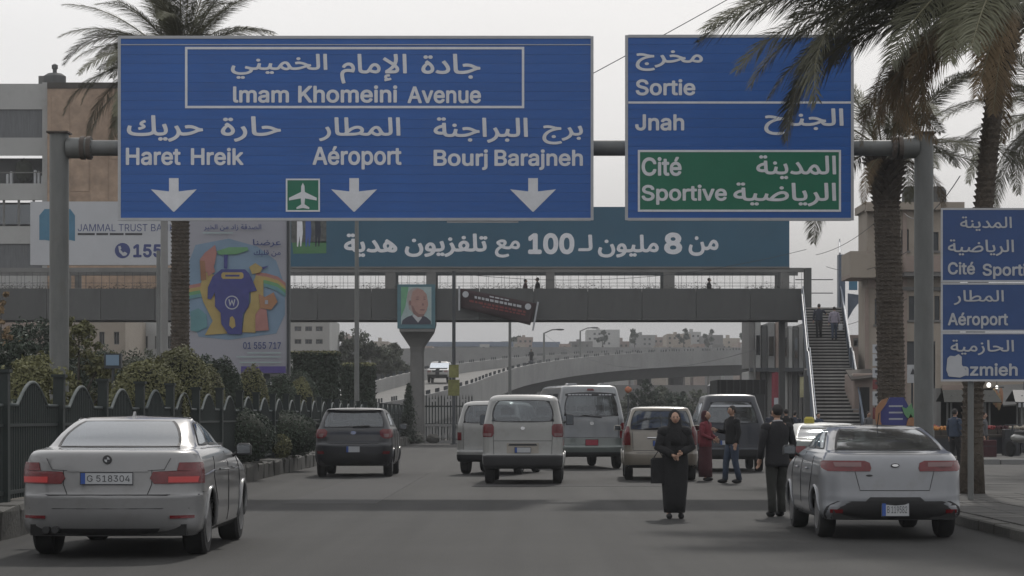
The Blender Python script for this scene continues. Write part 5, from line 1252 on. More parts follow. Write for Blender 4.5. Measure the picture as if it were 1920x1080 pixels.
# ------------------------------------------------------------------ buildings
def wall_holes(mb, x0, x1, z0, z1, y, holes, depth=.2):
    xs = sorted({x0, x1} | {h[0] for h in holes} | {h[1] for h in holes}); zs_ = sorted({z0, z1} | {h[2] for h in holes} | {h[3] for h in holes})
    for i in range(len(xs) - 1):
        for j in range(len(zs_) - 1):
            a, b, c, d_ = xs[i], xs[i + 1], zs_[j], zs_[j + 1]; m = ((a + b) / 2, (c + d_) / 2)
            if any(h[0] < m[0] < h[1] and h[2] < m[1] < h[3] for h in holes): continue
            mb.add([(a, y, c), (b, y, c), (b, y, d_), (a, y, d_)], [(0, 1, 2, 3)])
    for a, b, c, d_ in holes:
        mb.add([(a, y, c), (b, y, c), (b, y, d_), (a, y, d_), (a, y + depth, c), (b, y + depth, c), (b, y + depth, d_), (a, y + depth, d_)], [(0, 4, 5, 1), (1, 5, 6, 2), (2, 6, 7, 3), (3, 7, 4, 0)])
    return mb
def building(label, x0, x1, zt, d, dep, m, holes=(), name='building', cat='building', z0=0, roofm='conc', pane='wglass', frames=True, parapet=.5, group=None):
    t = thing(name, label, cat, (0, d, 0), 0, group)
    mb = wall_holes(MB(), x0, x1, z0, zt, 0, list(holes)); mb.add([(x0, 0, z0), (x0, dep, z0), (x0, dep, zt), (x0, 0, zt), (x1, 0, z0), (x1, dep, z0), (x1, dep, zt), (x1, 0, zt)], [(0, 3, 2, 1), (4, 5, 6, 7), (1, 2, 6, 5)])
    mb.build('wall', m, t)
    mb = MB(); mb.box(x0 + .02, x1 - .02, .02, dep - .02, zt - .3, zt - .05); mb.build('roof', roofm, t)
    if holes: MB().box(x0 + .1, x1 - .1, 1.6, 1.7, z0, zt - .4).build('inner_wall', 'under', t)
    for a, b, c, e_ in holes:
        w_ = MB(); w_.add([(a, .15, c), (b, .15, c), (b, .15, e_), (a, .15, e_)], [(0, 1, 2, 3)]); wo = w_.build('window', pane, t)
        if frames:
            f = MB(); g = .05; f.box(a, b, .10, .14, c, c + g); f.box(a, b, .10, .14, e_ - g, e_); f.box(a, a + g, .10, .14, c + g, e_ - g); f.box(b - g, b, .10, .14, c + g, e_ - g); f.box((a + b) / 2 - g / 2, (a + b) / 2 + g / 2, .11, .135, c + g, e_ - g); f.build('frame', 'conc', wo)
    return t
D1 = 165.0
M['stone'] = mat('buff_stone_cladding', (.31, .22, .155), .85, var=.3, scale=1.2, bump=.5, bscale=3, grime=((.19, .13, .09), .35, .5, .6))
M['render1'] = mat('pale_render', (.34, .34, .33), .8, var=.08, scale=.3, grime=((.19, .185, .17), .4, .55, .5)); M['grille'] = mat('balcony_screen', (.10, .105, .11), .7, var=.3, scale=3, stretch=(6, 1, .3)); M['beige1'] = mat('beige_render', (.30, .26, .215), .85, var=.08, scale=.3, grime=((.19, .16, .13), .5, .5, .6)); M['pinkr'] = mat('pinkish_render', (.27, .215, .185), .85, var=.1, scale=.4, grime=((.19, .15, .13), .5, .5, .6))
ab = thing('apartment_building', 'pale apartment block with deep balcony bands at the left edge', 'building', (0, D1, 0))
xa, xb = X(-330, D1), X(83, D1)
bands = [(157, 205), (258, 291), (344, 375), (424, 457), (512, 545)]
for a, b in bands: MB().box(xa, xb, 0, .3, Z(b, D1), Z(a, D1)).build('balcony_band', 'render1', ab)
MB().box(X(80, D1), X(92, D1), -.15, 2, 0, Z(155, D1)).build('corner_pier', 'render1', ab)
MB().box(xa, xb, .3, 2.2, Z(160, D1) - .3, Z(160, D1)).build('roof', 'conc', ab)
for i, (a, b) in enumerate(((205, 258), (291, 344), (375, 424), (457, 512))):
    MB().box(xa, xb, .02, 2.0, Z(b, D1) - .12, Z(b, D1) + .0).build('floor_slab', 'conc', ab)
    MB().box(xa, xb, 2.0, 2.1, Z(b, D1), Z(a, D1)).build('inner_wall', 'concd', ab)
    if i in (0, 3): MB().box(xa, xb, .12, .16, Z(b, D1), Z(a, D1)).build('balcony_screen', 'grille', ab)
    if i == 2:
        for px in range(-300, 83, 28): 
            MB().box(X(px, D1), X(px + 24, D1), .2, .26, Z(b, D1) + .15, Z(a, D1) - .3).build('window', 'wglass', ab); MB().box(X(px + 24, D1), X(px + 28, D1), .16, .3, Z(b, D1), Z(a, D1)).build('mullion', 'conc', ab)
    if i == 1:
        MB().box(xa, xb, .1, .14, Z(b, D1) + .75, Z(b, D1) + .82).build('railing', 'conc', ab)
        for px in (8, 15, 60, 67, 74): MB().bevbox(X(px, D1), X(px + 5, D1), .5, .9, Z(b, D1), Z(b, D1) + random.uniform(.5, 1.1), .05).build('stored_item', 'plate', ab)
        mb = MB(); mb.ell((X(40, D1), .9, Z(b, D1) + 1.0), (.6, .5, .8), 10, 8, jit=.15); mb.build('plant', 'core', ab)
sb = building('tall blank buff stone building behind the left end of the big sign', X(92, D1), X(318, D1), Z(160, D1), D1 - .6, 14, 'stone', name='stone_building')
MB().box(X(92, D1), X(318, D1), -.06, .3, Z(168, D1), Z(157, D1)).build('roof_edge', 'twig', sb)
for i in range(6): MB().bevbox(X(100 + i * 36, D1) , X(134 + i * 36, D1), -.04, -.002, Z(300 + 60 * (i % 3), D1), Z(180 + 50 * (i % 2), D1), .02).build('cladding_panel', 'stone', sb)
wt = thing('roof_tank', 'grey roof tank and vent on top of the pale apartment block', 'water tank', (X(92, D1), D1 + 2, Z(157, D1)))
mb = MB(); mb.lathe([(.75, 0), (.8, .1), (.8, .8), (.5, 1.0), (.1, 1.05)], 14); mb.build('tank', M['concd'], wt, True, 40); MB().box(-1.1, -.7, -.3, .3, 0, .8).build('box', 'conc', wt); mb = MB(); mb.lathe([(.15, 1.0), (.15, 1.3), (.22, 1.35), (.22, 1.6), (.05, 1.7)], 10); mb.build('vent', 'concd', wt, True, 40)
# low row under the bridge, left
for i, (a, b, t_, d_, m_, lb) in enumerate(((-60, 120, 590, 150, 'pinkr', 'low pinkish building behind the left trees under the bridge'), (125, 235, 596, 150, 'beige1', 'low beige building seen under the bridge right of the left gantry post'), (238, 330, 604, 158, 'render1', 'low white building seen under the bridge beside the palm trunk'))):
    building(lb, X(a, d_), X(b, d_), Z(t_, d_), d_, 8, m_, [(X(a + (b - a) * k / 4 + 6, d_), X(a + (b - a) * k / 4 + 16, d_), Z(t_ + 50, d_), Z(t_ + 26, d_)) for k in range(4)])
building('pale blue white office block under the bridge right of the tall poster', X(540, 190), X(618, 190), Z(598, 190), 190, 10, 'render1', [(X(a, 190), X(a + 13, 190), Z(b + 9, 190), Z(b, 190)) for b in (612, 636) for a in (552, 572, 592)], name='office_block')
tree('grey green feathery tree under the bridge left of the portrait pillar', X(665, 200), 200, 4, .22, [((0, 0, 7.2), (2.2, 1.6, 1.6)), ((-1.8, 0, 6), (1.5, 1.4, 1.4)), ((2, 0, 6.4), (1.7, 1.4, 1.4))], 'leafm', 7000, .17, z0=0)
tree('rounder grey green tree right behind the portrait pillar', X(728, 205), 205, 4, .25, [((0, 0, 6.4), (1.6, 1.4, 1.5)), ((.9, 0, 5.2), (1.6, 1.2, 1.2))], 'leafm', 4500, .17, z0=0)
# right: beige house
D2 = 112.0
rh = thing('house', 'beige and pinkish old house with balconies behind the metal stair and palm trunk', 'building', (0, D2, 0))
xx = lambda p: X(p, D2); zz = lambda p: Z(p, D2)
mb = wall_holes(MB(), xx(1626), xx(1800), 0, zz(394), 0, [(xx(1640), xx(1650), zz(608), zz(560)), (xx(1704), xx(1716), zz(600), zz(555)), (xx(1752), xx(1762), zz(600), zz(555)), (xx(1690), xx(1704), zz(470), zz(430)), (xx(1748), xx(1760), zz(470), zz(435)), (xx(1700), xx(1720), zz(690), zz(640)), (xx(1740), xx(1756), zz(690), zz(640))])
mb.add([(xx(1626), 0, 0), (xx(1626), 3, 0), (xx(1626), 3, zz(394)), (xx(1626), 0, zz(394)), (xx(1800), 0, 0), (xx(1800), 3, 0), (xx(1800), 3, zz(394)), (xx(1800), 0, zz(394))], [(0, 3, 2, 1), (4, 5, 6, 7)])
mb.build('wall', 'beige1', rh)
for a, b, c, e_ in [(1640, 1650, 608, 560), (1704, 1716, 600, 555), (1752, 1762, 600, 555), (1690, 1704, 470, 430), (1748, 1760, 470, 435), (1700, 1720, 690, 640), (1740, 1756, 690, 640)]:
    w_ = MB().box(xx(a), xx(b), .12, .15, zz(c), zz(e_)).build('window', 'steeld', rh); MB().box(xx(a) - .06, xx(b) + .06, -.08, 0, zz(c) - .1, zz(c)).build('sill', 'conc', w_)
MB().box(xx(1620), xx(1806), -.35, 3.2, zz(394), zz(380)).build('roof_slab', 'beige1', rh)
MB().box(xx(1621), xx(1668), -.8, .0, zz(398), zz(384)).build('cornice', 'beige1', rh)
MB().box(xx(1588), xx(1668), -1.1, 2, zz(523), zz(516)).build('balcony_floor', 'pinkr', rh); MB().box(xx(1588), xx(1668), -1.2, -1.1, zz(523), zz(474)).build('balcony_front', 'beige1', rh)
MB().box(xx(1588), xx(1590), -1.1, 2, zz(516), zz(474)).build('balcony_side', 'beige1', rh)
MB().box(xx(1626), xx(1690), -.12, 0, zz(540), zz(524)).build('string_course', 'pinkr', rh); MB().box(xx(1690), xx(1800), -.14, 0, zz(545), zz(538)).build('string_course', 'conc', rh)
MB().box(xx(1690), xx(1800), -1.0, 0, zz(520), zz(512)).build('balcony_floor', 'conc', rh); MB().box(xx(1690), xx(1800), -1.05, -1.0, zz(512), zz(482)).build('balcony_front', 'pinkr', rh)
MB().box(xx(1692), xx(1700), -.1, 0, 0, zz(394)).build('pilaster', 'pinkr', rh); MB().box(xx(1622), xx(1628), -.1, .1, 0, zz(540)).build('pilaster', 'pinkr', rh)
for px in (1696, 1712, 1745): MB().box(xx(px), xx(px + 8), -.3, 0, zz(505), zz(497)).build('air_conditioner', 'plate', rh)
building('low pinkish flat roofed house seen between stair and beige house', X(1588, 130), X(1645, 130), Z(628, 130), 130, 8, 'pinkr', [(X(1600, 130), X(1616, 130), Z(650, 130), Z(634, 130))])
for i, (px, w_, lb) in enumerate(((1700, 30, 'left grey drum water tank on the beige house roof'), (1750, 34, 'right larger grey drum water tank on the beige house roof'))):
    wt = thing('water_tank', lb, 'water tank', (xx(px + w_ / 2), D2 + 1.4, zz(380)), 0, 'water tanks on the beige house')
    mb = MB(); r = w_ / 2 / ppm(D2); mb.lathe([(r, .1), (r * 1.03, .2), (r, .5), (r * 1.03, .55), (r, .7), (r * .7, .88), (r * .2, .93)], 16); mb.build('tank', 'concd', wt, True, 30); MB().box(-r, r, -r * .7, r * .7, 0, .1).build('stand', 'steeld', wt)
# hoardings / tall shabby fronts under the bridge, left of the stair
D3 = 150.0; hcols = ['conc', 'render1', 'concd', 'concl', 'pinkr', 'conc', 'render1', 'concd', 'concl', 'conc']
M['bannerred'] = mat('red_cloth_banner', (.20, .025, .04), .8, var=.2, scale=1); M['bannery'] = mat('pale_yellow_banner', (.33, .31, .18), .8, var=.3, scale=2)
px = 1404
hb = thing('shopfront_building', 'grey patchy multi storey building left of the metal stair under the bridge', 'building', (0, D3, 0))
for i in range(10):
    w_ = random.choice((9, 11, 13, 15)); tp = 603 + random.uniform(-6, 8)
    MB().bevbox(X(px, D3), X(px + w_ - 1, D3), random.uniform(-.3, .2), 5, Z(690, D3), Z(tp, D3), .04).build('upper_panel', hcols[i], hb)
    MB().bevbox(X(px, D3), X(px + w_ - 1.5, D3), random.uniform(-.1, .3), 5, 0, Z(696, D3), .04).build('lower_panel', hcols[(i * 3 + 1) % 10], hb)
    if i % 2: MB().box(X(px + 2, D3), X(px + w_ - 4, D3), -.35, -.3, Z(665 + i, D3), Z(628 + i, D3)).build('shutter', 'wglass', hb)
    px += w_
MB().box(X(1404, D3), X(px, D3), -.7, 0, Z(697, D3), Z(690, D3)).build('canopy', 'steeld', hb)
for (a, b, c, e_, m_, lb) in ((1447, 1463, 697, 765, 'bannerred', 'tall red cloth banner hanging on the grey building left of the stair'), (1500, 1518, 705, 745, 'bannery', 'pale yellow banner hanging next to the stair foot')):
    t = thing('banner', lb, 'banner', (X((a + b) / 2, D3 - 1), D3 - 1, Z(c, D3 - 1))); h = (e_ - c) / ppm(D3 - 1); w_ = (b - a) / 2 / ppm(D3 - 1)
    mb = MB(); vs = []
    for j in range(7):
        for i in range(7): vs.append((-w_ + w_ * i / 3, .05 * sin(i * 1.5 + j * .4), -h * j / 6))
    mb.add(vs, [(j * 7 + i, (j + 1) * 7 + i, (j + 1) * 7 + i + 1, j * 7 + i + 1) for j in range(6) for i in range(6)]); mb.build('cloth', m_, t, True); mb = MB(); mb.tube([(-w_ - .1, 0, 0), (w_ + .1, 0, 0)], .04, 6); mb.build('rod', 'steeld', t)
    if c == 697: poly_px(t, 1, [], m_, 'x') if False else MB().box(-w_ * .5, w_ * .5, -.09, -.07, -h * .9, -h * .72).build('print_mark', 'lettgrey', t)
MB_ = None
for px, y, tp, lb in ((1415, 120, 655, 'thin mast left of the stair near the dark truck'), (1466, 140, 610, 'thin post between the red banner and the stair')):
    pole(lb, px, y, tp, .08, .05, 'conc', name='pole')
# market / shops on the right
D4 = 92.0
sh = thing('shop_row', 'dark open fronted shops with lit bulbs behind the market stalls on the right', 'shop', (0, D4, 0))
xx = lambda p: X(p, D4); zz = lambda p: Z(p, D4)
MB().box(xx(1756), xx(2150), 0, .3, zz(728), zz(640)).build('upper_wall', 'beige1', sh)
MB().box(xx(1756), xx(2150), 4, 4.2, 0, zz(640)).build('back_wall', 'under', sh); MB().box(xx(1756), xx(2150), .3, 4, zz(728), zz(722)).build('ceiling', 'under', sh)
MB().box(xx(1756), xx(1764), 0, 4, 0, zz(728)).build('side_wall', 'conc', sh)
for px in (1838, 1915, 2010): MB().box(xx(px), xx(px + 7), 0, .4, 0, zz(728)).build('pier', 'conc', sh)
mb = MB(); mb.add([(xx(1866), -1.6, zz(760)), (xx(2040), -1.6, zz(745)), (xx(2040), 0, zz(716)), (xx(1866), 0, zz(722))], [(0, 1, 2, 3)]); o = mb.build('awning', 'conc', sh); o.modifiers.new('s', 'SOLIDIFY').thickness = .06
MB().box(xx(1766), xx(1836), -.15, -.02, zz(744), zz(736)).build('fascia', M['pgreen'], sh); MB().box(xx(1766), xx(1836), -.12, -.02, zz(735), zz(722)).build('fascia', 'pinkr', sh)
MB().box(xx(1893), xx(1915), -1.7, -1.65, zz(764), zz(746)).build('hanging_board', 'lettgrey', sh)
bulbm = mat('bulb_glow', (1, 1, 1), .5, emit=((1, .97, .9), 1.4))
for i, (px, py, s_, lb) in enumerate(((1843, 734, .055, 'lowest and leftmost of three hanging lit bulbs under the small blue sign'), (1854, 722, .085, 'largest middle lit bulb under the small blue sign'), (1869, 726, .06, 'right one of three hanging lit bulbs under the small blue sign'), (1919, 736, .06, 'lit bulb at the extreme right edge of the shops'))):
    t = thing('light_bulb', lb, 'lamp', (X(px, D4 - 2), D4 - 2, Z(py, D4 - 2)), 0, 'hanging bulbs of the shops')
    mb = MB(); mb.ell((0, 0, 0), (s_, s_, s_ * 1.15), 12, 8); mb.build('bulb', bulbm, t, True); mb = MB(); mb.tube([(0, 0, s_), (0, 0, s_ + .5)], .012, 5); mb.build('cord', 'steeld', t)
hg = thing('hanging_goods', 'brown and amber goods hanging under the awning right of the bulbs', 'goods', (X(1870, D4 - 2.2), D4 - 2.2, Z(726, D4 - 2.2)))
for i in range(4): mb = MB(); mb.ell((-.12 + i * .09, .05 * (i % 2), -.35 - .1 * i % .3), (.09, .09, .34), 10, 7); mb.build('bunch', M['brownp'] if i % 2 else M['frondb'], hg, True)
mb = MB(); mb.tube([(-.2, 0, 0), (.25, 0, 0)], .02, 5); mb.build('hook_rail', 'steeld', hg)
def stall(label, px, d, w, cols, canopy=None, n=5):
    t = thing('market_stall', label, 'market stall', (X(px, d), d, .16 if d > 73 else .0), 0, 'market stalls in front of the shops')
    MB().bevbox(-w / 2, w / 2, 0, .9, .62, .72, .02).build('table_top', 'twig', t)
    MB().box(-w / 2 + .02, w / 2 - .02, .02, .04, .05, .62).build('front_cloth', 'pgrey', t)
    for s_ in (-1, 1):
        for y in (.05, .85): MB().box(s_ * (w / 2 - .05) - .03, s_ * (w / 2 - .05) + .03, y - .03, y + .03, 0, 2.1 if canopy else .62).build('leg', 'steel', t)
    if canopy:
        mb = MB(); mb.add([(-w / 2 - .3, -.5, 1.85), (w / 2 + .3, -.5, 1.85), (w / 2 + .2, .5, 2.3), (-w / 2 - .2, .5, 2.3), (-w / 2 - .3, 1.3, 1.9), (w / 2 + .3, 1.3, 1.9)], [(0, 1, 2, 3), (3, 2, 5, 4)]); o = mb.build('canopy', canopy, t); o.modifiers.new('s', 'SOLIDIFY').thickness = .03
    for i in range(n):
        x = -w / 2 + w * (i + .5) / n; cr = thing('fruit_crate', '%s crate from the left on the %s' % (('first', 'second', 'third', 'fourth')[i], label.split(' behind')[0].split(' under')[0]), 'crate', (X(px, d) + x, d + .35, (.16 if d > 73 else 0) + .72), 0, 'crates on the market stalls')
        MB().box(-w / n * .45, w / n * .45, -.25, .25, 0, .16).build('tray', 'twig', cr)
        mb = MB(); fm = cols[i % len(cols)]
        for _ in range(26): mb.ell((random.uniform(-w / n * .38, w / n * .38), random.uniform(-.2, .2), .17 + random.uniform(0, .09)), (.055, .055, .05), 6, 4)
        mb.build('goods', fm, cr, True)
M['orangef'] = mat('orange_fruit', (.45, .19, .04), .6); M['redf'] = mat('red_goods', (.25, .03, .03), .6); M['palef'] = mat('pale_goods', (.3, .27, .22), .8)
stall('long stall with pale heaped goods under the small blue sign', 1872, 80, 1.6, [M['palef'], M['redf'], M['c_maroon']], n=4)
stall('market stall at the right edge behind the white object', 1935, 82, 1.6, [M['c_maroon'], M['palef'], M['leafd']], n=4)
stall('fruit stall with orange goods behind the parked silver saloon', 1776, 76, 1.1, [M['orangef'], M['orangef'], M['redf']], n=3)
tr_ = thing('motor_scooter', 'parked motor scooter at the right edge beside the market stall', 'scooter', (X(1912, 77), 77, .16), .3)
mb = MB(); mb.ell((0, 0, .62), (.2, .55, .16), 12, 8); mb.build('body', 'pwhite', tr_, True)
for y in (-.6, .6): mb = MB(); mb.lathe([(.14, -.05), (.26, -.05), (.26, .05), (.14, .05)], 16, Matrix.Translation((0, y, .26)), axis='x'); mb.build('wheel', 'tyre', tr_, True, 40)
mb = MB(); mb.tube([(0, .6, .26), (0, .5, .9), (-.0, .45, 1.05)], .035, 6); mb.tube([(-.3, .42, 1.05), (.3, .42, 1.05)], .02, 6); mb.build('handlebar', 'steeld', tr_, True); MB().bevbox(-.14, .14, -.5, .15, .76, .86, .03).build('saddle', 'plastic', tr_)
stall('dark basket stall behind the right gantry post', 1720, 88, 1.8, [M['redf'], M['leafd'], M['palef']], n=4)
stall('canopied stall behind the right palm trunk', 1820, 86, 1.5, [M['brownp'], M['redf'], M['leafd']], canopy='c_olive', n=4)
stall('grey canopied stall behind the scooter at the right edge', 1960, 86, 1.8, [M['palef'], M['brownp'], M['leafd']], canopy='pgrey', n=4)
for i, (px, d_, w_, h_, mm, lb) in enumerate(((1898, 79, .5, .9, 'pgrey', 'dark upright refrigerator box beside the pale goods stall'), (1770, 79, .6, .8, 'twig', 'brown stacked carton behind the silver saloon roof'), (1856, 77, .45, .55, 'c_maroon', 'low maroon bin right of the right palm trunk'))):
    t = thing('storage_box', lb, 'box', (X(px, d_), d_, .16)); MB().bevbox(-w_ / 2, w_ / 2, 0, w_, 0, h_, .02).build('box', mm, t); MB().box(-w_ / 2 - .01, w_ / 2 + .01, -.01, .03, h_ * .62, h_ * .66).build('band', 'steeld', t)
# donation-box advert by the palm foot
adv = thing('street_advert', 'blue and orange hand shaped cutout advert standing at the foot of the shaggy palm', 'advert', (0, 54, 0)); d = 54
poly_px(adv, d, [(1658, 812), (1650, 790), (1650, 770), (1662, 756), (1668, 745), (1694, 745), (1700, 756), (1708, 772), (1706, 790), (1700, 812), (1696, 900), (1664, 900)], 'royal', 'cutout_box', 0, .05)
poly_px(adv, d, [(1664, 746), (1652, 750), (1641, 764), (1640, 785), (1645, 806), (1658, 812), (1650, 790), (1650, 772), (1660, 758)], 'orng', 'cutout_hand', -.06, .03); poly_px(adv, d, [(1700, 790), (1706, 776), (1716, 790), (1716, 806), (1704, 814), (1697, 806)], 'orng', 'cutout_hand', -.06, .03)
poly_px(adv, d, [(1690, 762), (1698, 766), (1708, 756), (1710, 766), (1718, 768), (1714, 782), (1700, 784), (1694, 776)], 'grn2', 'cutout_leaf', -.06, .03)
for y0 in (760, 772, 784): poly_px(adv, d, [(1666, y0), (1692, y0), (1692, y0 + 3), (1666, y0 + 3)], 'lettgrey', 'print_line', -.052, .003)
# shop sign behind palm
sg = thing('shop_sign', 'small white sign with black mark between the palm trunk and right gantry post', 'shop sign', (0, 100, 0)); poly_px(sg, 100, [(1701, 684), (1720, 684), (1720, 718), (1701, 718)], 'plate', 'panel', 0, .1); poly_px(sg, 100, [(1706, 702), (1711, 690), (1716, 702)], 'platetx', 'print_mark', -.11)
MB().box(X(1709, 100), X(1712, 100), .0, .1, 0, Z(718, 100)).build('post', 'steeld', sg)
bg_ = thing('shop_sign', 'stack of red and white shop signs left of the shaggy palm trunk', 'shop sign', (0, 105, 0))
for i, (a, b, m_) in enumerate(((646, 662, 'lettgrey'), (664, 686, 'plate'), (690, 708, 'lettgrey'), (712, 730, 'bred'), (734, 760, 'plate'), (764, 786, 'bred'))): poly_px(bg_, 105, [(1636, a), (1655, a), (1655, b), (1636, b)], m_, 'panel', -.02 * (i % 2), .1)
for i in range(6): poly_px(bg_, 105, [(1640, 650 + 22 * i), (1650, 650 + 22 * i), (1650, 655 + 22 * i), (1640, 655 + 22 * i)], 'platetx', 'print_mark', -.125)
MB().box(X(1644, 105), X(1647, 105), .0, .1, 0, Z(646, 105)).build('post', 'steeld', bg_)
gp = thing('gas_shelter', 'weathered low stone wall and shack right of the stair foot', 'shack', (0, 108, 0))
MB().bevbox(X(1600, 108), X(1640, 108), 0, 3, 0, Z(700, 108), .05).build('wall', 'pinkr', gp); mb = MB(); mb.add([(X(1592, 108), -.8, Z(712, 108)), (X(1644, 108), -.8, Z(706, 108)), (X(1644, 108), 2, Z(690, 108)), (X(1596, 108), 2, Z(692, 108))], [(0, 1, 2, 3)]); o = mb.build('awning', 'twig', gp); o.modifiers.new('s', 'SOLIDIFY').thickness = .06
MB().box(X(1612, 108), X(1630, 108), -.05, .05, 0, Z(726, 108)).build('doorway', 'under', gp)

# truck with raised body
tk = thing('truck', 'dark tipper truck with raised open body behind the dark blue van', 'truck', (X(1390, 100), 100, 0)); w_ = 45 / ppm(100)
zt = Z(712, 100)
mb = MB()
mb.box(-w_, w_, 0, 4, zt - .62, zt - .5); mb.box(-w_, -w_ + .08, 0, 4, zt - .5, zt); mb.box(w_ - .08, w_, 0, 4, zt - .5, zt); mb.box(-w_ + .08, w_ - .08, 0, .08, zt - .5, zt); mb.build('tipper_body', 'under', tk)
for i in range(7): MB().box(-w_ + .1 + i * .28, -w_ + .16 + i * .28, -.04, 0, zt - .6, zt).build('side_rib', 'plastic', tk)
MB().box(w_ - .42, w_ - .04, 0, .3, .5, zt - .62).build('mudguard_post', 'plastic', tk); MB().bevbox(-.7, .7, 0, 5, .7, 1.1, .03).build('chassis', 'plastic', tk); MB().bevbox(-w_, w_, 4.1, 5.8, .6, zt - .1, .1).build('cab', 'pblue', tk)
for s_ in (-1, 1):
    for y in (.8, 4.8): mb = MB(); mb.lathe([(.3, -.15), (.48, -.15), (.5, 0), (.48, .15), (.3, .15)], 18, Matrix.Translation((s_ * (w_ - .25), y, .5)), axis='x'); mb.build('wheel', 'tyre', tk, True, 40)
    MB().box(s_ * .85 - .12, s_ * .85 + .12, -.06, 0, .8, .95).build('tail_light', 'red', tk)
for x in (-.8, -.5, -.3, .55): mb = MB(); mb.ell((x, .3, zt - .75), (.13, .15, .13), 8, 6); mb.build('sack', 'plate', tk, True)
tw = thing('orange_beacon_sign', 'small orange and blue object above the roof of the silver minibus', 'sign', (X(1178, 110), 110, 0))
mb = MB(); mb.tube([(0, 0, 0), (0, 0, Z(740, 110))], .04, 6); mb.build('post', 'steeld', tw); mb = MB(); mb.ell((0, 0, Z(731, 110)), (.17, .1, .15), 7, 5, jit=.2); mb.build('orange_disc', 'orange', tw, True)
# trees and clutter under the flyover
for i, (px, d_, tp, r_, m_) in enumerate(((1205, 170, 715, 1.3, 'leafd'), (1238, 190, 722, 1.5, 'leafm'), (1268, 175, 735, 1.3, 'leafd'), (1300, 195, 728, 1.4, 'leafm'), (1150, 205, 730, 1.5, 'leafm'), (1330, 180, 738, 1.1, 'leafd'))):
    zt = Z(tp, d_); tree(('dark bush tree under the flyover just right of the silver minibus roof', 'grey green tree under the flyover, second from the minibus', 'dark tree under the flyover above the beige car, left part', 'grey tree under the flyover above the beige car, right part', 'grey tree under the flyover behind the silver minibus', 'small dark tree left of the raised truck body')[i], X(px, d_), d_, zt * .5, .1, [((0, 0, zt * .7), (r_, r_, zt * .32)), ((r_ * .6, 0, zt * .5), (r_ * .8, r_ * .8, zt * .3))], m_, 2600, .13, z0=0)
building('low grey wall and sheds behind the trees under the flyover', X(1130, 240), X(1420, 240), Z(722, 240), 240, 5, 'conc', [(X(a, 240), X(a + 9, 240), Z(752, 240), Z(738, 240)) for a in range(1150, 1400, 30)], name='shed')
# far town
ORD = ['leftmost', 'second', 'third', 'fourth', 'fifth', 'sixth', 'seventh', 'eighth', 'ninth', 'tenth', 'eleventh', 'twelfth', 'thirteenth', 'fourteenth', 'fifteenth', 'sixteenth', 'seventeenth', 'eighteenth', 'nineteenth', 'twentieth', 'twenty first', 'twenty second', 'rightmost']
rs = random.Random(4); cols_ = ['pinkr', 'beige1', 'render1', 'conc', 'beige1', 'pinkr', 'concl']
tops = [(870, 655), (905, 648), (940, 640), (970, 632), (1000, 650), (1030, 646), (1068, 640), (1100, 618), (1150, 640), (1185, 628), (1215, 632), (1250, 626), (1285, 622), (1320, 628), (1352, 634), (1385, 642), (820, 652), (780, 650), (1430, 640), (1470, 636), (700, 640), (640, 630), (1420, 648)]
tops.sort()
M['shed_roof'] = mat('blue_grey_roof', (.12, .15, .20), .6)
words = ['pinkish', 'beige', 'pale', 'grey', 'tan', 'rose', 'light']
for i, (px, tp) in enumerate(tops):
    d_ = 470 + rs.uniform(-30, 60); w_ = rs.uniform(26, 46); m_ = cols_[i % 7]
    if px == 1100: w_ = 62; m_ = 'render1'
    hs = []
    for r in range(3):
        for k in range(int(w_ / 9)):
            a = px + 4 + k * 9; b = tp + 6 + r * 9
            if rs.random() < .8: hs.append((X(a, d_), X(a + 4, d_), Z(b + 4, d_), Z(b, d_)))
    bt = building('%s far house, %s in the upper skyline row under the bridge' % (words[i % 7], ORD[i] if i in (0, 22) else ORD[i] + ' from the left'), X(px, d_), X(px + w_, d_), Z(tp, d_), d_, 14, m_, hs, group='far hillside houses', frames=False, pane='steeld')
    MB().box(X(px + w_ * .3, d_), X(px + w_ * .3 + 6, d_), 1, 3, Z(tp, d_), Z(tp - rs.uniform(3, 8), d_)).build('roof_box', m_, bt)
for i in range(18):
    d_ = 380 + rs.uniform(0, 60); px = 790 + i * 36 + rs.uniform(-8, 8); tp = 645 + rs.uniform(-4, 10); w_ = rs.uniform(16, 30)
    bt = building('%s low far house, %s in the front row above the flyover parapet' % (words[i % 7], ORD[i] if i == 0 else ORD[i] + ' from the left'), X(px, d_), X(px + w_, d_), Z(tp, d_), d_, 8, cols_[(i * 3) % 7], [(X(px + w_ * .3, d_), X(px + w_ * .3 + 4, d_), Z(tp + 10, d_), Z(tp + 5, d_))], group='low far houses', frames=False, pane='steeld')
ws = thing('warehouse', 'long blue grey roofed shed on the skyline below the banner', 'building', (0, 430, 0)); MB().box(X(1000, 430), X(1048, 430), 0, 10, 0, Z(652, 430)).build('wall', 'conc', ws); MB().box(X(998, 430), X(1050, 430), -.5, 10.5, Z(652, 430), Z(641, 430)).build('roof', 'shed_roof', ws)
ws = thing('warehouse', 'long grey roofed shed on the skyline between the portrait pillar and lamp post', 'building', (0, 440, 0)); MB().box(X(800, 440), X(960, 440), 0, 10, 0, Z(650, 440)).build('wall', 'render1', ws); MB().box(X(798, 440), X(962, 440), -.5, 10.5, Z(650, 440), Z(641, 440)).build('roof', 'shed_roof', ws)
for i, (px, tp) in enumerate(((975, 622), (1130, 612), (1282, 612), (1328, 614), (1190, 616), (1395, 620))):
    t = tree('tiny far tree on the skyline ' + ('below the banner', 'over the pale far block', 'in the skyline middle', 'right of the skyline middle', 'right of the pale far block', 'near the stair end')[i], X(px, 480), 480, Z(tp, 480) * .8, .3, [((0, 0, Z(tp, 480) - 2.0), (1.6, 1.5, 1.8))], 'leafd', 260, .5, z0=0)
hl = MB()
N = 60; vs = []
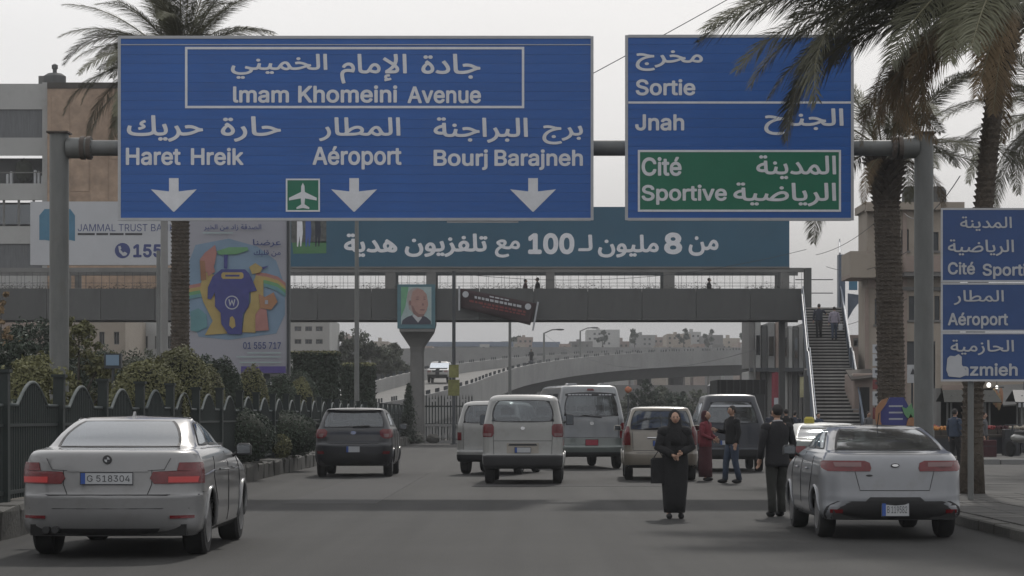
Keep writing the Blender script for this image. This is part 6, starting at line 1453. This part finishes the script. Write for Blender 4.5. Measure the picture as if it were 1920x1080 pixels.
for i in range(N + 1):
    x = -400 + 900 * i / N; h = 11 + 2.2 * sin(i * .5) + 1.4 * sin(i * 1.3)
    vs += [(x, 520, -1), (x, 620, h), (x, 900, h * 1.15), (x, 1100, -1)]
hl.add(vs, [(4 * i + k, 4 * i + k + 1, 4 * i + 4 + k + 1, 4 * i + 4 + k) for i in range(N) for k in range(3)])
struct(hl, 'hill', 'ground')

# ------------------------------------------------------------------ people
def skin(verts, edges, radii, name, m, parent, sub=1, root=0):
    me = bpy.data.meshes.new(name); me.from_pydata([tuple(v) for v in verts], edges, [])
    o = bpy.data.objects.new(name, me); C.objects.link(o)
    sm = o.modifiers.new('skin', 'SKIN'); sm.use_smooth_shade = True
    for i, r in enumerate(radii): me.skin_vertices[0].data[i].radius = r if isinstance(r, tuple) else (r, r)
    for i in range(len(verts)): me.skin_vertices[0].data[i].use_root = (i == root)
    if sub: s = o.modifiers.new('sub', 'SUBSURF'); s.levels = sub; s.render_levels = sub
    dg = bpy.context.evaluated_depsgraph_get(); nm = bpy.data.meshes.new_from_object(o.evaluated_get(dg), depsgraph=dg)
    bpy.data.objects.remove(o); bpy.data.meshes.remove(me); nm.name = name; nm.materials.clear(); nm.materials.append(M[m]); nm.polygons.foreach_set('use_smooth', [True] * len(nm.polygons))
    o = bpy.data.objects.new(name, nm); C.objects.link(o); o.parent = parent; return o
def loft(mb, rings, n=16, cap=True):     # rings: (cx, cy, z, rx, ry)
    vs = []; 
    for j, (cx, cy, z, rx, ry) in enumerate(rings):
        for k in range(n):
            a = 2 * pi * k / n; q = 1 + .04 * sin(3 * a + j * .5) + .035 * sin(7 * a - j * .35)
            vs.append((cx + rx * cos(a) * q, cy + ry * sin(a) * q, z))
    fs = [(j * n + k, j * n + (k + 1) % n, (j + 1) * n + (k + 1) % n, (j + 1) * n + k) for j in range(len(rings) - 1) for k in range(n)]
    if cap: fs += [tuple(range(n - 1, -1, -1)), tuple((len(rings) - 1) * n + k for k in range(n))]
    return mb.add(vs, fs)
def person(label, loc, yaw, h, top='c_black', legs='c_black', style='man', stride=.12, arms='down', hair='hair', z=0.0, fem=False, turn=0, bag=None, group=None):
    """faces -y at yaw 0; 1.75 m reference body scaled to h"""
    t = thing('person', label, 'person', (loc[0], loc[1], z), yaw, group); k = h / 1.75; t.scale = (k, k, k)
    sw = .175 if fem else .20; hp = .095
    fl = Vector((-hp - .01, -stride, .07)); fr_ = Vector((hp + .01, stride, .07)); kl = Vector((-hp, -stride * .6 - .03, .49)); kr = Vector((hp, stride * .4 - .03, .49))
    pel = Vector((0, 0, .93)); wa = Vector((0, 0, 1.10)); ch = Vector((0, 0, 1.30)); nb = Vector((0, .01, 1.47)); nk = Vector((0, -.005, 1.54))
    poses = {'down': ((-.27, .02, 1.17, -.28, -.05, .92), (.27, .02, 1.17, .28, -.05, .92)), 'front': ((-.27, -.02, 1.17, -.07, -.24, 1.05), (.27, -.02, 1.17, .08, -.24, 1.08)), 'talk': ((-.26, -.06, 1.17, -.18, -.30, 1.22), (.27, .02, 1.16, .28, -.06, .92)), 'up': ((-.30, -.05, 1.36, -.38, -.25, 1.30), (.27, .02, 1.17, .28, -.05, .92))}[arms]
    (a0, a1, a2, b0, b1, b2), (c0, c1, c2, e0, e1, e2) = poses
    el_, wl, er, wr_ = Vector((a0, a1, a2)), Vector((b0, b1, b2)), Vector((c0, c1, c2)), Vector((e0, e1, e2)); sl_, sr_ = Vector((-sw, 0, 1.42)), Vector((sw, 0, 1.42))
    V = [pel, wa, ch, nb, nk, Vector((0, -.01, 1.60)), sl_, el_, wl, sr_, er, wr_, Vector((-hp, 0, .88)), kl, fl, Vector((hp, 0, .88)), kr, fr_, fl + Vector((0, -.13, -.035)), fr_ + Vector((0, -.13, -.035))]
    E_ = [(0, 1), (1, 2), (2, 3), (3, 4), (4, 5), (3, 6), (6, 7), (7, 8), (3, 9), (9, 10), (10, 11), (0, 12), (12, 13), (13, 14), (0, 15), (15, 16), (16, 17), (14, 18), (17, 19)]
    R = [(.13, .10), (.12, .09), (.14, .10), (.07, .06), .05, .05, .055, .042, .028, .055, .042, .028, .08, .055, .038, .08, .055, .038, .03, .03]
    bd = skin(V, E_, R, 'body', 'skin', t, 1)
    # head with face
    hd_ = bpy.data.objects.new('head', None)
    mb = MB(); mb.ell((0, 0, 0), (.076, .092, .112), 16, 12)
    V2 = []
    for x, y, z_ in mb.v:
        if z_ < -.03: x *= 1 - (-.03 - z_) * 2.6; y *= 1 - (-.03 - z_) * 1.2
        V2.append((x, y, z_))
    mb.v = V2; mb.ell((0, -.096, -.012), (.013, .018, .026), 8, 6); mb.ell((-.078, 0, -.005), (.012, .02, .03), 8, 6); mb.ell((.078, 0, -.005), (.012, .02, .03), 8, 6)
    face = mb.build('head', 'skin', t, True); face.location = (0, -.015, 1.66); face.rotation_euler = (0, 0, turn)
    mb = MB(); mb.ell((-.03, -.082, .012), (.013, .008, .007), 8, 5); mb.ell((.03, -.082, .012), (.013, .008, .007), 8, 5); mb.build('eyes', 'eye', face, True)
    mb = MB(); mb.ell((0, -.082, -.052), (.024, .008, .006), 8, 5); mb.build('mouth', 'lip', face, True); mb = MB(); mb.box(-.046, -.015, -.088, -.078, .028, .034); mb.box(.015, .046, -.088, -.078, .028, .034); mb.build('eyebrows', 'hair', face)
    # hands
    for w_, s_ in ((wl, -1), (wr_, 1)):
        dirv = (w_ - (el_ if s_ < 0 else er)).normalized(); side = Vector((s_, 0, 0)).cross(dirv)
        if side.length < .1: side = Vector((0, 1, 0))
        side.normalize(); nrm = dirv.cross(side)
        P = [w_, w_ + dirv * .05, w_ + dirv * .085]; Ed = [(0, 1), (1, 2)]; Rr = [(.024, .018), (.038, .017), (.036, .015)]
        for f in range(4):
            o_ = (f - 1.5) * .019; L_f = (.062, .072, .068, .052)[f]
            b = w_ + dirv * .10 + side * o_; P += [b, b + dirv * L_f * .55 + nrm * .008, b + dirv * L_f + nrm * .028]; i = len(P) - 3; Ed += [(2, i), (i, i + 1), (i + 1, i + 2)]; Rr += [.009, .008, .0065]
        b = w_ + dirv * .03 - side * .036; P += [b, b + dirv * .03 - side * .02, b + dirv * .058 - side * .026]; i = len(P) - 3; Ed += [(1, i), (i, i + 1), (i + 1, i + 2)]; Rr += [.012, .010, .008]
        skin(P, Ed, Rr, 'hand', 'skin', t, 0)
    def sleeves(m, r1=.062, r2=.044):
        for s_, e_, w_ in ((sl_, el_, wl), (sr_, er, wr_)):
            mb = MB(); mb.ell((s_.x * .93, s_.y, s_.z - .008), (r1 * 1.5, r1 * 1.4, r1 * 1.3), 12, 8); s0 = s_ + (Vector((0, 0, .0))); pts = [s0, s0.lerp(e_, .5), e_, e_.lerp(w_, .5), e_.lerp(w_, .97)]; mb.tube(pts, [r1 * 1.15, r1 * 1.02, r1 * .92, r2 * 1.1, r2], 10); mb.build('sleeve', m, t, True)
    def shoe():
        for f in (fl, fr_):
            mb = MB(); mb.ell((f.x, f.y - .07, .045), (.048, .135, .05), 12, 8); mb.v = [(x, y, max(.0, z_)) for x, y, z_ in mb.v]; mb.build('shoe', 'c_black', t, True)
    shoe()
    if style in ('man', 'coat'):
        mb = MB(); lo = .80 if style == 'coat' else .90
        loft(mb, [(0, 0, lo, .205, .145), (0, 0, lo + .06, .21, .145), (0, 0, 1.02, .195, .135), (0, 0, 1.15, .19, .13), (0, 0, 1.30, .215, .14), (0, 0, 1.40, .225, .13), (0, .005, 1.455, .17, .105), (0, .005, 1.50, .105, .09), (0, 0, 1.54, .072, .068)])
        mb.build('jacket', top, t, True); sleeves(top, .066, .048)
        for a_, b_, c_ in ((V[12], kl, fl), (V[15], kr, fr_)):
            mb = MB(); mb.tube([a_ + Vector((0, 0, .06)), a_.lerp(b_, .4), b_, b_.lerp(c_, .5), c_ + Vector((0, 0, .0))], [.10, .098, .076, .068, .066], 12); mb.build('trouser_leg', legs, t, True)
        mb = MB(); mb.ell((0, 0, .92), (.17, .125, .10), 14, 8); mb.build('trouser_seat', legs, t, True)
        mb = MB(); mb.tube([(.075 * cos(a), .01 + .07 * sin(a), 1.515 + .015 * sin(a)) for a in [2 * pi * i / 14 for i in range(15)]], .013, 6); mb.build('collar', 'c_lightc' if style == 'coat' else top, t, True)
        mb = MB(); mb.ell((0, .018, .028), (.086, .098, .105), 16, 12, jit=.02); mb.v = [v for v in mb.v]
        mb.v = [(x, (y if not (y < -.035 and z_ < .06) else -.035), max(z_, -.055)) for x, y, z_ in mb.v]; mb.build('hair', hair, face, True)
    elif style == 'chador':
        mb = MB()
        loft(mb, [(0, 0, .10, .17, .15), (0, 0, .30, .19, .16), (0, 0, .60, .215, .175), (0, 0, .80, .225, .18), (0, 0, .95, .215, .175), (0, 0, 1.10, .20, .165), (0, 0, 1.25, .225, .165), (0, 0, 1.38, .225, .15), (0, .01, 1.45, .17, .12), (0, .02, 1.50, .10, .09)], 22); mb.build('robe', top, t, True)
        sleeves(top, .085, .06)
        mb = MB(); rg = [(0, .0, 1.20, .235, .165), (0, .0, 1.32, .225, .165), (0, .0, 1.42, .18, .145), (0, .0, 1.50, .125, .115), (0, .01, 1.56, .105, .10), (0, .018, 1.64, .103, .10), (0, .022, 1.70, .098, .096), (0, .024, 1.76, .07, .075), (0, .02, 1.79, .03, .035)]; loft(mb, rg, 20)
        mb.build('veil', top, t, True); face.location = (0, -.040, 1.645); face.scale = (.92, .92, .92)
    elif style == 'dress':
        mb = MB(); loft(mb, [(0, 0, .10, .19, .17), (0, 0, .35, .195, .17), (0, 0, .7, .19, .16), (0, 0, .95, .18, .14), (0, 0, 1.10, .165, .13)], 20); mb.build('skirt', legs, t, True)
        mb = MB(); loft(mb, [(0, 0, .86, .20, .155), (0, 0, .98, .19, .15), (0, 0, 1.15, .175, .135), (0, 0, 1.30, .20, .145), (0, 0, 1.40, .205, .13), (0, .0, 1.46, .15, .10), (0, 0, 1.52, .07, .07)], 18); mb.build('blouse', top, t, True); sleeves(top, .062, .045)
        mb = MB(); loft(mb, [(0, .01, 1.44, .13, .12), (0, .015, 1.52, .09, .085), (0, .022, 1.60, .096, .092), (0, .025, 1.68, .096, .094), (0, .025, 1.75, .072, .075), (0, .02, 1.785, .03, .03)], 16); mb.build('headscarf', legs, t, True); face.location = (0, -.035, 1.645)
    elif style == 'trousers':
        person_t = t
    if bag:
        mb = MB(); bx, by, bz, bw, bh = bag[1:]; vs = mb.bevbox(bx - bw / 2, bx + bw / 2, by - .05, by + .05, bz - bh, bz, .03); b_ = mb.build('bag', bag[0], None); b_['label'] = bag_label(label); b_['category'] = 'bag'
        b_.name = 'shoulder_bag'; b_.matrix_world = Matrix.Translation(t.location) @ Matrix.Rotation(yaw, 4, 'Z') @ Matrix.Scale(k, 4)
        mb = MB(); mb.tube([(bx - bw * .3, by, bz), (bx, by, bz + .12), (bx + bw * .3, by, bz)], .01, 5); s_ = mb.build('strap', bag[0], b_)
    return t
def bag_label(l): return ('large black bag hanging at the side of the woman in black' if 'black' in l and 'veiled' in l else 'white plastic bag carried by the right hand person on the stair')
d = 34.3
person('veiled woman in long black robe walking towards us down the middle of the road', (X(1265, d), d), radians(4), 1.56, 'c_black', 'c_black', 'chador', .055, 'front', fem=True, bag=('c_black', -.27, -.04, 1.0, .26, .42))
d = 35.0
person('man in dark jacket standing with his back to us beside the parked silver saloon', (X(1457, d), d), radians(200), 1.64, 'c_jacket', 'c_olive', 'coat', .05, 'down', turn=radians(10))
d = 52.5
person('man in black jacket and blue trousers talking behind the dark blue van', (X(1373, d), d), radians(-65), 1.70, 'c_black', 'c_denim', 'man', .13, 'talk')
d = 54.3
person('woman in red blouse and long maroon skirt standing next to the beige car', (X(1323, d), d), radians(60), 1.60, 'c_redtop', 'c_maroon', 'dress', .04, 'front', fem=True)
yq = 121.0
person('dark clothed person with backpack climbing the top of the stair, left one', (SX(yq) - .35, yq), pi, 1.72, 'c_navy', 'c_black', 'man', .14, 'up', z=zs(yq))
person('lilac dressed person climbing the top of the stair, right one', (SX(yq) + .40, yq - .3), pi, 1.66, 'c_lilac', 'c_denim', 'man', .14, 'down', z=zs(yq - .3), fem=True, bag=('plate', -.34, 0, .85, .22, .34))
zd = zg0 + .62
person('person in patterned top crossing the footbridge, left of a pair', (X(985, BD), BD + 1.4), pi / 2, 1.66, 'c_maroon', 'c_grey', 'man', .2, z=zd)
person('dark clothed person crossing the footbridge, right of a pair', (X(1008, BD), BD + 1.6), -pi / 2, 1.76, 'c_black', 'c_navy', 'coat', .2, z=zd)
person('dark figure alone on the footbridge between the pair and the stair', (X(1333, BD), BD + 1.3), pi / 2, 1.72, 'c_black', 'c_black', 'man', .22, z=zd)
for px, d, a, s_, tp, lb in ((1448, 88, 2.6, 1.7, 'c_navy', 'dark clothed man in the distance just behind the man in the jacket'), (1474, 84, 3.4, 1.72, 'c_black', 'dark clothed pedestrian near the stair foot, left of the taxi roof'), (1490, 92, 2.9, 1.66, 'c_navy', 'pedestrian in navy beside the stair foot behind the taxi'), (1534, 97, .4, 1.6, 'c_denim', 'pedestrian in blue at the stair foot'), (1628, 99, .8, 1.65, 'c_grey', 'grey clothed person right of the stair foot'), (1790, 71, 2.2, 1.68, 'c_denim', 'person in blue standing by the fruit stall behind the saloon'), (1845, 78, 1.2, 1.6, 'c_grey', 'vendor in grey behind the pale goods stall')):
    person(lb, (X(px, d), d), a, s_, tp, 'c_black', 'man', .1)
# motorcyclist on the flyover
p = near(240); mc = thing('motorcycle', 'far motorcycle riding on the flyover deck', 'motorcycle', (X(996, 243), p.y, p.z), -.6)
for y in (-.65, .65): mb = MB(); mb.lathe([(.2, -.05), (.3, -.05), (.3, .05), (.2, .05)], 14, Matrix.Translation((0, y, .3)), axis='x'); mb.build('wheel', 'tyre', mc, True, 40)
mb = MB(); mb.ell((0, 0, .7), (.16, .5, .2), 10, 7); mb.build('tank', 'pblue', mc, True); mb = MB(); mb.tube([(0, .65, .3), (0, .45, 1.0)], .04, 6); mb.tube([(-.32, .42, 1.02), (.32, .42, 1.02)], .02, 6); mb.build('handlebar', 'steeld', mc)
person('tiny dark rider on the motorcycle on the flyover', (mc.location.x, mc.location.y), pi - .6, 1.7, 'c_black', 'c_black', 'man', .05, 'front', z=mc.location.z + .3)

# small street clutter
for i, (x, y, s_) in enumerate(((6.9, 44, .25), (-6.1, 127, .5), (-5.2, 128.4, .4))):
    t = thing('rubble_heap', ('small dark stone on the right pavement beside the palm', 'grey boulder at the left foot of the portrait pillar', 'pale stone at the right foot of the portrait pillar')[i], 'stone', (x, y, .1 if i else .13)); mb = MB(); mb.ell((0, 0, s_ * .4), (s_, s_ * .8, s_ * .6), 10, 7, jit=.12); mb.build('stone', 'kerb', t)

for i, (p, q, sg_, lb) in enumerate((((X(851, 124), 124, Z(512, 124)), (X(1508, 128), 127, Z(470, 128)), .9, 'thin wire sagging from the dark lamp post to the right end of the bridge'),
        ((X(1466, 140), 140, Z(612, 140)), (X(1700, 110), 110, Z(560, 110)), .7, 'wire from the post by the red banner to the beige house'), ((X(1020, 236), 236, Z(626, 236)), (X(1415, 120), 120, Z(656, 120)), 2.0, 'long sagging wire across the view under the bridge'),
        ((X(1696, 111), 111, Z(400, 111)), (X(1800, 60), 60, Z(330, 60)), .6, 'wire from the beige house roof towards the right palm'))): cable(lb, p, q, sg_, .014)
# ------------------------------------------------------------------ haze
mh = bpy.data.materials.new('haze'); mh.use_nodes = True; t = mh.node_tree; t.nodes.remove(t.nodes['Principled BSDF'])
pv_ = t.nodes.new('ShaderNodeVolumePrincipled'); pv_.inputs['Color'].default_value = (.92, .94, .97, 1); pv_.inputs['Density'].default_value = HAZE; pv_.inputs['Anisotropy'].default_value = .2
t.links.new(pv_.outputs[0], t.nodes['Material Output'].inputs['Volume'])
if HAZE: hz = MB().box(-1510, 1510, -70, 2610, -2, 42).build('haze', mh); hz['kind'] = 'stuff'
